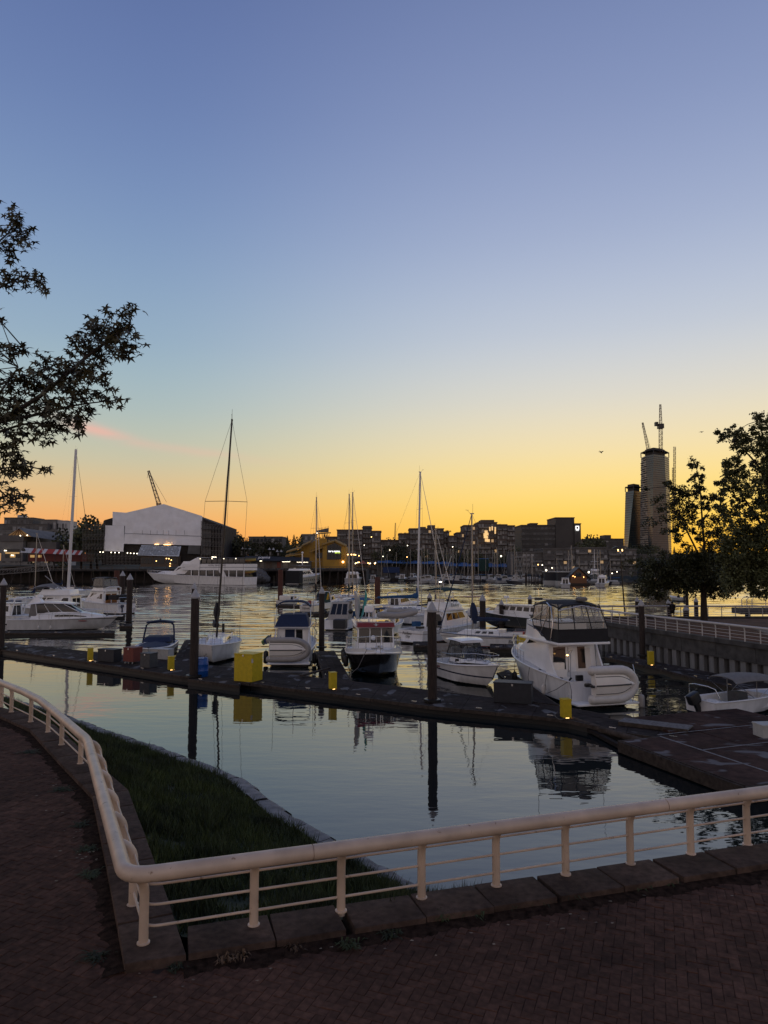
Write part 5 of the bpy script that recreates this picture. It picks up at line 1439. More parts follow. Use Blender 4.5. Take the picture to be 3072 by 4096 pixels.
dinghy('grey inflatable dinghy hung on edge on the navy-canvas cruiser transom', Mf @ dg, 3.15, 1.85, .23, 'rubber_grey')
M('board_blue', (.03, .06, .16), .4); M('board_lime', (.25, .36, .10), .4)
kayak('blue paddleboard strapped to the port rail of the navy-canvas cruiser', Mf @ Matrix.Translation((2.6, 1.95, 1.75)) @ Matrix.Rotation(radians(-70), 4, 'X'), 'board_blue', 3.0, .8, .14, False)
kayak('lime paddleboard strapped outside the blue board on the navy-canvas cruiser', Mf @ Matrix.Translation((2.4, 2.12, 1.7)) @ Matrix.Rotation(radians(-70), 4, 'X'), 'board_lime', 3.0, .8, .12, False)

# --- white sloop with dark mast, bow towards us -----------------------
eb, h, top = sailboat('sloop', 'white racing sloop with tall dark mast, bow pointing at the dock', (912, 2560), (846, 2668), Ln=10.6, B=3.9, fs=1.25, fb=1.6, mt='hull_sloop', H=19.6, mt_mast='mast_dark', cover=None, cabin=(.30, .74, .42), furl=False, spread=(.62,), r=.085, winn=1, bm=False, sp=.95, backm='wire', tr=.62, tip=(928, 1680), fix=True)
mxx = .58 * 10.6
rows = []
for k in range(9):
    t = k / 8; w_ = (.12 + .30 * sin(pi * min(1, t * 1.2)) ** .8) * (1 - .35 * t); cz_ = 2.75 + 1.75 * (1 - t)
    rows.append([(mxx - .15 - .55 * t + w_ * 1.2 * cos(a), w_ * .8 * sin(a) - .1 * t, cz_ + .12 * sin(3 * a + k)) for a in [2 * pi * j / 9 for j in range(9)]])
MB().loft(rows).build('furled_sail', 'canvas_black', eb, smooth=60)
MB().tube([(mxx - .1, 0, 2.5), (mxx - 3.0, -.5, 2.85)], .055, 8).build('boom', 'alu_mast', eb, smooth=60)
MB().tube([(mxx - .1, 0, 2.75), (mxx - 1.2, -.2, 2.7), (mxx - 2.4, -.4, 2.95)], [.22, .26, .1], 8).build('sail_bundle', 'canvas_black', eb, smooth=60)
MB().box(3.9, 4.5, -.3, .3, 1.62, 1.66).build('fore_hatch', 'glass_dark', eb)
MB().tube([(9.0, -.1, 1.3), (9.5, -.7, .6), (10.2, -1.0, .5)], .016, 5).build('mooring_line', 'rope_black', eb, smooth=60)
m = MB(); m.box(1.0, 1.5, .1, .3, 1.6, 2.5); m.build('outboard_bracket', 'trim_black', eb)

# --- runabout with navy bow cover ------------------------------------
s, hd, l = axis((668, 2590), (592, 2648), 7.2)
db = thing('runabout', 'white runabout under a navy mooring cover with navy bimini arch', 'motorboat', s, hd)
LD = 7.2; BD = 3.0
h = hull(db, LD, BD, .95, 1.05, 'hull_runabout', tr=.95, p=3.6, rake=.7, flare=.25, railr=.05, tm=.5)
rows = []
for k in range(9):
    t = .50 + .46 * k / 8; w_ = h.hb(t) * (.84 - .10 * k / 8); z = h.zs(t)
    rows.append([(t * LD, w_, z + .02), (t * LD, w_ * .6, z + .20 - .12 * k / 8), (t * LD, 0, z + .27 - .17 * k / 8), (t * LD, -w_ * .6, z + .20 - .12 * k / 8), (t * LD, -w_, z + .02)])
MB().loft(rows, cap=False, closed=False).build('bow_cover', 'canvas_navy', db, smooth=50)
C0 = hexhouse(.4, 3.3, .7, 2.75, 2.5, 2.35, 2.1, 2.0, 1.0, 1.52, zf0=1.16); house(db, C0, 'canvas_navy', 'cockpit_cover', .10)
m = MB()
for dx in (0, .25):
    m.tube([(2.3 - dx, 1.30, 1.0), (1.9 - dx, 1.24, 1.75), (1.6 - dx, 1.14, 2.45), (1.45 - dx, .9, 2.62), (1.4 - dx, 0, 2.68), (1.45 - dx, -.9, 2.62), (1.6 - dx, -1.14, 2.45), (1.9 - dx, -1.24, 1.75), (2.3 - dx, -1.30, 1.0)], .055, 8)
m.build('tower', 'canvas_navy', db, smooth=60)
rows = [[(x, a * 1.15, 2.66 + .16 * (1 - a * a) + dz) for a in (-1, -.7, -.3, 0, .3, .7, 1)] for x, dz in ((.5, 0), (1.1, .06), (1.8, .02))]
m = MB(); m.loft(rows, cap=False, closed=False); m.loft([[(x, y, z - .09) for x, y, z in r_] for r_ in rows], cap=False, closed=False); e_ = [r_[-1] for r_ in rows]
m.loft([rows[-1], [(x, y, z - .09) for x, y, z in rows[-1]]], cap=False, closed=False); m.loft([rows[0], [(x, y, z - .09) for x, y, z in rows[0]]], cap=False, closed=False)
m.build('bimini_top', 'canvas_navy', db, smooth=50)
MB().ball((1.4, 0, 2.92), .08).build('tower_light', 'trim_black', db)
m = MB()
for sgn in (1, -1): m.bar((5.4, sgn * .72, 1.06), (5.65, sgn * .66, 1.06), .05, .05)
m.build('cleats', 'steel', db)

# --- express cruiser, side on, at left ---------------------------------
pA = G(452, 2523, 0)
ab = thing('express_cruiser', 'white express cruiser lying side-on behind the left finger dock, bow right', 'motorboat', (pA.x - 12.6, pA.y + 1.75, 0), radians(1.5))
LA = 12.4; BA = 3.6
hullmat('hull_express', WH, [(-1, (.02, .02, .025)), (.06, (.55, .55, .55)), (1.28, (.02, .02, .025)), (1.36, WH)])
h = hull(ab, LA, BA, 1.25, 1.55, 'hull_express', tr=.92, p=2.2, rake=1.6, flare=.4, cock=.2, sp=1.6)
rows = []
for x, w, z0_, z1_ in ((2.6, 1.5, 1.3, 1.75), (4.2, 1.55, 1.3, 2.05), (6.0, 1.5, 1.33, 2.15), (7.6, 1.35, 1.38, 2.12), (9.2, 1.0, 1.45, 1.95), (10.8, .5, 1.5, 1.66)):
    rows.append([(x, w, z0_), (x, w * .80, z1_), (x, 0, z1_ + .08), (x, -w * .80, z1_), (x, -w, z0_)])
MB().loft(rows, closed=False).build('coachroof', 'gelcoat', ab, smooth=40)
G0 = hexhouse(3.3, 8.2, 3.1, 6.3, 2.6, 2.1, 2.45, 2.0, 1.95, 3.05, zf0=2.1)
cb = house(ab, G0, 'glass_dark', 'windscreen_glass', .03)
m = MB()
for i in range(4): m.tube([G0[i], G0[i + 4]], .045, 6)
for f in ('port', 'stbd'):
    a, b, c, e = [G0[i] for i in FACE[f]]
    for q in ((.30, .62) if f == 'stbd' else (.38, .70)): m.tube([a.lerp(b, q), e.lerp(c, q)], .03, 6)
    m.tube([a, b], .04, 6)
m.build('window_frame', 'gelcoat', ab)
rows = []
for x, w, z in ((2.2, 1.2, 3.10), (2.8, 1.32, 3.22), (4.6, 1.34, 3.34), (6.2, 1.2, 3.26), (7.4, .95, 3.12)):
    rows.append([(x, w, z - .14), (x, w * .9, z), (x, 0, z + .05), (x, -w * .9, z), (x, -w, z - .14), (x, 0, z - .16)])
MB().loft(rows).build('hardtop', 'gelcoat', ab, smooth=40)
C0 = hexhouse(2.3, 3.25, 2.5, 3.1, 2.5, 2.6, 2.3, 2.4, 1.5, 3.08); house(ab, C0, 'canvas_grey', 'aft_curtain', .04)
radar(ab, 2.9, .2, 3.75, .42, .28, .6); MB().hexa([Vector(p) for p in ((2.4, -.3, 3.2), (3.4, -.3, 3.25), (3.4, .5, 3.25), (2.4, .5, 3.2), (2.6, -.2, 3.8), (3.0, -.2, 3.8), (3.0, .4, 3.8), (2.6, .4, 3.8))]).build('radar_mount', 'gelcoat', ab, bevel=.03)
rows = [[(x, -(1.49 if x < 7 else 1.44) + .12 * (x - 6) * .10 - (0 if True else 0), z) for z in (1.62 - .02, 1.62 + hh)] for x, hh in ((5.4, .02), (5.7, .20), (7.0, .22), (8.6, .08), (9.0, .02))]
for q, (x0_, x1_) in enumerate(((5.45, 5.9), (5.95, 6.45), (6.5, 7.6), (7.65, 9.0))):
    m = MB(); w0_, w1_ = 1.46 - max(0, x0_ - 6) * .10, 1.46 - max(0, x1_ - 6) * .10
    h0, h1 = (.20, .24) if q < 2 else ((.24, .20) if q == 2 else (.19, .03))
    m.hexa([Vector(p) for p in ((x0_, -w0_ + .10, 1.60), (x1_, -w1_ + .10, 1.60), (x1_, -w1_ + .2, 1.60), (x0_, -w0_ + .2, 1.60), (x0_, -w0_ + .02 + .10, 1.60 + h0), (x1_, -w1_ + .03 + .1, 1.60 + h1), (x1_, -w1_ + .25, 1.60 + h1), (x0_, -w0_ + .2, 1.60 + h0))])
    m.v = [(a_, b_ - .09, c_) for a_, b_, c_ in m.v]
    m.build('cabin_window', 'glass_dark', ab)
bow_rail(ab, h, .30, .62, 7, .1, .02, False, .3)
m = MB().box(11.2, 12.9, -.3, .3, 1.53, 1.63); m.build('bow_pulpit', 'gelcoat', ab, bevel=.04)
MB().ball((8.8, -1.62, 1.12), .55, .02, .07).build('hull_emblem', 'trim_red', ab)
text('SEA RAY', 'trim_black', .16, ab, frame((7.7, -1.66, 1.13), (1, .03, 0), (0, -.2, 1))) if False else None
for x in (5.2, 3.8): fender(ab, (x, -1.9, .15), .42, .12, 'rubber_white'); MB().tube([(x, -1.9, .6), (x + .1, -1.7, 2.2)], .012, 4).build('fender_line', 'rope', ab)

# --- skiff with outboard at the right edge -----------------------------
s, hd, l = axis((2800, 2862), (3180, 2826))
lb_ = thing('skiff', 'open white skiff with black outboard and grey bimini at the right edge', 'motorboat', s, hd)
h = hull(lb_, 5.6, 2.1, .78, 1.0, 'hull_white', tr=.92, p=2.6, rake=.6, cock=.72, cockz=.3, railr=.035)
MB().box(.0, .34, -.93, -.35, .70, .80).build('stern_corner', 'gelcoat', lb_, bevel=.03); MB().box(.0, .34, .35, .93, .70, .80).build('stern_corner', 'gelcoat', lb_, bevel=.03)
outboard(lb_, .02, 0, .72, 'trim_black', 1.15, .42)
m = MB(); m.tube([(.15, .82, .78), (.12, .80, 1.45), (.1, .4, 1.52), (.1, -.5, 1.52), (.2, -.85, 1.42), (.5, -.9, .85)], .028, 8); m.build('stern_rail', 'steel', lb_, smooth=60)
bimini(lb_, 1.5, 4.2, 1.9, .85, 1.75, 'canvas_grey', .10)
MB().box(2.2, 2.9, -.35, .35, .3, 1.05).build('console', 'box_grey', lb_, bevel=.05); MB().box(1.2, 1.6, -.85, .85, .3, .62).build('bench', 'gelcoat', lb_, bevel=.04); MB().box(3.6, 4.0, -.8, .8, .3, .66).build('bench', 'gelcoat', lb_, bevel=.04)

# ================================================================== MIDDLE ROW OF BOATS
V8 = view(1550, 2250, 2.765); V7 = view(1060, 2250, 2.592); V1 = view(0, 2280, 3.19); VF1 = view(0, 2030, 3.456)
# sportfisher with two names, stern left
hb_, h, P = cruiser('sportfisher', 'white sportfisher with flybridge and life ring, stern left of the big pile', (1642, 2572), (1960, 2534), Ln=12.2, B=3.8, fs=1.25, fb=1.8, mt='hull_stripe2', cab=(.30, .74), ch=1.65, raked=1.6, sidew=3, fly=True, canvas='canvas_green', rad=True, cock=.27, wz=(.5, .86))
text('Perfect', 'trim_black', .42, hb_, frame((-.03, .45, .92), (0, -1, 0), (0, 0, 1)), shear=.2); text('Day', 'trim_black', .34, hb_, frame((-.03, .35, .62), (0, -1, 0), (0, 0, 1)), shear=.2)
text('Destiny', 'trim_black', .45, hb_, frame((5.6, -1.24, 3.55), (1, .05, 0), (0, .1, 1)), shear=.2)
MB().tube([(3.1 + 0, -1.55 + .26 * cos(a), 2.75 + .26 * sin(a)) for a in [k * pi / 8 for k in range(16)]], .07, 8, closed=True).build('life_ring', 'gelcoat', hb_, smooth=60)
MB().box(1.2, 2.0, .3, .9, 1.5, 2.0).build('deck_box', 'canvas_blue', hb_, bevel=.08); MB().box(.4, 1.1, -.9, -.3, 1.4, 1.62).build('barbecue', 'trim_black', hb_, bevel=.05)
m = MB()
for y in (1.1, -1.1): m.tube([(3.0, y, 2.9), (3.2, y * 1.2, 5.6), (4.0, y * 1.9, 8.6)], .035, 6)
m.build('outrigger', 'alu_mast', hb_, smooth=60)
# white sailboat with its name on the quarter, stern right
ib, h, top = sailboat('sloop', 'white sloop with striped hull and blue furled sail, stern right behind the pilothouse boat', (2075, 2590), (1742, 2580), Ln=8.2, B=2.7, fs=1.0, fb=1.25, mt='hull_stripe2', H=11.9, cover='canvas_navy', cabin=(.28, .80, .52), furl=True, spread=(.55,), r=.08, winn=3, boomlen=3.4, boomz=1.3, mx=.60, furlm='canvas_navy', tip=(1887, 2055), cr=.26)
text('Battle', 'trim_black', .42, ib, frame((1.0, 1.16, .62), (-1, 0, 0), (0, .1, 1)), shear=.2)
rows = []
for k in range(8):
    t = k / 7; w_ = .15 + .22 * sin(pi * t) ; rows.append([(4.9 - .2 * t + w_ * cos(a), w_ * .7 * sin(a), 4.1 - 2.0 * t) for a in [2 * pi * j / 8 for j in range(8)]])
MB().loft(rows).build('furled_sail', 'canvas_navy', ib, smooth=60)
outboard(ib, -.05, -.5, .8, 'trim_black', .8, 0)
MB().tube([(.1, .9 + .2 * cos(a), 1.25 + .26 * sin(a)) for a in [k * pi / 8 for k in range(16)]], .08, 8, closed=True).build('life_ring', 'kayak_red', ib, smooth=60)
# workboat with dark hull, and a centre-console boat with T-top
wb, h, P = cruiser('workboat', 'dark-hulled workboat with long white cabin and roof rail behind the sailboat', (2250, 2520), (2030, 2508), Ln=11.0, B=3.2, fs=1.3, fb=1.9, mt='hull_dark', cab=(.12, .80), ch=1.35, raked=.7, sidew=6, cock=0., wz=(.55, .9), rails=True)
m = MB()
for y in (1, -1):
    m.tube([(1.0, y, 3.0), (1.0, y, 3.6), (7.5, y, 3.6), (7.5, y, 3.0)], .025, 6)
    for x in (2.6, 4.2, 5.8): m.tube([(x, y, 3.0), (x, y, 3.6)], .02, 6)
m.build('roof_rail', 'steel', wb); radar(wb, 7.2, 0, 3.6, .35, .25, .6)
s, hd, l = axis((1850, 2472), (1960, 2462), 6.8)
tt = thing('centre_console_boat', 'small open boat with T-top frame beyond the blue furled sail', 'motorboat', s, hd)
h = hull(tt, 6.8, 2.3, .8, 1.15, 'hull_white', cock=.7, cockz=.4)
MB().box(2.6, 3.5, -.4, .4, .4, 1.4).build('console', 'gelcoat', tt, bevel=.06); MB().box(1.6, 2.2, -.45, .45, .4, 1.3).build('leaning_post', 'gelcoat', tt, bevel=.06)
m = MB()
for y in (.6, -.6): m.tube([(2.5, y, .5), (2.3, y, 2.5), (2.1, y, 3.0)], .03, 6); m.tube([(3.6, y, .5), (3.0, y, 2.5), (2.9, y, 3.0)], .03, 6); m.tube([(2.4, y, 1.6), (3.3, y, 1.9)], .02, 6)
m.build('t_top_frame', 'steel', tt); MB().box(.6, 4.0, -1.1, 1.1, 3.0, 3.09).build('t_top', 'trim_red', tt, bevel=.03); outboard(tt, .0, 0, .75, 'gelcoat', 1.1, 0)
Mx = Matrix.Translation(G(2120, 2535, 1.15)) @ Matrix.Rotation(radians(4), 4, 'Z')
kayak('red kayak lying on the dock behind the big flybridge cruiser bow', Mx, 'kayak_red', 3.4, .8, .5)
dbox('dock_box', 2075, 2160, 2540, 2590, 'yellow_paint', 'yellow locker under the red kayak', 'dock box', .8, 0.)
dock('float_dock', 'float dock behind the sloop carrying the red kayak and yellow locker', [G(1960, 2592, DZ), G(2250, 2592, DZ)], [G(1960, 2572, DZ), G(2250, 2572, DZ)], 5)
bx_ = thing('dock_shelter', 'dark square shed on the float behind the big cruiser bow', 'shed', G(2165, 2560, DZ))
MB().box(-.9, .9, -.6, .6, 0, 2.3).build('wall', 'box_dark', bx_, bevel=.02); MB().box(-1, 1, -.7, .7, 2.3, 2.42).build('roof', 'box_grey', bx_, bevel=.02)
# express cruiser with beige camper canvas, blue bimini boat, others
m3, h, P = cruiser('express_cruiser', 'white express cruiser with beige camper canvas and dark engine cover, mid row', (1345, 2522), (1440, 2480), Ln=10.4, B=3.5, fs=1.2, fb=1.7, cab=(.38, .66), ch=1.0, raked=1.4, canvas='canvas_beige', cz=3.2, arch=True, rad=True)
MB().box(-1.0, .4, -1.3, .2, .3, 1.35).build('engine_cover', 'box_dark', m3, bevel=.08); MB().ball((.6, 1.55, 2.1), .3).build('fender_ball', 'trim_black', m3, smooth=60); MB().ball((.6, -1.6, 2.2), .3).build('fender_ball', 'trim_black', m3, smooth=60)
m5, h, P = cruiser('motor_cruiser', 'white motor cruiser with bright blue bimini and blue chair cover, mid row', (1408, 2516), (1590, 2482), Ln=11.5, B=3.4, fs=1.15, fb=1.6, cab=(.34, .74), ch=1.3, raked=1.5, sidew=4)
bimini(m5, .9, 3.8, 2.6, 1.2, 3.4, 'canvas_blue', .15); MB().box(1.4, 2.1, .2, .8, 1.1, 2.0).build('chair_cover', 'canvas_blue', m5, bevel=.1)
m5b, h, P = cruiser('cuddy_boat', 'small white cuddy boat with dark blue folding top, next to the sportfisher', (1490, 2548), (1620, 2520), Ln=8.2, B=2.8, fs=1.0, fb=1.4, cab=(.45, .75), ch=.7, raked=1.0, sidew=2, cock=.3)
bimini(m5b, 1.6, 3.9, 2.2, 1.1, 2.75, 'canvas_navy', .12)
m2, h, top = sailboat('sloop', 'white sloop seen from its stern quarter with dark boom cover, mid row left', (1222, 2466), (1332, 2436), Ln=10.5, B=3.3, fs=1.15, fb=1.45, mt='hull_cream', H=17.2, cover='canvas_black', r=.11, spread=(.38, .7), boomz=1.9, tip=(1266, 1990))
text('DENALI', 'trim_black', .42, m2, frame((-.04, .0, .72), (0, -1, 0), (0, 0, 1)))
MB().tube([(.0, 1.0 + .25 * cos(a), 1.85 + .28 * sin(a)) for a in [k * pi / 8 for k in range(16)]], .07, 8, closed=True).build('life_ring', 'gelcoat', m2, smooth=60)
MB().box(.1, .6, -.7, -.1, 1.2, 2.0).build('stern_bag', 'trim_red', m2, bevel=.12)
m1, h, P = cruiser('trailer_boat', 'small pale boat with covered outboard on the float by the brown pile', (1120, 2424), (1215, 2416), Ln=6.5, B=2.3, fs=1.0, fb=1.4, mt='hull_cream', cab=(.5, .8), ch=.6, raked=.8, sidew=2, cock=.3, platform=False)
MB().box(.6, 2.6, -.7, .7, 1.0, 1.95).build('motor_cover', 'gelcoat_warm', m1, bevel=.2, smooth=50)
sb1, h, top = sailboat('sloop', 'sloop with pale mast and dark green sail cover in the middle row', (1330, 2432), (1445, 2418), Ln=10.5, B=3.2, mt='hull_white', H=18.4, cover='canvas_green', r=.13, spread=(.4, .72), furlm='mast_dark', mx=.62, boomz=1.6, tip=(1397, 1977))
sb2, h, top = sailboat('sloop', 'second pale-masted sloop close beside the green-covered one', (1295, 2410), (1450, 2404), Ln=11.0, B=3.2, mt='hull_cream', H=20.0, cover='canvas_black', r=.14, spread=(.4, .72), mx=.66, boomz=1.6, tip=(1411, 1970))
sb3, h, top = sailboat('sloop', 'sloop with long blue sail cover and thick white mast right of centre', (1440, 2478), (1720, 2470), Ln=13.0, B=3.6, fs=1.2, fb=1.6, mt='hull_white', H=22.5, cover='canvas_blue', r=.15, spread=(.42, .72), mx=.62, boomlen=6.4, boomz=1.7, cr=.34, lean=.5, mt_mast='mast_white', tip=(1681, 1888))
mm1, h, P = cruiser('motor_cruiser', 'white cruiser with green canvas between the two middle-row sloops', (1268, 2438), (1380, 2424), Ln=9.0, B=3.1, cab=(.36, .7), ch=1.1, raked=1.2, canvas='canvas_green', cz=3.0, sidew=3, arch=True)
mm2, h, P = cruiser('motor_cruiser', 'white cruiser with radar dome just right of the flat-topped brown pile', (1530, 2452), (1660, 2442), Ln=10.0, B=3.2, cab=(.3, .7), ch=1.3, raked=1.5, sidew=4, rad=True, arch=True)
mm3, h, top = sailboat('sloop', 'white sloop with navy sail cover lying behind the sportfisher cabin', (1700, 2492), (1830, 2484), Ln=9.2, B=2.9, H=12.5, cover='canvas_navy', r=.08)
dock('float_dock', 'long float behind the middle row of boats', [G(1180, 2452, DZ), G(2200, 2470, DZ)], [G(1180, 2446, DZ), G(2200, 2464, DZ)], 14)
dock('float_dock', 'float under the left cluster of yachts', [G(-150, 2462, DZ), G(500, 2462, DZ)], [G(-150, 2456, DZ), G(500, 2456, DZ)], 8)
mm4, h, top = sailboat('sloop', 'white sloop with blue cover behind the black-enclosure yacht at left', (60, 2420), (230, 2414), Ln=10.5, B=3.0, H=14., cover='canvas_navy', r=.09)
mm5, h, P = cruiser('motor_cruiser', 'white cruiser with grey hardtop at the left edge, nearest the cone-capped pile', (160, 2496), (-60, 2494), Ln=11.0, B=3.6, cab=(.3, .7), ch=1.5, raked=1.4, sidew=4, arch=True, rad=True)
# left cluster behind the express cruiser
c1, h, P = cruiser('motor_yacht', 'white motor yacht with sweeping flybridge and brown canvas, behind the express cruiser', (390, 2480), (-60, 2478), Ln=14.0, B=4.2, fs=1.4, fb=2.2, mt='hull_cream', cab=(.22, .72), ch=1.9, raked=1.8, sidew=4, fly=True, canvas=None, cock=.2, wz=(.45, .85))
rows = [[(x, y * 1.5, z + .35 * (1 - y * y)) for y in (-1, -.5, 0, .5, 1)] for x, z in ((5.6, 4.35), (6.8, 4.75), (8.2, 4.6), (9.4, 4.1))]
MB().loft(rows, cap=False, closed=False).build('flybridge_cover', 'canvas_grey', c1, smooth=60)
m = MB().tube([(4.9, .6, 4.2), (7.6, .4, 6.2)], .06, 6); m.build('mast_crutch', 'alu_mast', c1)
c2, h, P = cruiser('motor_yacht', 'white aft-cabin yacht with black trimmed vinyl enclosure, stern right, at left', (505, 2455), (250, 2440), Ln=13.0, B=4.0, fs=1.5, fb=2.2, mt='hull_white', cab=(.30, .72), ch=1.8, raked=1.5, sidew=4, fly=True, canvas='canvas_black', arch=True, rad=True, cock=.0)
Q = hexhouse(4.0, 7.2, 4.4, 6.8, 2.9, 2.6, 2.6, 2.3, 4.1, 5.7); en = house(c2, Q, 'canvas_grey', 'enclosure', .08); windows(en, Q, 'stbd', 3, .05, .95, .12, .88, .04, 'clear_vinyl', 'vinyl_window', frame_='canvas_black'); windows(en, Q, 'port', 3, .05, .95, .12, .88, .04, 'clear_vinyl', 'vinyl_window', frame_='canvas_black'); windows(en, Q, 'aft', 2, .05, .95, .12, .88, .04, 'clear_vinyl', 'vinyl_window', frame_='canvas_black')
MB().box(.4, 2.6, -1.5, 1.5, 2.2, 2.95).build('aft_deck_curtain', 'canvas_black', c2, bevel=.04); outboard(c2, -.1, 1.0, 1.0, 'trim_navy', .9, 0)
m = MB(); m.tube([(0, 1.6, 1.6), (-.2, 1.5, 2.6), (-.2, -1.5, 2.6), (0, -1.6, 1.6)], .03, 6); m.build('stern_rail', 'steel', c2)
fender(c2, (-.2, -1.5, .2), .8, .22, 'rubber_white'); fender(c2, (-.2, -.6, .2), .8, .22, 'rubber_white')
c3, h, P = cruiser('cabin_boat', 'white cabin boat with navy cover at the left edge behind the capped pile', (75, 2440), (-120, 2436), Ln=8.5, B=3.0, cab=(.35, .7), ch=1.1, raked=1.2, sidew=3)
MB().box(.4, 3.0, -1.2, 1.2, 1.1, 1.6).build('cockpit_cover', 'canvas_navy', c3, bevel=.12)
c4, h, top = sailboat('ketch', 'white ketch with thick white mast and dark furled headsail at far left', (170, 2400), (445, 2384), Ln=15.5, B=4.0, fs=1.4, fb=1.8, mt='hull_white', H=28.5, cover=None, r=.36, spread=(.33, .66), mx=.40, lean=1.0, mt_mast='mast_white', furlm='mast_dark', bm=False, winn=4, tip=(304, 1798))
c5, h, top = sailboat('sloop', 'small white sloop with slim mast left of the thick white mast', (160, 2372), (300, 2368), Ln=9.0, B=2.8, H=13.5, r=.09, cover='canvas_navy')

# ---------------------------------------------------------------- boats out on the creek, and the far marina
def hill(l): return l
def tour_yacht():
    s = G(1003, 2341, 0); b = G(590, 2334, 0); d = b - s
    root = thing('tour_yacht', 'long white two-deck tour yacht moored below the wrapped building', 'yacht', s, atan2(d.y, d.x)); Ln = d.length; B = 8.0
    h = hull(root, Ln, B, 3.2, 4.6, 'hull_white', tr=.95, p=2.2, rake=6, flare=.35, cock=0, draft=1.0, railr=.12)
    k = Ln / 46.
    P = hexhouse(.1, 27 * k, .1, 24 * k, 7.2, 6.6, 7.0, 6.4, 3.2, 6.0); c = house(root, P, 'glass_dark', 'main_saloon', .05)
    for x in (.2, 3.2, 6.4, 9.6, 12.8, 16, 19.2, 22.5): 
        for y in (3.56, -3.62): MB().box(x * k, (x + .35) * k, y, y + .06, 3.2, 6.0).build('window_post', 'gelcoat', root)
    MB().hexa(hexhouse(7.5 * k, 9.5 * k, 9.0 * k, 11 * k, 7.26, 7.26, 7.2, 7.2, 3.2, 6.0)).build('stair_fairing', 'gelcoat', root)
    for z0_, z1_, xf in ((5.8, 6.9, 27), (7.05, 8.3, 26.5)): MB().box(-.1, xf * k, -3.75, 3.75, z0_, z1_).build('deck_band', 'gelcoat', root, bevel=.05)
    MB().box(-.1, 26.8 * k, -3.6, 3.6, 6.88, 7.06).build('dark_stripe', 'trim_navy', root)
    P2 = hexhouse(.2, 21 * k, .2, 20 * k, 6.8, 6.4, 6.4, 6.0, 8.3, 10.6); c2_ = house(root, P2, 'glass_dark', 'upper_saloon', .05)
    for q in range(9):
        for y in (3.28, -3.34): MB().box((.3 + q * 2.3) * k, (.48 + q * 2.3) * k, y, y + .06, 8.3, 10.6).build('window_post', 'trim_black', root)
    MB().box(-.3, 21 * k, -3.4, 3.4, 10.6, 10.85).build('roof', 'trim_navy', root, bevel=.05)
    MB().hexa(hexhouse(19 * k, 28.5 * k, 19.2 * k, 20.5 * k, 7.7, 7.0, 7.0, 6.6, 6.9, 11.0)).build('funnel_fairing', 'gelcoat', root)
    W = hexhouse(24 * k, 33 * k, 24.5 * k, 29.5 * k, 6.4, 5.0, 5.8, 4.8, 4.2, 7.4); c3_ = house(root, W, 'gelcoat', 'wheelhouse', .1); windows(c3_, W, 'front', 4, .03, .97, .4, .9, .03); windows(c3_, W, 'port', 2, .1, .7, .4, .85, .04); windows(c3_, W, 'stbd', 2, .3, .9, .4, .85, .04)
    W2 = hexhouse(24 * k, 29 * k, 24 * k, 27.5 * k, 5, 4.4, 4.8, 4.2, 7.4, 9.4); house(root, W2, 'gelcoat', 'bridge', .1)
    F2 = hexhouse(30 * k, 41 * k, 30 * k, 38 * k, 6, 2.4, 5, 1.8, 3.9, 5.4, zf0=4.3); fc = house(root, F2, 'gelcoat', 'fore_cabin', .12); windows(fc, F2, 'port', 4, .1, .9, .5, .75, .1); windows(fc, F2, 'stbd', 4, .1, .9, .5, .75, .1)
    bow_rail(root, h, .78, 1.2, 7, .1, .05, True, .3)
    text('ROYAL VANCOUVER', 'trim_navy', .95, root, frame((11.5 * k, 3.78, 7.72), (-1, 0, 0), (0, 0, 1)))
    for x in (4, 9, 14, 19): MB().ball((x * k, 3.3, 10.4), .16).build('deck_lamp', 'lamp_white', root)
tour_yacht()
hullmat('hull_gold', (.50, .47, .38), [(-1, (.03, .03, .04)), (.3, (.50, .47, .38)), (2.2, (.35, .31, .22)), (2.4, (.50, .47, .38))])
ty, h, P = cruiser('motor_yacht', 'tall cream motor yacht with black stern, moored beyond the open water', (1170, 2338), (1385, 2326), Ln=28, B=6.6, fs=2.9, fb=4.6, mt='hull_gold', cab=(.03, .62), ch=2.5, raked=4, sidew=6, fly=True, canvas='canvas_grey', rad=True, cock=0, platform=True, cat='yacht', cw=.9)
MB().box(-.12, 3.0, -3.2, 3.2, .4, 5.6).build('stern_cover', 'canvas_black', ty, bevel=.1); MB().tube([(9, 0, 8), (9, 0, 13)], .25, 8).build('signal_mast', 'gelcoat', ty); MB().ball((9, 0, 13), .5).build('radar_ball', 'gelcoat', ty)
windows(ty, hexhouse(2, 20, 2, 20, 6.55, 6.3, 6.62, 6.4, 1.2, 2.2), 'stbd', 8, .1, .95, .3, .7, .06, name='porthole')
cruiser('runabout', 'small white tender boat under the cream motor yacht stern', (1228, 2336), (1280, 2331), Ln=6.2, B=2.2, fs=.8, fb=1.1, mt='hull_far', cab=(.4, .6), ch=.5, raked=.8, sidew=1, wfront=1, cock=0, rails=False)
ct, h, P = cruiser('catamaran', 'broad white catamaran moored right of the cream motor yacht', (1405, 2334), (1500, 2322), Ln=13, B=7, fs=2.2, fb=2.6, mt='hull_far', cab=(.2, .7), ch=1.9, raked=2.4, sidew=4, fly=True, cock=0, cat='catamaran', cw=.85)
windows(ct, hexhouse(1, 11, 1, 11, 7, 6, 7, 6, 1, 2), 'stbd', 5, .1, .9, .3, .7, .08, name='porthole')
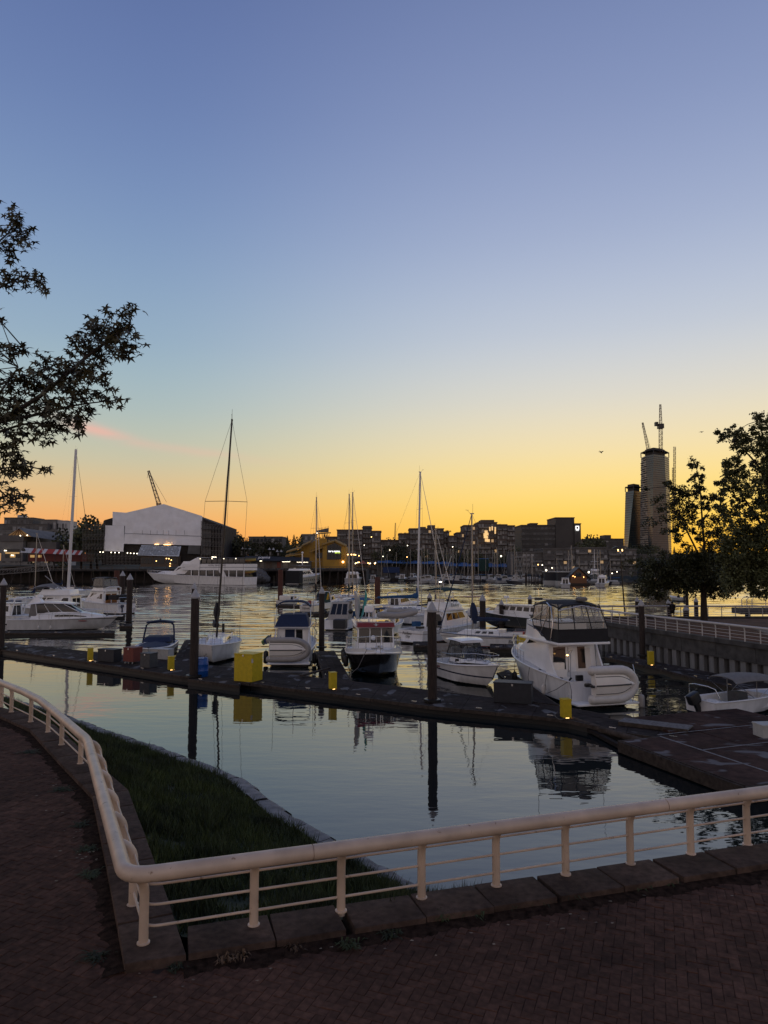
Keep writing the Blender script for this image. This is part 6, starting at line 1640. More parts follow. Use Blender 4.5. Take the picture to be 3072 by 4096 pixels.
farboats = [  # stern, bow, length, beam, kind, label
    ((1490, 2330), (1535, 2322), 9, 3.2, 'hull_far', 'small dark-and-white workboat right of the catamaran'),
    ((1605, 2325), (1640, 2321), 9, 3.4, 'hull_green', 'green-hulled tug-like boat near the marina entrance'),
    ((1640, 2319), (1690, 2317), 9, 2.6, 'hull_far_dark', 'long dark open boat near the marina entrance'),
    ((1672, 2302), (1725, 2297), 12, 4.0, 'hull_far', 'white flybridge boat moored in the far marina, left part'),
    ((2262, 2352), (2262, 2320), 10, 3.4, 'hull_far', 'white cabin boat at the left end of the right-hand floats'),
    ((2400, 2348), (2475, 2338), 13, 4.0, 'hull_far', 'white motor yacht right of the dark-hulled fishing vessel'),
    ((2620, 2345), (2580, 2350), 8, 3.0, 'hull_far', 'white cruiser half hidden by the tree at right'),
    ((2930, 2340), (2990, 2338), 11, 3.6, 'hull_far', 'white yacht glimpsed under the right tree crown'),
    ((2860, 2330), (2890, 2328), 9, 3.0, 'hull_far', 'small white boat glimpsed left of the yacht under the tree'),
]
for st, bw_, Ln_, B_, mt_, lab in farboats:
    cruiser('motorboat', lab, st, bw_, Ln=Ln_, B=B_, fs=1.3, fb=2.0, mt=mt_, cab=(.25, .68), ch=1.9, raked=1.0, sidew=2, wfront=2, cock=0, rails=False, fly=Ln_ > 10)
# fishing vessel, bow towards us
fv, h, P = cruiser('fishing_vessel', 'black-hulled fishing vessel with white wheelhouse, bow towards the marina entrance', (2380, 2325), (2376, 2355), Ln=17, B=6.2, fs=2.2, fb=3.9, mt='hull_far_dark', cab=(.25, .62), ch=2.8, raked=.6, sidew=3, wfront=5, fly=True, cock=0, cat='fishing boat', cw=.72)
MB().tube([(6, 0, 5), (6, 0, 15.5)], [.16, .08], 8).build('mast', 'gelcoat', fv); MB().tube([(6, -1.8, 9.6), (6, 1.8, 9.6)], .08, 6).build('crosstree', 'gelcoat', fv)
# boathouse with lit gable
bh = thing('floating_house', 'small floating A-frame house with warm lights, left of the fishing vessel', 'floating house', G(2312, 2341, 0))
MB().box(-4.2, 4.2, -2, 5, -.2, .8).build('float', 'dock_edge', bh); MB().box(-3.2, 3.2, -1.2, 4.6, .8, 3.2).build('wall', 'wood_teak', bh)
MB().extrude([(-3.2, -1.2, 3.2), (3.2, -1.2, 3.2), (0, -1.2, 6.6)], (0, 5.8, 0)).build('gable', 'wood_teak', bh)
for s_ in (1, -1): MB().hexa([Vector(p) for p in ((0, -1.9, 6.75), (s_ * 4.6, -1.9, 2.6), (s_ * 4.6, 5, 2.6), (0, 5, 6.75), (0, -1.9, 7.0), (s_ * 4.8, -1.9, 2.8), (s_ * 4.8, 5, 2.8), (0, 5, 7.0))]).build('roof', 'box_grey', bh)
for x, z in ((-2.2, 3.6), (1.9, 3.2), (-1.5, 3.3)): MB().ball((x, -1.35, z), .17).build('lamp', 'lamp_warm', bh)
MB().box(-1.2, 1.0, -1.25, -1.2, 3.4, 5.0).build('window', 'glass_dark', bh)
for u, v, w_, lab in ((2215, 2338, 7.5, 'floating boat shed with dark side, left of the pale shed'), (2252, 2340, 4.6, 'pale floating shed beside the A-frame house')):
    r = thing('boat_shed', lab, 'boat shed', G(u, v, 0)); MB().box(-w_ / 2, w_ / 2, -1, 3, -.2, 1.6).build('float', 'box_white', r); MB().box(-w_ / 2 + .2, w_ / 2 - .2, -.6, 2.8, 1.6, 5.0).build('wall', 'box_dark', r); MB().box(-w_ / 2 - .2, w_ / 2 + .2, -1.2, 3.2, 5.0, 5.4).build('roof', 'box_white', r)
# A-frame dock hut with navy roof near the entrance
r = thing('dock_hut', 'navy-roofed hut on a float near the marina entrance', 'hut', G(1565, 2318, 0)); MB().box(-5, 5, -1, 4, -.3, .7).build('float', 'dock_wood', r); MB().box(-2.0, 2.2, 0, 3, .7, 4).build('wall', 'box_dark', r)
MB().hexa([Vector(p) for p in ((-4.6, -1, 3.6), (4.6, -1, 3.6), (4.6, 1.5, 6.6), (-4.6, 1.5, 6.6), (-4.6, -1, 3.9), (4.6, -1, 3.9), (4.2, 1.7, 6.9), (-4.2, 1.7, 6.9))]).build('roof', 'canvas_navy', r)
# small open boats with people under way
def person(label, loc, rz, pose='stand', jacket=(.012, .012, .014), H=1.72, name='person'):
    root = thing(name, label, 'person', loc, rz)
    k = H / 1.72
    if pose == 'stand':
        J = {'pel': (0, 0, .93), 'sp': (0, .01, 1.15), 'ch': (0, 0, 1.36), 'nk': (0, .0, 1.50), 'hd': (0, .02, 1.60), 'ht': (0, .01, 1.71),
             'hl': (-.09, 0, .90), 'kl': (-.10, .10, .50), 'al': (-.10, -.02, .09), 'tl': (-.10, .14, .03), 'hr': (.09, 0, .90), 'kr': (.10, .0, .49), 'ar': (.10, -.12, .11), 'tr': (.10, .02, .03),
             'sl': (-.18, 0, 1.42), 'el': (-.24, -.04, 1.15), 'wl': (-.23, .04, .90), 'fl': (-.22, .06, .80), 'sr': (.18, 0, 1.42), 'er': (.24, .02, 1.14), 'wr': (.23, .08, .90), 'fr': (.22, .1, .80)}
    else:
        J = {'pel': (0, 0, .42), 'sp': (0, .02, .62), 'ch': (0, .04, .84), 'nk': (0, .05, .98), 'hd': (0, .07, 1.08), 'ht': (0, .06, 1.19),
             'hl': (-.09, .02, .42), 'kl': (-.12, .42, .46), 'al': (-.12, .46, .08), 'tl': (-.12, .62, .04), 'hr': (.09, .02, .42), 'kr': (.12, .42, .46), 'ar': (.12, .46, .08), 'tr': (.12, .62, .04),
             'sl': (-.18, .04, .90), 'el': (-.24, .12, .65), 'wl': (-.2, .34, .60), 'fl': (-.18, .42, .60), 'sr': (.18, .04, .90), 'er': (.24, .12, .65), 'wr': (.2, .34, .60), 'fr': (.18, .42, .60)}
    R = dict(pel=.15, sp=.14, ch=.16, nk=.06, hd=.095, ht=.075, hl=.10, kl=.065, al=.045, tl=.045, hr=.10, kr=.065, ar=.045, tr=.045, sl=.075, el=.05, wl=.035, fl=.04, sr=.075, er=.05, wr=.035, fr=.04)
    E = [('pel', 'sp'), ('sp', 'ch'), ('ch', 'nk'), ('nk', 'hd'), ('hd', 'ht'), ('pel', 'hl'), ('hl', 'kl'), ('kl', 'al'), ('al', 'tl'), ('pel', 'hr'), ('hr', 'kr'), ('kr', 'ar'), ('ar', 'tr'), ('ch', 'sl'), ('sl', 'el'), ('el', 'wl'), ('wl', 'fl'), ('ch', 'sr'), ('sr', 'er'), ('er', 'wr'), ('wr', 'fr')]
    nm = list(J); me = bpy.data.meshes.new('body'); me.from_pydata([tuple(c * k for c in J[n_]) for n_ in nm], [(nm.index(a), nm.index(b)) for a, b in E], [])
    me.materials.append(MT('skin'))
    o = obj('body', me, root)
    md = o.modifiers.new('skin', 'SKIN'); md.use_smooth_shade = True
    for i, n_ in enumerate(nm): me.skin_vertices[0].data[i].radius = (R[n_] * k, R[n_] * k * .85)
    me.skin_vertices[0].data[0].use_root = True
    sub = o.modifiers.new('sub', 'SUBSURF'); sub.levels = 2; sub.render_levels = 2
    def shell(pts, rad, name_, mt): MB().tube([Vector(J[p]) * k for p in pts], [x * k for x in rad], 12).build(name_, mt, root, smooth=60)
    jk = 'jacket_dark'
    shell(('pel', 'sp', 'ch', 'nk'), (.215, .205, .215, .11), 'jacket', jk)
    for q in 'lr': shell(('s' + q, 'e' + q, 'w' + q), (.10, .078, .058), 'sleeve', jk)
    for q in 'lr': MB().tube([Vector(J['h' + q]) * k + Vector((0, 0, .03)), Vector(J['h' + q]).lerp(Vector(J['k' + q]), .85) * k], [.125 * k, .105 * k], 12).build('shorts', 'jacket_dark', root, smooth=60)
    for q in 'lr': MB().tube([Vector(J['a' + q]) * k - Vector((0, .06, .02)), Vector(J['t' + q]) * k], [.055 * k, .05 * k], 8).build('shoe', 'trim_black', root, smooth=60)
    MB().ball(Vector(J['hd']) * k + Vector((0, -.012, .03)), .108 * k, .115 * k, .125 * k, 12, 8).build('hair', 'hair_dark', root, smooth=60)
    return root
M('skin', (.26, .15, .10), .6); M('jacket_dark', (.012, .012, .014), .85, bump=.2, bscale=20); M('hair_dark', (.015, .012, .010), .7)
pp_ = G(2691, 2477, RW)
pe = person('person in dark hooded jacket and shorts walking away on the right walkway', pp_, 0)
MB().hexa([Vector(p) for p in ((-.15, -.30, .95), (.15, -.30, .95), (.17, -.12, .95), (-.17, -.12, .95), (-.13, -.28, 1.42), (.13, -.28, 1.42), (.15, -.10, 1.46), (-.15, -.10, 1.46))]).build('backpack', 'jacket_dark', pe, bevel=.05, smooth=50)
def launch(label, plabel, st, bw_, Ln_, seat=.35):
    s, hd, l = axis(st, bw_, Ln_); r = thing('open_boat', label, 'motorboat', s, hd)
    h = hull(r, Ln_, 2.0, .7, 1.0, 'hull_far', cock=.75, cockz=.3, railr=.04); MB().box(Ln_ * .4, Ln_ * .5, -.8, .8, .3, .6).build('bench', 'gelcoat', r); outboard(r, 0, 0, .7, 'trim_black', 1, 0)
    p = s + Vector((cos(hd), sin(hd), 0)) * Ln_ * seat; p.z = .3
    person(plabel, p, hd - pi / 2, 'sit')
launch('small white motorboat crossing the creek under way', 'person seated in the small white motorboat on the creek', (1772, 2322), (1738, 2321), 4.8)
launch('open grey skiff crossing the creek left of the furled blue sail', 'person seated in the open grey skiff on the creek', (1908, 2332), (1850, 2330), 5.4, .55)
launch('open boat passing behind the right tree trunk', 'person seated in the open boat behind the right tree', (2775, 2410), (2680, 2400), 6.5)
# far marina: each yacht with its own hull and mast
rm = random.Random(21)
mast_px = []
V5 = view(1760, 2040, 3.95); V4 = view(1380, 2080, 3.95); V6 = view(2120, 2120, 3.318)
for f, l in ((V4, [(575, 395), (668, 540), (812, 505), (1036, 460), (1255, 420), (1210, 430), (1302, 455), (1415, 465), (1440, 440), (1560, 445), (1608, 435)]),
             (V5, [(60, 600), (105, 590), (165, 615), (192, 625), (212, 605), (258, 645), (380, 510), (438, 620), (503, 450), (545, 690), (600, 455), (720, 650), (830, 630), (862, 670), (897, 590), (912, 625), (1010, 615), (1120, 500), (1140, 690), (1177, 560), (1205, 660), (1297, 750), (1322, 670), (1370, 680), (1440, 690), (1460, 735)]),
             (V6, [(18, 320), (32, 360), (355, 370), (507, 270), (548, 205), (562, 330), (650, 350), (835, 380), (890, 260), (928, 260), (1063, 390), (318, 480)])):
    mast_px += [f(*p) for p in l]
mast_px += [(2686, 2236), (2710, 2240), (2722, 2236), (2742, 2235), (2632, 2250)]
ord_ = sorted(mast_px)
for i, (u, v) in enumerate(ord_):
    Yd = rm.uniform(330, 420) if u < 2150 else rm.uniform(285, 330)
    if u > 2600: Yd = rm.uniform(300, 360)
    tp_ = D(u, v, Yd); Ln_ = rm.uniform(8.5, 12.5); hd = rm.choice([0.1, pi - .1, -.3, pi + .25]) + rm.uniform(-.15, .15)
    x0 = tp_.x - cos(hd) * Ln_ * .58
    root = thing('moored_yacht', 'moored yacht with bare mast among the far marina berths', 'sailboat', (x0, Yd - sin(hd) * Ln_ * .58, 0), hd, 'yachts in the far marina')
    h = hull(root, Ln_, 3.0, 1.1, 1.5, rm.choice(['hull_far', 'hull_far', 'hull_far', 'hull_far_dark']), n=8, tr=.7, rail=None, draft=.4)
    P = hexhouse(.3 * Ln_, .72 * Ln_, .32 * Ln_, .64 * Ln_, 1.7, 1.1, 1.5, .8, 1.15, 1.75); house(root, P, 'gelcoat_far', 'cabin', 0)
    MB().tube([(.58 * Ln_, 0, 1.2), (.58 * Ln_, 0, tp_.z)], [.14, .10], 6).build('mast', 'alu_mast', root)
    MB().tube([(.57 * Ln_, 0, 2.7), (.2 * Ln_, 0, 2.75)], .16, 6).build('boom', rm.choice(['canvas_navy', 'canvas_blue', 'canvas_grey', 'canvas_green']), root)
    MB().tube([(.98 * Ln_, 0, 1.6), (.58 * Ln_, 0, tp_.z)], .045, 4).build('forestay', 'alu_mast', root); MB().tube([(.58 * Ln_, -1.0, 1.3 + tp_.z * .5), (.58 * Ln_, 1.0, 1.3 + tp_.z * .5)], .05, 4).build('spreader', 'alu_mast', root)
for k in range(17):
    u = 1660 + k * 27 + rm.uniform(-8, 8); Yd = rm.uniform(300, 345) if u < 2080 else rm.uniform(285, 300)
    g = D(u, 2300, Yd); hd = rm.choice([0, pi]) + rm.uniform(-.4, .4); Ln_ = rm.uniform(6, 10)
    root = thing('moored_motorboat', 'low motorboat in the front rank of the far marina', 'motorboat', (g.x, Yd, 0), hd, 'motorboats in the far marina')
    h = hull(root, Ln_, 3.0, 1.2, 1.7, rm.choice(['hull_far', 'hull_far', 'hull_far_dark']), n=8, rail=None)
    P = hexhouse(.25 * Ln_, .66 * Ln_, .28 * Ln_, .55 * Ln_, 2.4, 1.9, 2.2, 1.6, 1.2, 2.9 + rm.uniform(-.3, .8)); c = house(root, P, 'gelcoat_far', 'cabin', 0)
    windows(c, P, 'stbd', 1, .08, .9, .5, .85, .0); windows(c, P, 'port', 1, .08, .9, .5, .85, .0)
    if k % 3 == 0: MB().box(.1 * Ln_, .25 * Ln_, -1.1, 1.1, 1.3, 2.4).build('cover', rm.choice(['canvas_navy', 'canvas_blue', 'canvas_grey']), root)
# floats and piles of the far marina
for k, (u0, u1, Yd) in enumerate(((1560, 2090, 352), (2130, 2560, 300), (1240, 1400, 318), (1080, 1165, 312), (390, 600, 330))):
    a, b = D(u0, 2300, Yd), D(u1, 2300, Yd); m = MB().box(a.x, b.x, Yd, Yd + 2.4, -.2, .55)
    tag(m.build('float_dock', 'dock_wood2'), ['float lying across the far marina in the centre', 'float of the right-hand far berths', 'float beside the catamaran', 'lit float left of the cream motor yacht', 'float below the timber quay at left'][k], 'dock')
for k in range(26):
    u = 2100 + (k % 13) * 9 + rm.uniform(-3, 3) if k < 13 else 1740 + (k - 13) * 26; Yd = 296 if k < 13 else 340
    g = D(u, 2300, Yd); o = MB().tube([(0, 0, -2), (0, 0, rm.uniform(3.2, 4.6))], .22, 7).build('pile', 'pile_wood'); o.location = (g.x, Yd, 0)
    tag(o, 'slim dark pile in the cluster left of the floating sheds' if k < 13 else 'slim dark pile standing among the far marina yachts', 'pile', 'piles in the far marina, right cluster' if k < 13 else 'piles among the far marina yachts')

# ================================================================== FAR SHORE
M('far_ground', (.030, .034, .022), .95, var=.4, scale=.05)
M('quay_timber', (.035, .030, .027), .9, var=.3, scale=1)
def terr(x, y):
    q = max(0, min(1, (y - 480) / 420)); q = q * q * (3 - 2 * q)
    z = 2.2 + 17 * q + 2.5 * mnoise.noise((x * .004, y * .004, 0)) * q
    return z
mb = MB(); rowsT = []
for i in range(41):
    x = -1600 + 80 * i; row = []
    for j in range(26):
        t = j / 25; y = (440 + 900 * t ** 1.4) if x > 150 or x > -20 else (345 + 1000 * t ** 1.4)
        if x > 360: y = 300 + 1000 * t ** 1.4
        row.append((x, y, terr(x, y) if j else -1))
    rowsT.append(row)
mb.loft(rowsT, cap=False, closed=False); struct('far_land', mb, 'far_ground', smooth=60)
# timber quay of the island on the left
quay = thing('timber_quay', 'dark timber quay on piles below the wrapped building and restaurants', 'quay')
MB().box(-260, -8, 314, 380, 5.2, 6.0).build('deck', 'quay_timber', quay)
MB().box(-260, -8, 322, 378, -2, 5.19).build('backing', 'quay_timber', quay)
for k in range(64): MB().tube([(-258 + k * 3.9, 315.0, -2), (-258 + k * 3.9, 315.0, 5.2)], .28, 7).build('pile', 'pile_wood', quay)
M('rail_timber', (.10, .075, .055), .8, var=.3)
for k in range(42): MB().bar((-258 + k * 6, 314.4, 6), (-258 + k * 6, 314.4, 7.2), .25, .25).build('rail_post', 'rail_timber', quay)
for z in (6.5, 7.2): MB().bar((-260, 314.4, z), (-8, 314.4, z), .14, .14).build('rail', 'rail_timber', quay)

M('brick_dark', (0.105, 0.083, 0.072), .85, var=.2, scale=.3)
M('conc_dark', (0.112, 0.105, 0.099), .85, var=.2, scale=.3)
M('conc_mid', (0.169, 0.163, 0.156), .85, var=.2, scale=.3)
M('office_dark', (0.060, 0.055, 0.051), .7, var=.15, scale=.2)
M('win_dark', (.05, .053, .058), .12, var=.2, scale=.3, rnd=.5)
M('win_pale', (.20, .20, .20), .35, var=.2, scale=.3, rnd=.4)
M('win_lit', (.4, .3, .2), .5, emit=(1, .62, .28), es=.3)
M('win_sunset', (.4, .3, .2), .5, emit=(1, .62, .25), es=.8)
M('balcony_pale', (.19, .18, .17), .8, var=.2, scale=.3)
M('white_wall', (.45, .45, .45), .8)
rbld = random.Random(5)
_wm = {}
def win_mesh(w, h, mt):
    k = (round(w, 1), round(h, 1), mt)
    if k not in _wm: _wm[k] = MB().box(-k[0] / 2, k[0] / 2, -.12, .1, -k[1] / 2, k[1] / 2).mesh('window', mt)
    return _wm[k]
def block(root, u0, u1, vt, Y, depth, base, floors, bays, wall='brick_dark', lit=.015, bal=True, pale=.25, winh=.55, winw=.72, band=None):
    a, b = D(u0, vt, Y), D(u1, vt, Y); x0, x1, zt = a.x - root.location.x, b.x - root.location.x, a.z
    y0 = Y - root.location.y
    MB().box(x0, x1, y0, y0 + depth, base, zt).build('wall', wall, root)
    MB().box(x0 - .3, x1 + .3, y0 - .35, y0 + depth, zt, zt + .7).build('parapet', wall, root)
    fh = (zt - base) / floors; bw_ = (x1 - x0) / bays
    for f in range(floors):
        z = base + fh * (f + .52)
        for k in range(bays):
            r_ = rbld.random(); mt = 'win_lit' if r_ < lit else ('win_pale' if r_ < lit + pale else 'win_dark')
            o = obj('window', win_mesh(bw_ * winw, fh * winh, mt), root, ((x0 + bw_ * (k + .5)), y0 - .02, z))
        if bal and f:
            # balcony slabs with solid fronts, broken into two or three runs
            k = 0
            while k < bays:
                n = rbld.choice((2, 3, 4)); e = min(bays, k + n)
                if rbld.random() < .72: MB().box(x0 + bw_ * k + .4, x0 + bw_ * e - .4, y0 - 1.5, y0 - .01, base + fh * f - .15, base + fh * f + .85).build('balcony', 'balcony_pale' if rbld.random() < .6 else wall, root)
                k = e
    return x0, x1, y0, zt
def bld(name, label, u, Y): 
    g = D(u, 2263, Y); return thing(name, label, 'building', (g.x, Y, 0))
r = bld('apartment_block', 'brown terraced apartment block behind the yellow restaurant', 1440, 470)
block(r, 1348, 1450, 2122, 470, 20, 2, 9, 8); block(r, 1450, 1486, 2112, 472, 16, 2, 9, 3); block(r, 1486, 1524, 2127, 471, 18, 2, 8, 3); block(r, 1300, 1348, 2150, 474, 18, 2, 7, 4)
MB().box(*(D(1450, 2112, 474).x - r.location.x, D(1486, 2112, 474).x - r.location.x), 8, 18, 30, D(1450, 2111, 474).z + 1.5).build('lift_house', 'brick_dark', r)
r = bld('apartment_block', 'low brown apartment block linking the two terraced towers', 1560, 480)
block(r, 1523, 1598, 2163, 480, 20, 2, 6, 6, lit=.025)
r = bld('apartment_block', 'brown terraced apartment block with roof trees right of centre mast', 1700, 475)
block(r, 1595, 1638, 2137, 476, 20, 2, 8, 4); block(r, 1638, 1775, 2117, 475, 22, 2, 9, 11, lit=.025); block(r, 1775, 1797, 2129, 476, 18, 2, 8, 2)
for u0, u1, v in ((1675, 1704, 2107), (1712, 1741, 2100)): MB().box(D(u0, v, 480).x - r.location.x, D(u1, v, 480).x - r.location.x, 6, 16, 26, D(u0, v, 480).z).build('lift_house', 'brick_dark', r)
r = bld('apartment_block', 'largest brown terraced apartment tower with sunset-lit gap windows', 1940, 470)
for u0, u1, v, f, n in ((1793, 1828, 2146, 7, 3), (1828, 1856, 2133, 8, 3), (1856, 1912, 2104, 10, 5), (1912, 1988, 2092, 10, 6), (1988, 2028, 2101, 10, 4), (2028, 2059, 2105, 10, 3)):
    block(r, u0, u1, v, 470 + (rbld.random() * 3), 22, 2, f, n, lit=.015)
MB().box(D(1925, 2079, 474).x - r.location.x, D(1978, 2079, 474).x - r.location.x, 5, 18, 28, D(1925, 2079, 474).z).build('lift_house', 'brick_dark', r)
for k, (x, y) in enumerate(((728, 345), (742, 380), (712, 388), (735, 430), (715, 425), (733, 478), (762, 482), (873, 300), (872, 345), (825, 290), (788, 300))):
    u, v = V5(x, y); g = D(u, v, 468.3); obj('window', win_mesh(2.0 if k < 7 else .9, 1.8 if k < 7 else 2.6, 'win_sunset'), r, (g.x - r.location.x, -1.7, g.z))
r = bld('office_block', 'dark office block with lit square logo on its tower', 2200, 500)
block(r, 2086, 2297, 2103, 500, 30, 2, 9, 14, 'office_dark', 0, False, .1, .42, .86)
block(r, 2222, 2297, 2073, 499, 26, 2, 1, 1, 'office_dark', 0, False, 0, .02, .02); block(r, 2297, 2323, 2097, 498, 26, 2, 1, 1, 'office_dark', 0, False, 0, .02, .02); block(r, 2121, 2150, 2096, 502, 10, 20, 1, 1, 'office_dark', 0, False, 0, .02, .02)
M('logo_lit', (.8, .8, .8), .5, emit=(1, 1, .97), es=1.6)
lg_ = D(2309, 2111, 497.5); lx, lz = lg_.x - r.location.x, lg_.z
m = MB()
for x0, x1, z0, z1 in ((-1.2, 1.2, .85, 1.3), (-1.2, 1.2, -1.3, -.85), (-1.2, -.75, -.85, .85), (.75, 1.2, -.85, .85), (-1.0, 1.0, -2.05, -1.75)): m.box(lx + x0, lx + x1, -2.9, -2.6, lz + z0, lz + z1)
m.build('logo', 'logo_lit', r)
r = bld('low_apartments', 'long five-storey waterfront apartments behind the right-hand berths', 2300, 395)
for u0, u1, v, n in ((2056, 2170, 2212, 7), (2172, 2300, 2198, 8), (2302, 2430, 2194, 8), (2432, 2545, 2200, 7)): block(r, u0, u1, v, 395 + rbld.random() * 4, 24, 2, 5, n, 'conc_dark', .05, True, .35, .5)
r = bld('hall_block', 'flat-roofed dark block with roof box left of the tower', 2430, 640)
block(r, 2345, 2495, 2157, 640, 30, 2, 7, 10, 'office_dark', .01, False, .25, .3, .8); MB().box(D(2412, 2142, 650).x - r.location.x, D(2437, 2142, 650).x - r.location.x, 5, 20, 20, D(2412, 2141, 650).z).build('roof_box', 'office_dark', r)
r = bld('hillside_apartments', 'terraced pale hillside apartments at far left with white roof box', 120, 600)
block(r, -40, 232, 2125, 590, 20, 8, 3, 16, 'conc_mid', .01, True, .35); block(r, -20, 190, 2098, 600, 20, 8, 4, 12, 'conc_dark', .0, True, .35); block(r, 17, 133, 2073, 610, 20, 8, 5, 9, 'conc_dark', .0, True, .3); block(r, 163, 225, 2081, 606, 20, 8, 4, 5, 'conc_mid', .0, False, .4); block(r, 225, 269, 2085, 608, 20, 8, 4, 4, 'white_wall', 0, False, .3)
MB().box(D(65, 2059, 612).x - r.location.x, D(90, 2059, 612).x - r.location.x, 14, 20, 40, D(65, 2059, 612).z).build('roof_box', 'white_wall', r)
r = bld('mid_apartments', 'dark apartment building with pale frames behind the restaurant roof', 1060, 470)
block(r, 995, 1129, 2150, 470, 20, 2, 6, 9, 'conc_dark', .03, True, .2)
r = bld('grey_block', 'pale grey stepped building above the yellow restaurant roof', 1230, 500)
block(r, 1207, 1254, 2140, 500, 14, 2, 6, 4, 'conc_mid', 0, False, .2)
r = bld('distant_bank', 'low dark waterfront building behind the right trees', 2800, 420)
block(r, 2560, 3150, 2222, 420, 20, 2, 4, 26, 'conc_dark', .02, True, .2)

# glass tower under construction -------------------------------------
V7_ = view(2480, 1600, 3.457)
def tower(name, label, prof_t, prof_b, vt, vb, Y, floors, deps, pale_edges):
    """plan outline given by image columns at top and bottom, with a depth for each corner"""
    zt, zb = D(2650, V7_(0, vt)[1], Y).z, 0.
    g = D(V7_(500, 0)[0], 2263, Y); root = thing(name, label, 'tower', (g.x, Y, 0))
    def ring(t, grow=0.):
        pts = []
        for (a, b), dy in zip(zip(prof_t, prof_b), deps):
            px_ = b + (a - b) * t; x = D(V7_(px_, 0)[0], 2100, Y).x * (Y + dy) / Y - g.x; pts.append(Vector((x, dy, 0)))
        c = sum(pts, Vector()) / len(pts)
        return [p + (p - c).normalized() * grow for p in pts]
    n = len(prof_t)
    for f in range(floors):
        t0, t1 = f / floors, (f + 1) / floors; z0, z1 = zb + (zt - zb) * t0, zb + (zt - zb) * t1
        A, B_ = ring(t0), ring(t1)
        for k in range(n - 1):
            m = MB(); q = [A[k], A[k + 1], B_[k + 1], B_[k]]
            m.add([(q[0].x, q[0].y, z0 + .5), (q[1].x, q[1].y, z0 + .5), (q[2].x, q[2].y, z1), (q[3].x, q[3].y, z1)], [(0, 1, 2, 3)])
            m.build('glazing', 'tower_pale' if k in pale_edges else ('tower_glass_shaded' if k % 2 else 'tower_glass_lit'), root)
        S0 = ring(t0, .35); m = MB(); m.loft([[(p.x, p.y, z0) for p in S0], [(p.x, p.y, z0 + .5) for p in S0]]); m.build('floor_slab', 'tower_slab', root)
        if f > floors * .12:
            for k in pale_edges[:1]:
                m = MB()
                for q in range(5):
                    if rbld.random() < .62:
                        u = (q + rbld.random() * .4) / 5; p0, p1 = A[k].lerp(A[k + 1], u), A[k].lerp(A[k + 1], min(1, u + .22)); out = Vector((-.9, -.6, 0))
                        m.hexa([p0 + Vector((0, 0, z0)), p1 + Vector((0, 0, z0)), p1 + out + Vector((0, 0, z0)), p0 + out * 2 + Vector((0, 0, z0)), p0 + Vector((0, 0, z0 + 1.3)), p1 + Vector((0, 0, z0 + 1.3)), p1 + out + Vector((0, 0, z0 + 1.3)), p0 + out * 2 + Vector((0, 0, z0 + 1.3))])
                if m.v: m.build('balcony', 'tower_slab', root)
    T = ring(1.0); top_ = []
    # unfinished crown: columns and a roof slab
    for p in T: MB().bar((p.x, p.y + .5, zt), (p.x, p.y + .5, zt + 7), 1.1, 1.1).build('column', 'tower_slab', root)
    c = sum(T, Vector()) / n
    m = MB(); m.loft([[(p.x, p.y, zt + 7) for p in ring(1, .8)], [(p.x, p.y, zt + 8.2) for p in ring(1, .8)]]); m.build('roof_slab', 'tower_slab', root)
    m = MB(); m.loft([[(c.x + (p.x - c.x) * .72, c.y + (p.y - c.y) * .7, zt - 2) for p in T], [(c.x + (p.x - c.x) * .72, c.y + (p.y - c.y) * .7, zt + 12) for p in T]]); m.build('core', 'tower_slab', root)
    return root, zt, g
M('tower_glass_shaded', (.036, .058, .070), .25, var=.25, scale=.08, spec=.8); M('tower_glass_lit', (.058, .080, .092), .28, var=.25, scale=.08, spec=.8)  # light and shade of the facets put into two glass tones
M('tower_pale', (.24, .23, .215), .35, var=.25, scale=.15); M('tower_slab', (.05, .05, .052), .85)
TY = 1100
tw, tz, tg = tower('glass_tower', 'tall faceted glass tower under construction with cranes on top', [318, 380, 492, 645, 706, 600, 420], [258, 386, 425, 668, 700, 600, 400], 770, 2120, TY, 52, [22, 2, -14, 0, 20, 40, 40], [0, 3])
tower('glass_tower', 'shorter faceted glass tower beside the tall one', [88, 205, 318, 250, 130], [30, 60, 300, 250, 110], 1262, 2120, TY + 40, 33, [10, -10, 8, 34, 34], [])
def lattice(m, a, b, w0, w1, n, r):
    a, b = Vector(a), Vector(b); d = (b - a).normalized(); u = d.cross(Vector((0, 1, 0))).normalized(); v = Vector((0, 1, 0))
    P = lambda t, i, j: a.lerp(b, t) + u * (i * (w0 + (w1 - w0) * t) / 2) + v * (j * (w0 + (w1 - w0) * t) / 2)
    for i in (-1, 1):
        for j in (-1, 1): m.tube([P(0, i, j), P(1, i, j)], r, 4)
    for k in range(n):
        t0, t1 = k / n, (k + 1) / n; s = 1 if k % 2 else -1
        for j in (-1, 1): m.tube([P(t0, -s, j), P(t1, s, j)], r * .6, 4)
        for i in (-1, 1): m.tube([P(t0, i, -s), P(t1, i, s)], r * .6, 4)
    return m
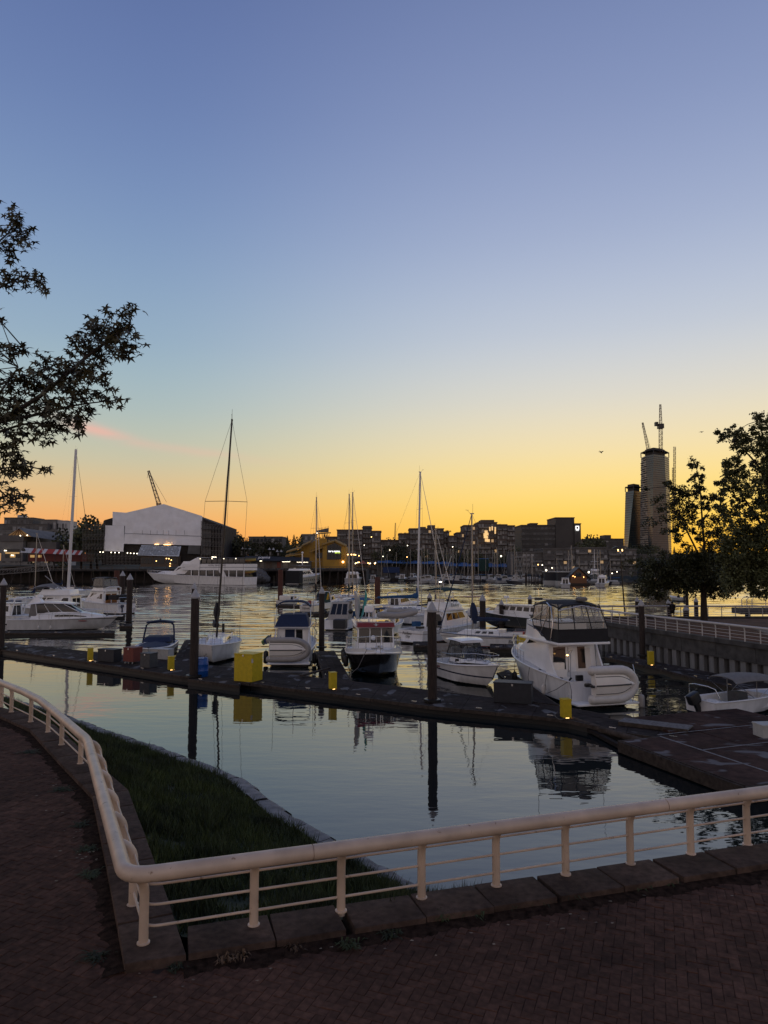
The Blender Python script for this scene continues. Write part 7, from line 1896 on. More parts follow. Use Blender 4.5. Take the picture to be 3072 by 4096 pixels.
def crane(label, mast_b, mast_t, jib_t, Y, w=2.4, cab=True, back=None, name='tower_crane'):
    mb_, mt_, jt_ = D(*mast_b, Y), D(*mast_t, Y), D(*jib_t, Y); root = thing(name, label, 'crane', mb_)
    o = mb_
    if (mt_ - mb_).length > 1: lattice(MB(), mb_ - o, mt_ - o, w, w, max(4, int((mt_ - mb_).length / w)), w * .085).build('mast', 'crane_steel', root)
    lattice(MB(), mt_ - o, jt_ - o, w * .9, w * .45, max(6, int((jt_ - mt_).length / w)), w * .075).build('jib', 'crane_steel', root)
    if cab:
        q = mt_ - o; MB().box(q.x - w * 1.0, q.x + w * .9, q.y - w, q.y + w, q.z - w * .4, q.z + w * 1.3).build('machinery_deck', 'trim_black', root); MB().box(q.x - w * 2.1, q.x - w * 1.1, q.y - w * .7, q.y + w * .7, q.z + w * .6, q.z + w * 2.0).build('cab', 'trim_black', root)
    j = jt_ - o; MB().tube([j, j + Vector((-w * .3, 0, -(jt_ - mt_).length * .22))], w * .04, 4).build('hoist_rope', 'wire', root)
    if back: MB().tube([D(*back, Y) - o, j], w * .04, 4).build('pendant', 'wire', root)
    return root
M('crane_steel', (.14, .10, .085), .6)
crane('upright luffing crane standing on top of the tall tower', V7_(563, 720), V7_(563, 380), V7_(557, 60), TY - 2, 4.2)
crane('leaning luffing crane boom behind the tall tower', V7_(398, 740), V7_(388, 675), V7_(312, 312), TY + 20, 4.0, False, V7_(425, 665))
m = lattice(MB(), (0, 0, 0), D(*V7_(755, 645), TY) - D(*V7_(752, 1900), TY), 2.6, 2.6, 40, .25); o = m.build('hoist_mast', 'crane_steel'); o.location = D(*V7_(752, 1900), TY); tag(o, 'slim lattice hoist mast up the right side of the tall tower', 'hoist')
m = lattice(MB(), (0, 0, 0), D(*V7_(735, 935), TY) - D(*V7_(732, 1900), TY), 2.2, 2.2, 34, .22); o = m.build('hoist_mast', 'crane_steel'); o.location = D(*V7_(732, 1900), TY); tag(o, 'shorter lattice hoist mast between the tower and the taller hoist', 'hoist')
Z1 = view(0, 1750, 1.62)
crane('slim crane boom rising behind the white wrapped roof', Z1(1030, 440), Z1(1028, 425), Z1(962, 215), 520, 2.6, False, Z1(1080, 420))
m = lattice(MB(), (0, 0, 0), D(*V4(797, 45), 900) - D(*V4(790, 300), 900), 2.0, .8, 24, .2); o = m.build('radio_mast', 'crane_steel'); o.location = D(*V4(790, 300), 900); tag(o, 'thin lattice radio mast on the skyline left of the centre mast', 'radio mast')

# white-wrapped building with scaffolding ------------------------------
VF2 = view(360, 1980, 2.5136); WY = 326
M('wrap_white', (.86, .87, .90), .55, var=.06, scale=.4, bump=.5, bscale=1.2)
M('wrap_trans', (.09, .09, .09), .7, var=.2, scale=.5)
M('scaffold', (.13, .12, .11), .6); M('shingle', (.50, .55, .60), .6, var=.1)
wr = thing('wrapped_building', 'large gabled building wrapped in white sheeting at left', 'building', D(*VF2(700, 700), WY)); wo = wr.location
wp = lambda x, y, dy=0: D(*VF2(x, y), WY) - wo + Vector((0, dy, 0))
def sheet(name, quad, nx, ny, mt, dep=.35, thick=20):
    a, b, c, d = quad; rows = []; n = Vector((0, -1, 0))
    for j in range(ny + 1):
        row = []
        for i in range(nx + 1):
            u, v = i / nx, j / ny; p = a.lerp(b, u).lerp(d.lerp(c, u), v)
            p = p + n * (dep * (mnoise.noise((p.x * .35, p.z * .22, 3.)) + .5 * mnoise.noise((p.x * 1.3, p.z * .8, 1.)))); row.append(p)
        rows.append(row)
    m = MB(); m.loft(rows, cap=False, closed=False); m.build(name, mt, wr, smooth=70)
bottomL, bottomR = wp(340, 490), wp(1118, 508)
midL, midR = wp(347, 385), wp(1124, 415)
eL, eR, ap = wp(362, 178), wp(1130, 212), wp(740, 90)
sheet('lower_wrap', (bottomL, bottomR, midR, midL), 40, 8, 'wrap_white')
apm = midL.lerp(midR, .49)
sheet('upper_wrap', (midL, apm, ap, eL), 24, 16, 'wrap_white'); sheet('upper_wrap', (apm, midR, eR, ap), 24, 16, 'wrap_white')
sheet('side_wrap', (wp(140, 562), wp(338, 570), wp(345, 310), wp(155, 305)), 14, 14, 'wrap_white'); sheet('side_wrap', (wp(225, 306), wp(352, 310), wp(365, 178), wp(228, 168)), 10, 8, 'wrap_white')
sheet('translucent_wrap', (wp(980, 590), wp(1105, 596), wp(1110, 508), wp(990, 506)), 8, 6, 'wrap_trans'); sheet('translucent_wrap', (wp(1120, 596), wp(1215, 600), wp(1222, 320), wp(1130, 300)), 8, 14, 'wrap_trans')
m = MB(); m.tube([midL + Vector((0, -.4, 0)), midR + Vector((0, -.4, 0))], .08, 5); m.build('seam_rope', 'trim_black', wr)
for x, w_ in ((530, 5), (612, 6), (678, 5), (740, 6), (795, 6), (868, 6), (953, 6)):
    p = wp(x, 378, -.5); MB().box(p.x - .05, p.x + .05, p.y - .05, p.y, p.z - 1, p.z + 1).build('tie', 'trim_black', wr)
body = [wp(120, 700, 2), wp(1330, 700, 2), wp(1330, 310, 2), wp(1130, 235, 2), wp(740, 96, 2), wp(365, 184, 2), wp(225, 222, 2), wp(125, 250, 2)]
MB().extrude(body, (0, 30, 0)).build('hall', 'quay_timber', wr)
for nm, x0, x1, y0, y1, nx, ny in (('scaffold_left', -60, 150, 260, 690, 7, 8), ('scaffold_right', 1125, 1330, 260, 690, 7, 9), ('scaffold_mid', 180, 520, 575, 700, 9, 3)):
    m = MB()
    for i in range(nx + 1):
        x = x0 + (x1 - x0) * i / nx; yt = y0 + (abs(i / nx - (1 if 'left' in nm else 0)) * 90 if 'mid' not in nm else 0)
        for dy in (-1.4, 0): m.tube([wp(x, y1, dy), wp(x, yt, dy)], .09, 4)
    for j in range(ny + 1):
        y = y0 + 40 + (y1 - y0 - 40) * j / ny
        for dy in (-1.4, 0): m.tube([wp(x0, y, dy), wp(x1, y, dy)], .08, 4)
    for i in range(nx):
        for j in range(0, ny, 2):
            xa, xb = x0 + (x1 - x0) * i / nx, x0 + (x1 - x0) * (i + 1) / nx; ya, yb = y0 + 40 + (y1 - y0 - 40) * j / ny, y0 + 40 + (y1 - y0 - 40) * (j + 1) / ny
            m.tube([wp(xa, yb, -1.4), wp(xb, ya, -1.4)], .07, 4)
    sr = thing('scaffolding', {'scaffold_left': 'tube scaffolding at the left end of the wrapped building', 'scaffold_right': 'tube scaffolding at the right end of the wrapped building', 'scaffold_mid': 'low tube scaffolding under the wrap, left of the pavilion'}[nm], 'scaffolding', wo)
    m.build('tubes', 'scaffold', sr)
    for j in range(1, ny, 2):
        y = y0 + 40 + (y1 - y0 - 40) * j / ny; a, b = wp(x0, y, -1.4), wp(x1, y, 0); MB().box(a.x, b.x, -1.4, 0, a.z - .1, a.z).build('platform', 'rail_timber', sr)
pv = thing('pavilion', 'timber-fronted pavilion with pale patterned roof and warm lit windows', 'pavilion', wo)
MB().hexa([wp(520, 608, -5.6), wp(930, 620, -5.6), wp(925, 520, -1.5), wp(527, 510, -1.5), wp(520, 604, -5.6), wp(930, 616, -5.6), wp(925, 516, -1.5), wp(527, 506, -1.5)]).build('roof', 'shingle', pv)
for j in range(7):
    for i in range(26):
        p = wp(533 + i * 15 + (j % 2) * 7, 520 + j * 13, -1.75 - 3.9 * ((j + .5) / 7)); MB().box(p.x - .22, p.x + .22, p.y - .3, p.y - .2, p.z - .12, p.z + .14).build('shingle_mark', 'box_grey', pv) if rbld.random() < .85 else None
a, b = wp(540, 720, -4.5), wp(915, 615, -4.5); MB().box(a.x, b.x, -4.5, 0, a.z, b.z).build('wall', 'rail_timber', pv)
for k in range(3):
    x0, x1 = 548 + k * 122, 548 + k * 122 + 108; a, b = wp(x0, 690, -4.6), wp(x1, 630, -4.6); MB().box(a.x, b.x, -4.62, -4.4, a.z, b.z).build('window', 'glass_dark', pv)
    for q in (.33, .66): MB().box(a.x + (b.x - a.x) * q - .06, a.x + (b.x - a.x) * q + .06, -4.68, -4.6, a.z, b.z).build('mullion', 'rail_timber', pv)
for x, y in ((800, 640), (825, 642), (848, 655), (838, 690), (700, 665), (835, 716)): p = wp(x, y, -4.75); MB().ball(p, .22).build('lamp', 'lamp_warm', pv)
for x, y in ((678, 497), (768, 500), (800, 500)): p = wp(x, y, -1.0); MB().box(p.x - .9, p.x + .9, p.y - .1, p.y, p.z - .12, p.z + .12).build('strip_light', 'lamp_warm', pv)
sl = thing('string_lights', 'string of warm bulbs under the wrapped building', 'string lights', wo)
for x, y in ((128, 575), (157, 576), (238, 578), (276, 580), (316, 580), (400, 584), (432, 587), (465, 588), (496, 590), (1245, 624), (1262, 625), (1280, 626)): MB().ball(wp(x, y, -3), .24, n=8, m=5).build('bulb', 'lamp_white', sl)
MB().tube([wp(60, 568, -3), wp(300, 572, -3), wp(520, 580, -3)], .04, 4).build('cord', 'wire', sl)

# market building and awning at far left --------------------------------
VA = lambda x, y, Y: D(*VF1(x, y), Y)
mk = thing('market_hall', 'low grey market hall with timber gable lit from inside at far left', 'building', VA(200, 740, 335)); o_ = mk.location
q = lambda x, y, Y=335: VA(x, y, Y) - o_
a, b = q(-120, 745), q(320, 460); MB().box(a.x, b.x, 0, 30, a.z, b.z).build('wall', 'conc_mid', mk)
a, b = q(320, 745), q(740, 475); MB().box(a.x, b.x, 3, 30, a.z, b.z).build('wall', 'conc_dark', mk)
a, b = q(0, 470), q(330, 385); MB().box(a.x, b.x, -.4, 28, a.z, b.z).build('parapet', 'conc_dark', mk)
M('gable_wood_glow', (.22, .13, .06), .7, emit=(1, .55, .2), es=.10)  # light from inside put into the wood as a faint glow
MB().extrude([q(110, 385), q(440, 405), q(265, 290)], (0, 1.0, 0)).build('gable', 'gable_wood_glow', mk)
for x in (150, 200, 250, 300, 350): MB().bar(q(265, 296) + Vector((0, -.2, 0)), q(x, 390) + Vector((0, -.2, 0)), .3, .3).build('rafter', 'wood_teak', mk)
MB().hexa([q(265, 284) + Vector((0, -1, 0)), q(445, 405) + Vector((0, -1, 0)), q(690, 470) + Vector((0, 26, 0)), q(440, 315) + Vector((0, 26, 0)), q(265, 279) + Vector((0, -1, 0)), q(445, 399) + Vector((0, -1, 0)), q(690, 464) + Vector((0, 26, 0)), q(440, 309) + Vector((0, 26, 0))]).build('roof', 'conc_mid', mk)
for x0, x1, y0, y1 in ((-5, 25, 620, 735), (70, 285, 630, 695), (70, 270, 575, 612)):
    a, b = q(x0, y1), q(x1, y0); MB().box(a.x, b.x, -.1, .1, a.z, b.z).build('window', 'glass_dark', mk)
M('win_glow', (.3, .2, .1), .5, emit=(1, .6, .22), es=.35)
for x0, x1, y0, y1 in ((0, 18, 630, 735), (140, 215, 650, 690), (75, 270, 618, 640)): a, b = q(x0, y1), q(x1, y0); MB().box(a.x, b.x, -.14, -.06, a.z, b.z).build('lit_interior', 'win_glow', mk)
for x, y in ((75, 595), (92, 597), (290, 390), (385, 385), (170, 660), (190, 662)): MB().ball(q(x, y) + Vector((0, -.6, 0)), .25, n=8, m=5).build('lamp', 'lamp_white', mk)
aw = thing('striped_awning', 'red and white striped awning along the quay at far left', 'awning', VA(700, 650, 328)); o2 = aw.location; qa = lambda x, y, dy=0: VA(x, y, 328) - o2 + Vector((0, dy, 0))
M('awning_red', (.36, .05, .035), .8); M('awning_white', (.55, .55, .55), .8)
edges = [325, 470, 520, 570, 615, 665, 770, 815, 855, 900, 945, 990, 1030, 1070, 1115, 1150]
for k, (x0, x1) in enumerate(zip(edges, edges[1:])):
    f = lambda x: 560 + (x - 325) * .05; g2 = lambda x: 625 + (x - 325) * .04
    mt = 'awning_white' if k == 0 or k % 2 == 0 else 'awning_red'
    MB().hexa([qa(x0 + 1, g2(x0), -3), qa(x1 - 1, g2(x1), -3), qa(x1 - 1, f(x1), 0), qa(x0 + 1, f(x0), 0), qa(x0 + 1, g2(x0) - 3, -3), qa(x1 - 1, g2(x1) - 3, -3), qa(x1 - 1, f(x1) - 3, 0), qa(x0 + 1, f(x0) - 3, 0)]).build('stripe', mt, aw)
p = qa(358, 588, -2.2); MB().ball(p, .9, .1, .9).build('emblem', 'trim_black', aw)
for x in (330, 600, 800, 1000, 1148): a = qa(x, 655, -2.8); MB().tube([a, a + Vector((0, 0, -5))], .12, 6).build('post', 'trim_black', aw)
a, b = qa(330, 745, 4), qa(1150, 640, 4); MB().box(a.x, b.x, 4, 12, a.z, b.z).build('shop_front', 'red_paint', aw)
for x0, x1 in ((360, 420), (470, 515)): a, b = qa(x0, 690, 3.9), qa(x1, 655, 3.9); MB().box(a.x, b.x, 3.8, 4.0, a.z, b.z).build('window', 'win_glow', aw)
# aluminium gangway truss in front
gw = thing('gangway', 'grey aluminium truss gangway sloping down at far left', 'gangway', VA(350, 900, 262)); o3 = gw.location; qg = lambda x, y: VA(x, y, 262) - o3
for dy in (0, 2):
    m = MB(); top_ = [(0, 860), (700, 790)]; bot = [(0, 925), (700, 865)]; V3 = Vector((0, dy, 0))
    m.bar(qg(*top_[0]) + V3, qg(*top_[1]) + V3, .14, .14); m.bar(qg(*bot[0]) + V3, qg(*bot[1]) + V3, .2, .2)
    for k in range(8):
        t = k / 7; a = qg(0, 925).lerp(qg(700, 865), t); b = qg(0, 860).lerp(qg(700, 790), t); m.bar(a + V3, b + V3, .1, .1)
        if k < 7: m.bar(a + V3, qg(0, 860).lerp(qg(700, 790), (k + 1) / 7) + V3, .08, .08)
    m.build('truss', 'balcony_pale', gw)
MB().hexa([qg(0, 925), qg(700, 865), qg(700, 865) + Vector((0, 2, 0)), qg(0, 925) + Vector((0, 2, 0)), qg(0, 920), qg(700, 860), qg(700, 860) + Vector((0, 2, 0)), qg(0, 920) + Vector((0, 2, 0))]).build('deck', 'dock_wood2', gw)
dock('float_dock', 'pale far float at the foot of the gangway', [VA(-60, 950, 258) * 1, VA(340, 945, 258)], [VA(-60, 946, 262), VA(340, 941, 262)], 3, z=.6)

# dark restaurant with lettering on its roof edge -------------------------
VF3 = view(960, 2080, 3.607)
po = thing('restaurant', 'low dark restaurant with pale lettering on its roof edge', 'building', D(*VF3(400, 690), 322)); o4 = po.location; qp = lambda x, y, dy=0: D(*VF3(x, y), 322) - o4 + Vector((0, dy, 0))
a, b = qp(60, 585), qp(830, 525); MB().hexa([qp(60, 585, -3), qp(1010, 600, -3), qp(1000, 545, 2), qp(70, 520, 2), qp(60, 580, -3), qp(1010, 595, -3), qp(1000, 540, 2), qp(70, 515, 2)]).build('roof', 'canvas_black', po)
a, b = qp(140, 700), qp(1000, 590); MB().box(a.x, b.x, 0, 10, a.z, b.z).build('wall', 'conc_dark', po)
for x0, x1, mt in ((290, 345, 'balcony_pale'), (375, 412, 'brick_dark'), (418, 462, 'brick_dark'), (533, 592, 'red_paint'), (625, 690, 'balcony_pale')): a, b = qp(x0, 690), qp(x1, 605); MB().box(a.x, b.x, -.15, .1, a.z, b.z).build('shutter', mt, po)
text('popina', 'wrap_white', 2.0, po, frame(qp(362, 553, -2.9) + Vector((0, 0, .4)), (1, 0, 0), (0, .7, 1)), ext=.05, shear=.25)
for x in list(range(628, 735, 13)) + list(range(838, 995, 15)): MB().ball(qp(x, 603 if x < 800 else 610, -3.2), .13, n=8, m=5).build('bulb', 'lamp_white', po)
for x in (308, 318, 330): MB().ball(qp(x, 592, -3.2), .15, n=8, m=5).build('spotlight', 'lamp_white', po)
rk = thing('rock_bank', 'grey boulder bank between the tour yacht stern and the restaurant piles', 'rocks', D(*VF3(270, 870), 311)); o5 = rk.location
M('boulder', (.11, .105, .10), .9, var=.4, scale=1)
for x, y, s_ in ((185, 850, 3), (215, 800, 3.2), (200, 750, 3), (250, 840, 3.4), (255, 780, 3), (290, 840, 3.2), (300, 790, 2.8), (340, 850, 3), (330, 810, 2.4), (370, 855, 2.6), (235, 735, 2.2), (390, 862, 1.8), (275, 745, 2)):
    p = D(*VF3(x, y), 311) - o5 + Vector((0, (870 - y) * .03, 0)); m = MB(); m.ball((0, 0, 0), s_ * .9, s_ * .8, s_ * .65, 9, 6); m.v = [tuple(Vector(v) * (1 + .28 * mnoise.noise(Vector(v) * .5 + p))) for v in m.v]; o = m.build('boulder', 'boulder', rk, smooth=25); o.location = p

# yellow restaurant --------------------------------------------------------
M('yellow_wall', (.36, .21, .03), .75, var=.12, scale=.3); M('yellow_roof', (.30, .18, .04), .8, var=.15, scale=.3)
ye = thing('yellow_restaurant', 'yellow gabled waterfront restaurant with lit sign and rooftop billboard frame', 'building', D(*VF3(1200, 690), 330)); o6 = ye.location; qy = lambda x, y, dy=0: D(*VF3(x, y), 330) - o6 + Vector((0, dy, 0))
MB().extrude([qy(1190, 690), qy(1525, 690), qy(1525, 385), qy(1370, 315), qy(1190, 360)], (0, 22, 0)).build('gable_wing', 'yellow_wall', ye)
MB().extrude([qy(780, 690, 3), qy(1240, 690, 3), qy(1240, 265, 3), qy(1150, 260, 3), qy(1010, 325, 3), qy(885, 385, 3), qy(870, 430, 3), qy(780, 480, 3)], (0, 24, 0)).build('main_wing', 'yellow_wall', ye)
for a_, b_ in (((670, 475), (890, 412)), ((655, 535), (900, 500)), ((1010, 470), (1190, 410)), ((890, 385), (1025, 322)), ((1180, 372), (1375, 312)), ((1365, 312), (1535, 392))):
    A, B_ = qy(*a_, -1.2), qy(*b_, -1.2); MB().hexa([A, B_, B_ + Vector((0, 5, .8)), A + Vector((0, 5, .8)), A + Vector((0, 0, .5)), B_ + Vector((0, 0, .5)), B_ + Vector((0, 5, 1.3)), A + Vector((0, 5, 1.3))]).build('roof_plane', 'yellow_roof', ye)
MB().extrude([qy(1255, 570, -.2), qy(1455, 570, -.2), qy(1462, 385, -.2), qy(1370, 332, -.2), qy(1258, 372, -.2)], (0, .3, 0)).build('window_wall', 'glass_dark', ye)
for x in (1305, 1355, 1405): MB().bar(qy(x, 570, -.35), qy(x, 350, -.35), .18, .18).build('mullion', 'trim_black', ye)
for y in (405, 510): MB().bar(qy(1257, y, -.35), qy(1458, y, -.35), .18, .18).build('mullion', 'trim_black', ye)
M('neon_white', (.8, .8, .8), .5, emit=(1, 1, .95), es=2.5); M('neon_lime', (.5, .6, .1), .5, emit=(.75, 1, .1), es=2.0)
text('TAP & BARREL', 'neon_white', .88, ye, frame(qy(1360, 455, -.8), (1, 0, 0), (0, 0, 1)), ext=.08); text('BRIDGES', 'neon_lime', .62, ye, frame(qy(1408, 474, -.8), (1, 0, 0), (0, 0, 1)), ext=.08)
for x0, x1, y0, y1 in ((705, 715, 487, 515), (735, 742, 485, 512), (1085, 1180, 470, 550)): a, b = qy(x0, y1, 2.8), qy(x1, y0, 2.8); MB().box(a.x, b.x, 2.7, 2.9, a.z, b.z).build('window', 'win_glow' if x1 < 800 else 'glass_dark', ye)
MB().ball(qy(1487, 605, -.6), .5, n=8, m=5).build('wall_lamp', 'lamp_warm', ye)
bb = MB()
A, B_, C_, E_ = qy(1092, 172, 6), qy(1262, 168, 6), qy(1265, 104, 6), qy(1092, 142, 6)
MB().hexa([A, B_, C_, E_, A + Vector((0, 1, 0)), B_ + Vector((0, 1, 0)), C_ + Vector((0, 1, 0)), E_ + Vector((0, 1, 0))]).build('billboard', 'balcony_pale', ye)
for k in range(9): bb.bar(A.lerp(B_, k / 8) + Vector((0, -.6, 0)), E_.lerp(C_, k / 8) + Vector((0, -.6, .8)), .14, .14)
bb.bar(qy(1040, 195, 5), qy(1300, 178, 5), .5, .5)
for x in (1100, 1130, 1170, 1200, 1215, 1245): bb.bar(qy(x, 188, 5), qy(x + (8 if x % 20 else -18), 265 if x < 1190 else 340, 5), .3, .3)
for x in (1180, 1210, 1245): bb.bar(qy(x, 340, 5), qy(x + 30, 200, 5), .3, .3)
bb.build('billboard_frame', 'trim_black', ye)
MB().ball(qy(1092, 183, 4), .4, n=8, m=5).build('spotlight', 'lamp_white', ye)
for x in (1560, 1610, 1625, 1642, 1655): MB().ball(qy(x, 500, -2), .3, n=8, m=5).build('lantern', 'lamp_warm', ye)
# terrace with lanterns and red tent roof
te = thing('terrace_tent', 'red tent roof and warm lanterns on the terrace right of the yellow restaurant', 'tent', D(*V4(260, 740), 335)); o7 = te.location; q7 = lambda x, y, dy=0: D(*V4(x, y), 335) - o7 + Vector((0, dy, 0))
a = q7(285, 640); b0, b1 = q7(215, 690), q7(345, 692); M('tent_red', (.25, .09, .06), .8)
MB().add([a, b0 + Vector((0, -3, 0)), b1 + Vector((0, -3, 0)), b1 + Vector((0, 5, 0)), b0 + Vector((0, 5, 0))], [(0, 1, 2), (0, 2, 3), (0, 3, 4), (0, 4, 1)]).build('roof', 'tent_red', te)
for p in (b0, b1): MB().tube([p, p + Vector((0, 0, -5))], .12, 6).build('pole', 'trim_black', te)
MB().hexa([q7(120, 740, 1), q7(400, 745, 1), q7(400, 745, 8), q7(120, 740, 8), q7(120, 700, 1), q7(400, 705, 1), q7(400, 705, 8), q7(120, 700, 8)]).build('terrace_wall', 'rail_timber', te)
for x, y in ((110, 548), (130, 550), (150, 552), (170, 553), (160, 690), (175, 680), (200, 672), (222, 668), (365, 680), (385, 690), (400, 685), (470, 690), (480, 678), (50, 545), (222, 565)): MB().ball(q7(x, y, -1), .25, n=8, m=5).build('lantern', 'lamp_warm' if x % 4 else 'lamp_white', te)

# covered moorage with long blue roofs ---------------------------------------
M('roof_blue', (.03, .10, .26), .7, var=.2, scale=.3)
for k, (u0, u1, v0, v1, lab) in enumerate(((1510, 1800, 2243, 2256, 'long blue roof over covered berths, left half of the marina'), (1768, 2033, 2252, 2268, 'long blue roof over covered berths, right half of the marina'))):
    Yb = 425; r = thing('covered_berths', lab, 'boat shed', D(u0, v1, Yb)); o8 = r.location
    n = 10
    for i in range(n):
        a, b = D(u0 + (u1 - u0) * i / n, v0 + 2 + 6 * i / n, Yb) - o8, D(u0 + (u1 - u0) * (i + 1) / n, v1 - 4 + 6 * i / n, Yb) - o8
        MB().hexa([Vector(p) for p in ((a.x, 0, b.z), (b.x, 0, b.z), (b.x, 9, a.z), (a.x, 9, a.z), (a.x, 0, b.z + .3), (b.x, 0, b.z + .3), (b.x, 9, a.z + .3 + .5 * (i % 2)), (a.x, 9, a.z + .3 + .5 * (i % 2)))]).build('roof_panel', 'roof_blue', r)
        MB().tube([(a.x, .5, -o8.z), (a.x, .5, b.z)], .2, 6).build('post', 'conc_dark', r)
    e = D(u1, v1, Yb) - o8; MB().box(0, e.x, 10, 11, -o8.z, b.z).build('back_wall', 'conc_dark', r)
r = thing('kiosk', 'teal kiosk under the blue marina roof', 'kiosk', D(*V5(700, 965), 415)); MB().box(-2.6, 2.6, 0, 4, 0, 7).build('wall', 'canvas_green', r); MB().box(-2.8, 2.8, -.2, 4.2, 7, 7.4).build('roof', 'roof_blue', r)

# marina lamps
lamps = [V5(965, 730), V5(1330, 940), V5(1370, 775), V5(1405, 783), V5(200, 582), V6(215, 535), V6(780, 560), V6(600, 517), V6(293, 503), V6(1555, 527), V6(1090, 575), V6(1155, 555), V6(108, 460), V6(163, 465), V4(305, 398), V4(418, 268), V4(988, 403), V4(600, 575), V4(980, 585), V4(708, 475)]
big = {0, 1, 5, 6}
for k, (u, v) in enumerate(lamps):
    Yd = 400 if u < 2150 else 330; p = D(u, v, Yd)
    r = thing('marina_lamp', 'lit lamp on a thin post on the far marina shore', 'lamp post', (p.x, Yd, 0), group='lit lamps of the far marina')
    MB().tube([(0, .6, 0), (0, .6, p.z), (0, 0, p.z + .2)], .09, 5).build('post', 'trim_black', r); MB().ball((0, 0, p.z), .42 if k in big else .26, n=8, m=5).build('lamp', 'lamp_white' if k in big or k % 3 else 'lamp_warm', r)
p = G(1753, 2468, 0); t_ = D(1753, 2328, 96)
r = thing('lamp_post', 'lit lamp on a slim post behind the sportfisher flybridge', 'lamp post', (t_.x, 96, 0)); MB().tube([(0, 0, 0), (0, 0, t_.z - .15), (.25, 0, t_.z)], .05, 6).build('post', 'steel', r); MB().ball((.3, 0, t_.z), .22, .14, .08).build('lamp', 'lamp_white', r)
for k, (x, y) in enumerate(((37, 405), (108, 405), (452, 415), (565, 445), (910, 455), (1180, 475))):
    a, b = D(*VF3(x, y), 340), D(*VF3(x, 520), 340); r = thing('quay_lamp', 'unlit lamp with white bell shades and banner on the left quay', 'lamp post', (b.x, 340, b.z), group='white bell-shade lamps of the left quay')
    MB().tube([(0, 0, -2), (0, 0, a.z - b.z)], .12, 6).build('post', 'trim_black', r)
    for s_ in ((-1, 1) if k else (0,)): MB().lathe([(.75, -.5), (.2, .3), (.05, .6)], 10, (s_ * .95, 0, a.z - b.z)).build('shade', 'white_wall', r)
    MB().box(-.9, -.15, -.04, .04, (a.z - b.z) * .1, (a.z - b.z) * .6).build('banner', 'balcony_pale', r)

# ---------------------------------------------------------------- far trees
M('leaf_far', (.040, .046, .022), .85, rnd=.45); M('leaf_far2', (.055, .058, .026), .85, rnd=.45); M('bark', (.035, .026, .020), .9, var=.4, scale=4, bump=.6, bscale=15, stretch=(3, 3, .4))
def crown_mesh(name, kind, seed, n=620):
    q = random.Random(seed); m = MB()
    blobs = [(q.gauss(0, .22), q.gauss(0, .22), q.uniform(.35, .85), q.uniform(.16, .30)) for _ in range(9)]
    for k in range(n):
        if kind == 'conifer':
            t = q.random() ** .8; rad = (1 - t) * .30 * (.55 + .45 * abs(sin(t * 26))) * sqrt(q.random()) + .01; a = q.random() * 2 * pi; c = Vector((rad * cos(a), rad * sin(a), .12 + .88 * t))
            s = .035 * (1.3 - t)
        else:
            bx, by, bz, br_ = q.choice(blobs); d = Vector((q.gauss(0, 1), q.gauss(0, 1), q.gauss(0, 1))).normalized() * br_ * (q.random() ** .4); c = Vector((bx, by, bz)) + d
            if kind == 'poplar': c = Vector((c.x * .45, c.y * .45, .1 + (c.z - .1) * 1.05))
            s = .035
        u = Vector((q.gauss(0, 1), q.gauss(0, 1), q.gauss(0, 1))).normalized(); v = u.orthogonal().normalized()
        m.add([c + u * s, c + v * s * q.uniform(.6, 1.2), c - u * s, c - v * s], [(0, 1, 2, 3)])
    return m.mesh(name, 'leaf_far' if kind == 'conifer' else 'leaf_far2')
protos = {k: [crown_mesh('crown', k, s_ + i * 7) for i in range(3)] for s_, k in enumerate(('conifer', 'broad', 'poplar'))}
trunk_me = MB().tube([(0, 0, 0), (0.01, 0, .3), (0, 0.01, .75)], [.028, .022, .008], 7).mesh('trunk', 'bark', 60)
def far_tree(u, vt, Y, base, kind, label, group, wide=1.):
    p = D(u, vt, Y); hgt = max(3., p.z - base); r = thing({'conifer': 'conifer_tree', 'broad': 'broadleaf_tree', 'poplar': 'poplar_tree'}[kind], label, 'tree', (p.x, Y, base), rm.random() * 6.28, group)
    r.scale = (hgt * wide, hgt * wide, hgt)
    obj('trunk', trunk_me, r); obj('crown', rm.choice(protos[kind]), r)
prof = [(-40, 2120), (60, 2130), (200, 2120), (245, 2105), (300, 2095), (345, 2080), (385, 2068), (420, 2085), (900, 2120), (925, 2085), (960, 2140), (985, 2135), (1005, 2150), (1060, 2145), (1100, 2150), (1140, 2150), (1165, 2132), (1185, 2140), (1200, 2128), (1220, 2140), (1245, 2148), (1290, 2150), (1310, 2140), (1340, 2135), (1540, 2165), (1560, 2147), (1580, 2150), (1600, 2152), (1635, 2140), (1800, 2140), (1840, 2140), (2070, 2185), (2340, 2150), (2365, 2140), (2500, 2175), (2560, 2170), (2640, 2180)]
for i in range(90):
    u = -60 + 2900 * i / 89 + rm.uniform(-14, 14)
    k = max(j for j in range(len(prof)) if prof[j][0] <= max(u, -40)); u0, v0 = prof[k]; u1, v1 = prof[min(k + 1, len(prof) - 1)]
    vt = v0 + (v1 - v0) * ((u - u0) / max(1, u1 - u0)) + rm.uniform(-4, 16)
    if 430 < u < 880: vt += 40
    Yd = rm.uniform(640, 760); kd = 'conifer' if rm.random() < .5 else 'broad'
    far_tree(u, min(vt, 2200), Yd, terr(D(u, 2200, Yd).x, Yd) - 1, kd, 'dark %s on the hill behind the far shore' % ('conifer' if kd == 'conifer' else 'broadleaf tree'), 'trees on the far hillside', .9 if kd == 'conifer' else 1.25)
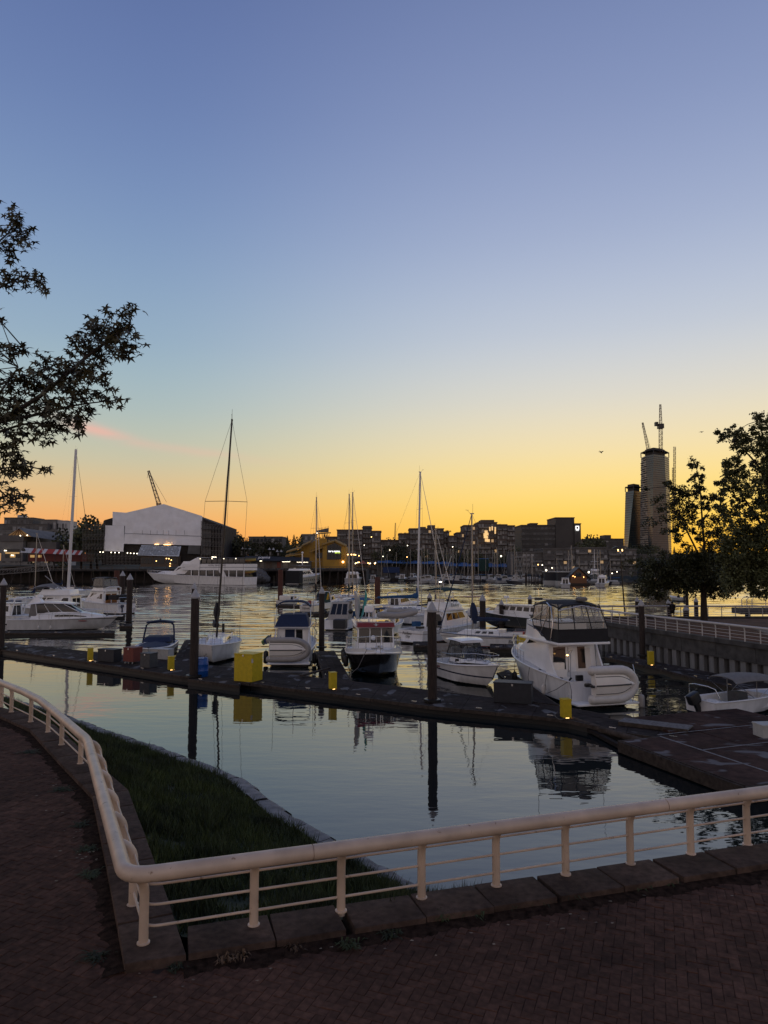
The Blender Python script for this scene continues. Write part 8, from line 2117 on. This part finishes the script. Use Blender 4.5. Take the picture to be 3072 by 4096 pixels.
near_far = [(370, 2062, 350, 'broad'), (395, 2070, 352, 'broad'), (330, 2090, 352, 'broad'), (905, 2120, 352, 'broad'), (940, 2140, 350, 'broad'), (965, 2150, 345, 'poplar'), (1010, 2185, 345, 'poplar'), (1075, 2150, 346, 'broad'), (1105, 2170, 346, 'poplar'), (1140, 2190, 344, 'poplar'), (1180, 2150, 420, 'broad'), (1205, 2140, 425, 'conifer'), (1150, 2150, 420, 'conifer'), (220, 2130, 400, 'broad'), (250, 2150, 402, 'broad'), (1580, 2180, 440, 'broad'), (1600, 2165, 442, 'broad'), (1650, 2195, 440, 'broad'), (1690, 2200, 440, 'broad'), (1540, 2200, 440, 'broad'), (1820, 2180, 438, 'broad'), (1760, 2200, 438, 'broad'), (1860, 2200, 438, 'broad'), (1930, 2210, 436, 'broad'), (1990, 2205, 436, 'broad'), (2070, 2185, 440, 'broad'), (2350, 2143, 440, 'broad'), (2335, 2160, 430, 'broad'), (2370, 2140, 442, 'broad'), (2560, 2220, 380, 'broad'), (2600, 2235, 380, 'broad'), (2650, 2200, 400, 'broad'), (2720, 2210, 400, 'broad'), (2800, 2200, 400, 'broad'), (2880, 2205, 400, 'broad'), (2960, 2195, 400, 'broad'), (3040, 2200, 400, 'broad')]
for u, v, Yd, kd in near_far:
    far_tree(u, v, Yd, 5.5 if Yd < 353 and u < 1200 else 2., kd, {'broad': 'dark round-crowned tree along the far waterfront', 'poplar': 'narrow upright tree along the far waterfront', 'conifer': 'pointed conifer along the far waterfront'}[kd], 'trees along the far waterfront', .85 if kd != 'poplar' else 1.)
for u, v, Yd in ((1604, 2130, 478), (1622, 2128, 478), (1790, 2119, 478), (1845, 2125, 476), (2000, 2094, 474), (2015, 2098, 474)):
    far_tree(u, v, Yd, D(u, v, Yd).z - 3.2, 'broad', 'small bush growing on an apartment roof terrace', 'roof terrace bushes', 1.2)

# ================================================================== NEAR TREES
M('leaf_star', (.070, .062, .026), .6, rnd=.35); M('leaf_right', (.065, .072, .028), .7, rnd=.45)
def star_leaf():
    """five-lobed leaf, folded along the midrib, tip along +x"""
    pts = [(0, 0)]
    tips = [(-118, .62), (-62, .86), (0, 1.0), (62, .86), (118, .62)]
    out = [(-.04, 0)]
    ang_ = [-150] + [t for t, _ in tips] + [150]
    ring_ = []
    for i, (a, l) in enumerate(tips):
        prev = (ang_[i] + a) / 2
        ring_.append((.30 * cos(radians(prev)), .30 * sin(radians(prev)))); ring_.append((l * cos(radians(a)), l * sin(radians(a))))
    ring_.append((.30 * cos(radians(134)), .30 * sin(radians(134))))
    m = MB(); vs = [(0.02, 0, 0)] + [(x, y, -.22 * abs(y) - .10 * x * x) for x, y in ring_]
    m.add(vs, [(0, i, i + 1) for i in range(1, len(ring_))]); return m
sl_ = star_leaf(); leaf_me = sl_.mesh('leaf', 'leaf_star')
VL = view(0, 820, 1.7283); TLY = 12.2
cl = [(130, 80, 60), (100, 150, 70), (60, 220, 80), (170, 210, 50), (60, 360, 50), (30, 300, 50), (60, 510, 70), (150, 500, 60), (220, 530, 60), (285, 520, 45), (300, 590, 35), (20, 810, 30), (20, 1000, 60), (90, 1010, 50), (165, 985, 40),
      (740, 740, 42), (880, 740, 55), (920, 705, 25), (660, 840, 65), (760, 850, 75), (860, 830, 65), (570, 910, 55), (680, 930, 85), (780, 950, 85), (880, 960, 75), (960, 935, 40), (500, 1000, 55), (600, 1010, 65), (700, 1040, 75), (820, 1030, 55), (300, 1090, 55), (380, 1100, 65), (470, 1120, 65), (580, 1100, 65), (690, 1110, 55), (60, 1180, 45), (150, 1180, 55), (250, 1170, 65), (350, 1190, 75), (470, 1200, 75), (580, 1180, 65), (690, 1200, 55), (740, 1250, 40), (80, 1270, 75), (200, 1270, 75), (320, 1270, 65), (430, 1250, 65), (540, 1260, 65), (640, 1310, 55), (730, 1350, 45), (820, 1350, 45), (40, 1350, 75), (150, 1360, 75), (270, 1350, 75), (400, 1360, 75), (520, 1330, 55), (580, 1410, 55), (640, 1430, 40), (50, 1440, 75), (170, 1460, 75), (290, 1440, 75), (400, 1430, 65), (480, 1470, 55), (540, 1500, 55), (40, 1540, 65), (120, 1560, 55), (220, 1540, 55), (330, 1530, 55), (430, 1540, 55), (530, 1570, 40), (100, 1620, 45), (260, 1600, 45), (350, 1620, 45),
      (30, 1690, 55), (110, 1690, 45), (60, 1760, 65), (150, 1790, 55), (230, 1800, 45), (310, 1830, 35), (40, 1850, 55), (120, 1830, 45), (20, 1920, 45), (80, 1950, 30), (30, 2030, 45), (110, 2020, 45), (160, 2000, 30), (60, 2090, 45), (120, 2095, 35)]
rt = random.Random(17)
base_l = Vector((-9.6, 12.6, PAVE))
tl_root = thing('sweetgum_tree', 'tree with star-shaped leaves reaching in from the left edge', 'tree', base_l)
def bez(pts, n=10): return fillet([Vector(p) for p in pts], 1.5, n)
lw = lambda x, y, dy=0: D(*VL(x, y), TLY + dy) - base_l
crownc = Vector((0, 0, 5.2))
limbs = [([(0, 0, -.1), (.05, 0, 2.6), (.1, 0, 5.0), (.25, .1, 8.0), (.2, 0, 11.5)], .24, 'trunk'),
         ([(.1, 0, 4.2), lw(-700, 1750), lw(0, 1500), lw(330, 1290), lw(560, 1080), lw(760, 930), lw(900, 820)], .095, 'limb'),
         ([(.1, 0, 4.6), lw(-600, 1450), lw(0, 1240), lw(300, 1140)], .06, 'limb'), ([(.15, 0, 6.2), lw(-500, 900), lw(-50, 600), lw(150, 480), lw(280, 530)], .055, 'limb'), ([(.2, 0, 7.0), lw(-500, 600), lw(-100, 330), lw(60, 200), lw(130, 80)], .05, 'limb'),
         ([(.1, 0, 3.4), lw(-600, 2000), lw(-100, 1850), lw(150, 1790), lw(300, 1830)], .05, 'limb'), ([lw(-100, 1850), lw(0, 1980), lw(110, 2060)], .03, 'limb'), ([lw(0, 1500), lw(250, 1450), lw(520, 1380), lw(800, 1350)], .035, 'limb'), ([lw(-100, 1600), lw(200, 1500), lw(400, 1530), lw(540, 1520)], .03, 'limb'), ([lw(-400, 1150), lw(0, 1010), lw(160, 985)], .03, 'limb'),
         ([(.1, 0, 5), (-2, 1.5, 7.5), (-3.2, 2.5, 9)], .09, 'limb'), ([(.1, 0, 4.4), (-2.4, -1, 6), (-4, -1.6, 7)], .08, 'limb'), ([(.15, 0, 6), (1.0, 2.2, 8), (1.2, 3.4, 9.6)], .07, 'limb'), ([(.2, 0, 7), (.4, -2, 9), (.5, -3, 10)], .07, 'limb')]
limb_pts = []
for pts, r0, nm in limbs:
    p = resample(bez(pts, 6), 16); rs = [r0 * (1 - .8 * k / 15) for k in range(16)]
    MB().tube(p, rs, 8).build(nm, 'bark', tl_root, smooth=60); limb_pts += p
leaves = []
tw_ = MB()
def add_cluster(c, r_, n, dep):
    near = min(limb_pts, key=lambda q: (q - c).length)
    if (near - c).length < 3.5: tw_.tube([near, near.lerp(c, .55) + Vector((0, 0, .06)), c], [.012, .008, .004], 5)
    for k in range(n):
        d = Vector((rt.gauss(0, .5), rt.gauss(0, .5) * dep, rt.gauss(0, .5)))
        p = c + d * r_
        s = rt.uniform(.10, .155)
        # blades droop: the tip points out and down
        tip = Vector((rt.gauss(.15, .6), rt.gauss(0, .6), rt.uniform(-1.0, .15))).normalized(); up = Vector((rt.gauss(0, .5), rt.gauss(-.2, .5), 1)); side = up.cross(tip).normalized(); nr = tip.cross(side)
        Mx = Matrix((tip, side, nr)).transposed().to_4x4(); Mx = Matrix.Translation(p) @ Mx @ Matrix.Scale(s, 4)
        leaves.append(Mx)
for x, y, r_ in cl:
    rr_m = r_ / 1.7283 / FPX * TLY
    add_cluster(lw(x, y, rt.uniform(-.5, .5)), rr_m, max(6, int((r_ / 60) ** 2 * 23)), 2.2)
nvis = len(leaves)
for k in range(230):   # the rest of the crown, out of frame to the left and behind
    a = rt.random() * 2 * pi; rad = sqrt(rt.random()) * 4.6; c = Vector((rad * cos(a) - .6, rad * sin(a), rt.uniform(4.2, 11.5)))
    w = c + base_l
    if abs(w.x) < w.y * .575 and w.y > 0: continue
    add_cluster(c, .35, 16, 1.0)
tw_.build('twigs', 'bark', tl_root, kind='stuff')
pick = set(rt.sample(range(nvis), 300)); rest = MB()
for k, Mx in enumerate(leaves):
    if k in pick: o = obj('leaf', leaf_me, tl_root); o.matrix_local = Mx
    else: rest.add([Mx @ Vector(v) for v in sl_.v], sl_.f)
rest.build('foliage', 'leaf_star', tl_root, kind='stuff')

VR = view(2560, 1640, 2.7656)
def right_tree(label, base, Y, clusters, limbs_px, dens, leaf=.21, dep=1.3, tr=.26):
    root = thing('sweetgum_tree', label, 'tree', base); q = lambda x, y, dy=0: D(*VR(x, y), Y + dy) - base
    pts_all = []
    for pts, r0, nm in limbs_px:
        p = resample(fillet([q(*t) if len(t) == 2 else q(*t) for t in pts], .8, 5), 12)
        MB().tube(p, [r0 * (1 - .75 * k / 11) for k in range(12)] if nm != 'trunk' else [r0 * (1.25 - .6 * k / 11) for k in range(12)], 9).build(nm, 'bark', root, smooth=60); pts_all += p
    m = MB(); tw = MB()
    for x, y, r_, dn in clusters:
        c = q(x, y, rt.uniform(-1, 1)); R_ = r_ / 2.7656 / FPX * Y
        near = min(pts_all, key=lambda t: (t - c).length)
        if (near - c).length < 5: tw.tube([near, near.lerp(c, .5) + Vector((0, 0, .1)), c], [.035, .025, .012], 4)
        sub = [c + Vector((rt.gauss(0, .55), rt.gauss(0, .5) * dep, rt.gauss(0, .52))) * R_ for _ in range(max(3, int(r_ / 10)))]
        for s_ in sub:
            for k in range(int(dn * dens)):
                p = s_ + Vector((rt.gauss(0, .36), rt.gauss(0, .36), rt.gauss(0, .30))) * R_
                u = Vector((rt.gauss(0, 1), rt.gauss(0, 1), rt.gauss(-.5, .8))).normalized(); v = u.cross(Vector((rt.gauss(0, .4), rt.gauss(0, .4), 1))).normalized(); sz = leaf * rt.uniform(.6, 1.1)
                m.add([p - u * sz * .5, p + v * sz * .42, p + u * sz * .7, p - v * sz * .42], [(0, 1, 2), (0, 2, 3)])
    tw.build('twigs', 'bark', root, kind='stuff'); m.build('crown', 'leaf_right', root, kind='stuff')
    return root
r1 = [(600, 600, 45), (640, 640, 36), (560, 612, 22), (640, 720, 36), (692, 740, 22), (580, 750, 32), (545, 772, 16), (660, 790, 26), (620, 860, 44), (700, 860, 34), (580, 890, 34), (350, 840, 44), (420, 870, 44), (390, 930, 54), (300, 810, 30), (460, 920, 40), (520, 930, 40), (430, 1000, 64), (540, 1020, 54), (620, 960, 44), (690, 970, 34), (790, 960, 34), (850, 960, 30), (760, 1000, 34), (400, 1090, 64), (500, 1110, 64), (590, 1080, 54), (680, 1080, 34), (760, 1080, 24), (840, 1090, 44), (900, 1080, 44), (380, 1190, 54), (480, 1200, 64), (570, 1190, 54), (700, 1190, 34), (830, 1170, 54), (920, 1180, 54), (400, 1280, 54), (520, 1290, 54), (640, 1270, 44), (740, 1290, 54), (860, 1280, 54), (380, 1340, 34), (450, 1400, 34), (390, 1450, 34), (600, 1350, 34), (700, 1380, 54), (800, 1360, 54), (900, 1370, 44), (520, 1500, 34), (650, 1430, 34), (740, 1480, 54), (850, 1450, 54)]
r1 = [(x, y, r_ * 1.1, 1.35) for x, y, r_ in r1] + [(x, y, r_, .6) for x, y, r_ in ((200, 980, 60), (250, 1100, 60), (180, 1250, 60), (100, 1225, 36), (55, 880, 30), (260, 1330, 50), (280, 1200, 50))]
for x in range(60, 1010, 78):
    for y in range(1640, 2040, 70):
        if y < 1600 + abs(x - 700) * .14 or (x < 200 and y < 1690): continue
        r1.append((x + rt.uniform(-25, 25), y + rt.uniform(-20, 20), 78, 1.15))
r1 += [(25, 1700, 28, 1), (45, 1860, 34, 1), (130, 1645, 44, 1), (250, 1605, 44, 1), (110, 2030, 46, 1), (180, 2045, 44, 1), (60, 2060, 34, 1), (840, 2060, 34, .8), (540, 1620, 60, 1), (420, 1640, 60, 1), (620, 1600, 60, .8), (800, 1590, 70, 1), (900, 1560, 70, 1), (760, 1560, 50, 1)]
bt = G(2815, 2490, RW)
right_tree('slender tree with broad low skirt of leaves standing on the right walkway', bt, bt.y, r1,
           [([(710, 2365), (706, 2100), (700, 1900), (705, 1740)], .27, 'trunk'), ([(705, 1760), (715, 1500), (690, 1250), (675, 1000), (660, 800), (620, 620)], .13, 'limb'), ([(705, 1760), (650, 1600), (560, 1420), (500, 1300), (400, 1050), (350, 850)], .11, 'limb'), ([(703, 1800), (600, 1700), (450, 1650), (200, 1700), (60, 1850)], .10, 'limb'), ([(705, 1820), (850, 1700), (1000, 1750)], .09, 'limb'), ([(700, 1500), (800, 1350), (900, 1150)], .07, 'limb'), ([(690, 1250), (780, 1080), (850, 960)], .05, 'limb'), ([(702, 1860), (560, 1900), (300, 1980), (120, 2030)], .08, 'limb')], 34)
r2 = [(1260, 90, 46), (1330, 90, 54), (1400, 110, 44), (1230, 210, 34), (1300, 170, 54), (1380, 200, 54), (1090, 220, 38), (870, 250, 32), (940, 260, 52), (900, 310, 42), (1010, 270, 52), (1060, 310, 52), (1130, 290, 52), (1190, 310, 42), (1270, 270, 42), (1350, 290, 54), (1060, 390, 42), (1110, 380, 52), (1180, 370, 54), (1270, 380, 54), (1340, 390, 54), (1120, 460, 54), (1200, 440, 44), (1290, 460, 54), (1390, 450, 54), (1020, 540, 44), (960, 580, 44), (1080, 560, 44), (1300, 560, 54), (1390, 560, 54), (940, 640, 54), (1020, 640, 54), (1110, 640, 54), (1230, 600, 34), (1330, 650, 54), (960, 720, 54), (1060, 720, 64), (1160, 740, 64), (1260, 740, 54), (1370, 740, 64), (870, 820, 34), (930, 800, 44), (1000, 800, 64), (1100, 820, 74), (1210, 830, 74), (1320, 830, 74), (900, 920, 44), (980, 900, 64), (1090, 910, 74), (1200, 920, 64), (1320, 930, 64), (1400, 920, 54), (930, 1000, 44), (1020, 1000, 34), (1090, 990, 34), (1300, 1010, 54), (1390, 1010, 54), (900, 1080, 44), (1080, 1070, 44), (1130, 1050, 34), (1280, 1090, 64), (1370, 1090, 54), (960, 1150, 44), (1050, 1150, 54), (1140, 1160, 64), (1250, 1170, 64), (1370, 1160, 64), (1000, 1230, 44), (1100, 1240, 54), (1180, 1260, 54), (1300, 1240, 54), (1400, 1250, 54), (1060, 1310, 44), (1200, 1330, 60), (1320, 1320, 60)]
r2 = [(x, y, r_, 1.0) for x, y, r_ in r2]
for x in range(960, 1800, 84):
    for y in range(1390, 1990, 76): r2.append((x + rt.uniform(-25, 25), y + rt.uniform(-20, 20), 84, 1.05))
for x in range(1470, 1850, 90):
    for y in range(200, 1390, 90): r2.append((x + rt.uniform(-25, 25), y + rt.uniform(-20, 20), 84, .8))
r2 += [(1320, 2030, 50, 1), (1380, 2040, 50, 1), (1250, 1990, 50, 1), (1080, 1960, 50, 1)]
b2 = Vector((D(3110, 2500, 56).x, 56, RW))
right_tree('large dense tree at the right edge, taller than the slender one', b2, 56, r2,
           [([(1520, 2480), (1510, 2000), (1490, 1500), (1440, 900), (1420, 300)], .34, 'trunk'), ([(1490, 1500), (1300, 1200), (1100, 900), (930, 640)], .13, 'limb'), ([(1440, 900), (1300, 600), (1130, 420), (900, 270)], .11, 'limb'), ([(1425, 500), (1350, 250), (1270, 90)], .08, 'limb'), ([(1500, 1700), (1300, 1500), (1000, 1250), (880, 1080)], .12, 'limb'), ([(1505, 1850), (1300, 1800), (1000, 1900)], .11, 'limb')], 34)
# birds ------------------------------------------------------------------
def bird(label, u, v, Y, span, bank, dihed):
    root = thing('bird', label, 'bird', D(u, v, Y), .5)
    M_ = Matrix.Rotation(bank, 4, 'Y')
    b = MB(); rows = []
    for k in range(8):
        t = k / 7; r_ = .10 * span * max(.05, sin(pi * t) ** .7) * (.9 if t > .5 else 1); rows.append([((t - .5) * span * .55, r_ * cos(a), r_ * sin(a)) for a in [2 * pi * j / 8 for j in range(8)]])
    b.loft(rows); b.xf(M_).build('body', 'trim_black', root, smooth=60)
    for s in (1, -1):
        w = MB(); x0 = .08 * span
        w.hexa([Vector(p) for p in ((x0, s * .03, -.01), (-.08 * span, s * .03, -.01), (-.06 * span, s * .26 * span, dihed * .26 * span - .01), (.10 * span, s * .26 * span, dihed * .26 * span - .01), (x0, s * .03, .01), (-.08 * span, s * .03, .01), (-.06 * span, s * .26 * span, dihed * .26 * span + .01), (.10 * span, s * .26 * span, dihed * .26 * span + .01))])
        w.hexa([Vector(p) for p in ((.10 * span, s * .26 * span, dihed * .26 * span - .01), (-.06 * span, s * .26 * span, dihed * .26 * span - .01), (-.10 * span, s * .52 * span, dihed * .2 * span), (-.06 * span, s * .52 * span, dihed * .2 * span), (.10 * span, s * .26 * span, dihed * .26 * span + .01), (-.06 * span, s * .26 * span, dihed * .26 * span + .01), (-.10 * span, s * .52 * span, dihed * .2 * span + .01), (-.06 * span, s * .52 * span, dihed * .2 * span + .01))])
        w.xf(M_).build('wing', 'trim_black', root)
    t_ = MB(); t_.add([(-.24 * span, 0, 0), (-.38 * span, .08 * span, 0), (-.38 * span, -.08 * span, 0)], [(0, 1, 2)]); t_.xf(M_).build('tail', 'trim_black', root)
bird('dark bird flying left of the tall glass tower', 2404, 1809, 120, 1.1, .6, .5)
bird('distant bird gliding right of the tall glass tower', 2806, 1728, 170, 1.4, .1, .15)
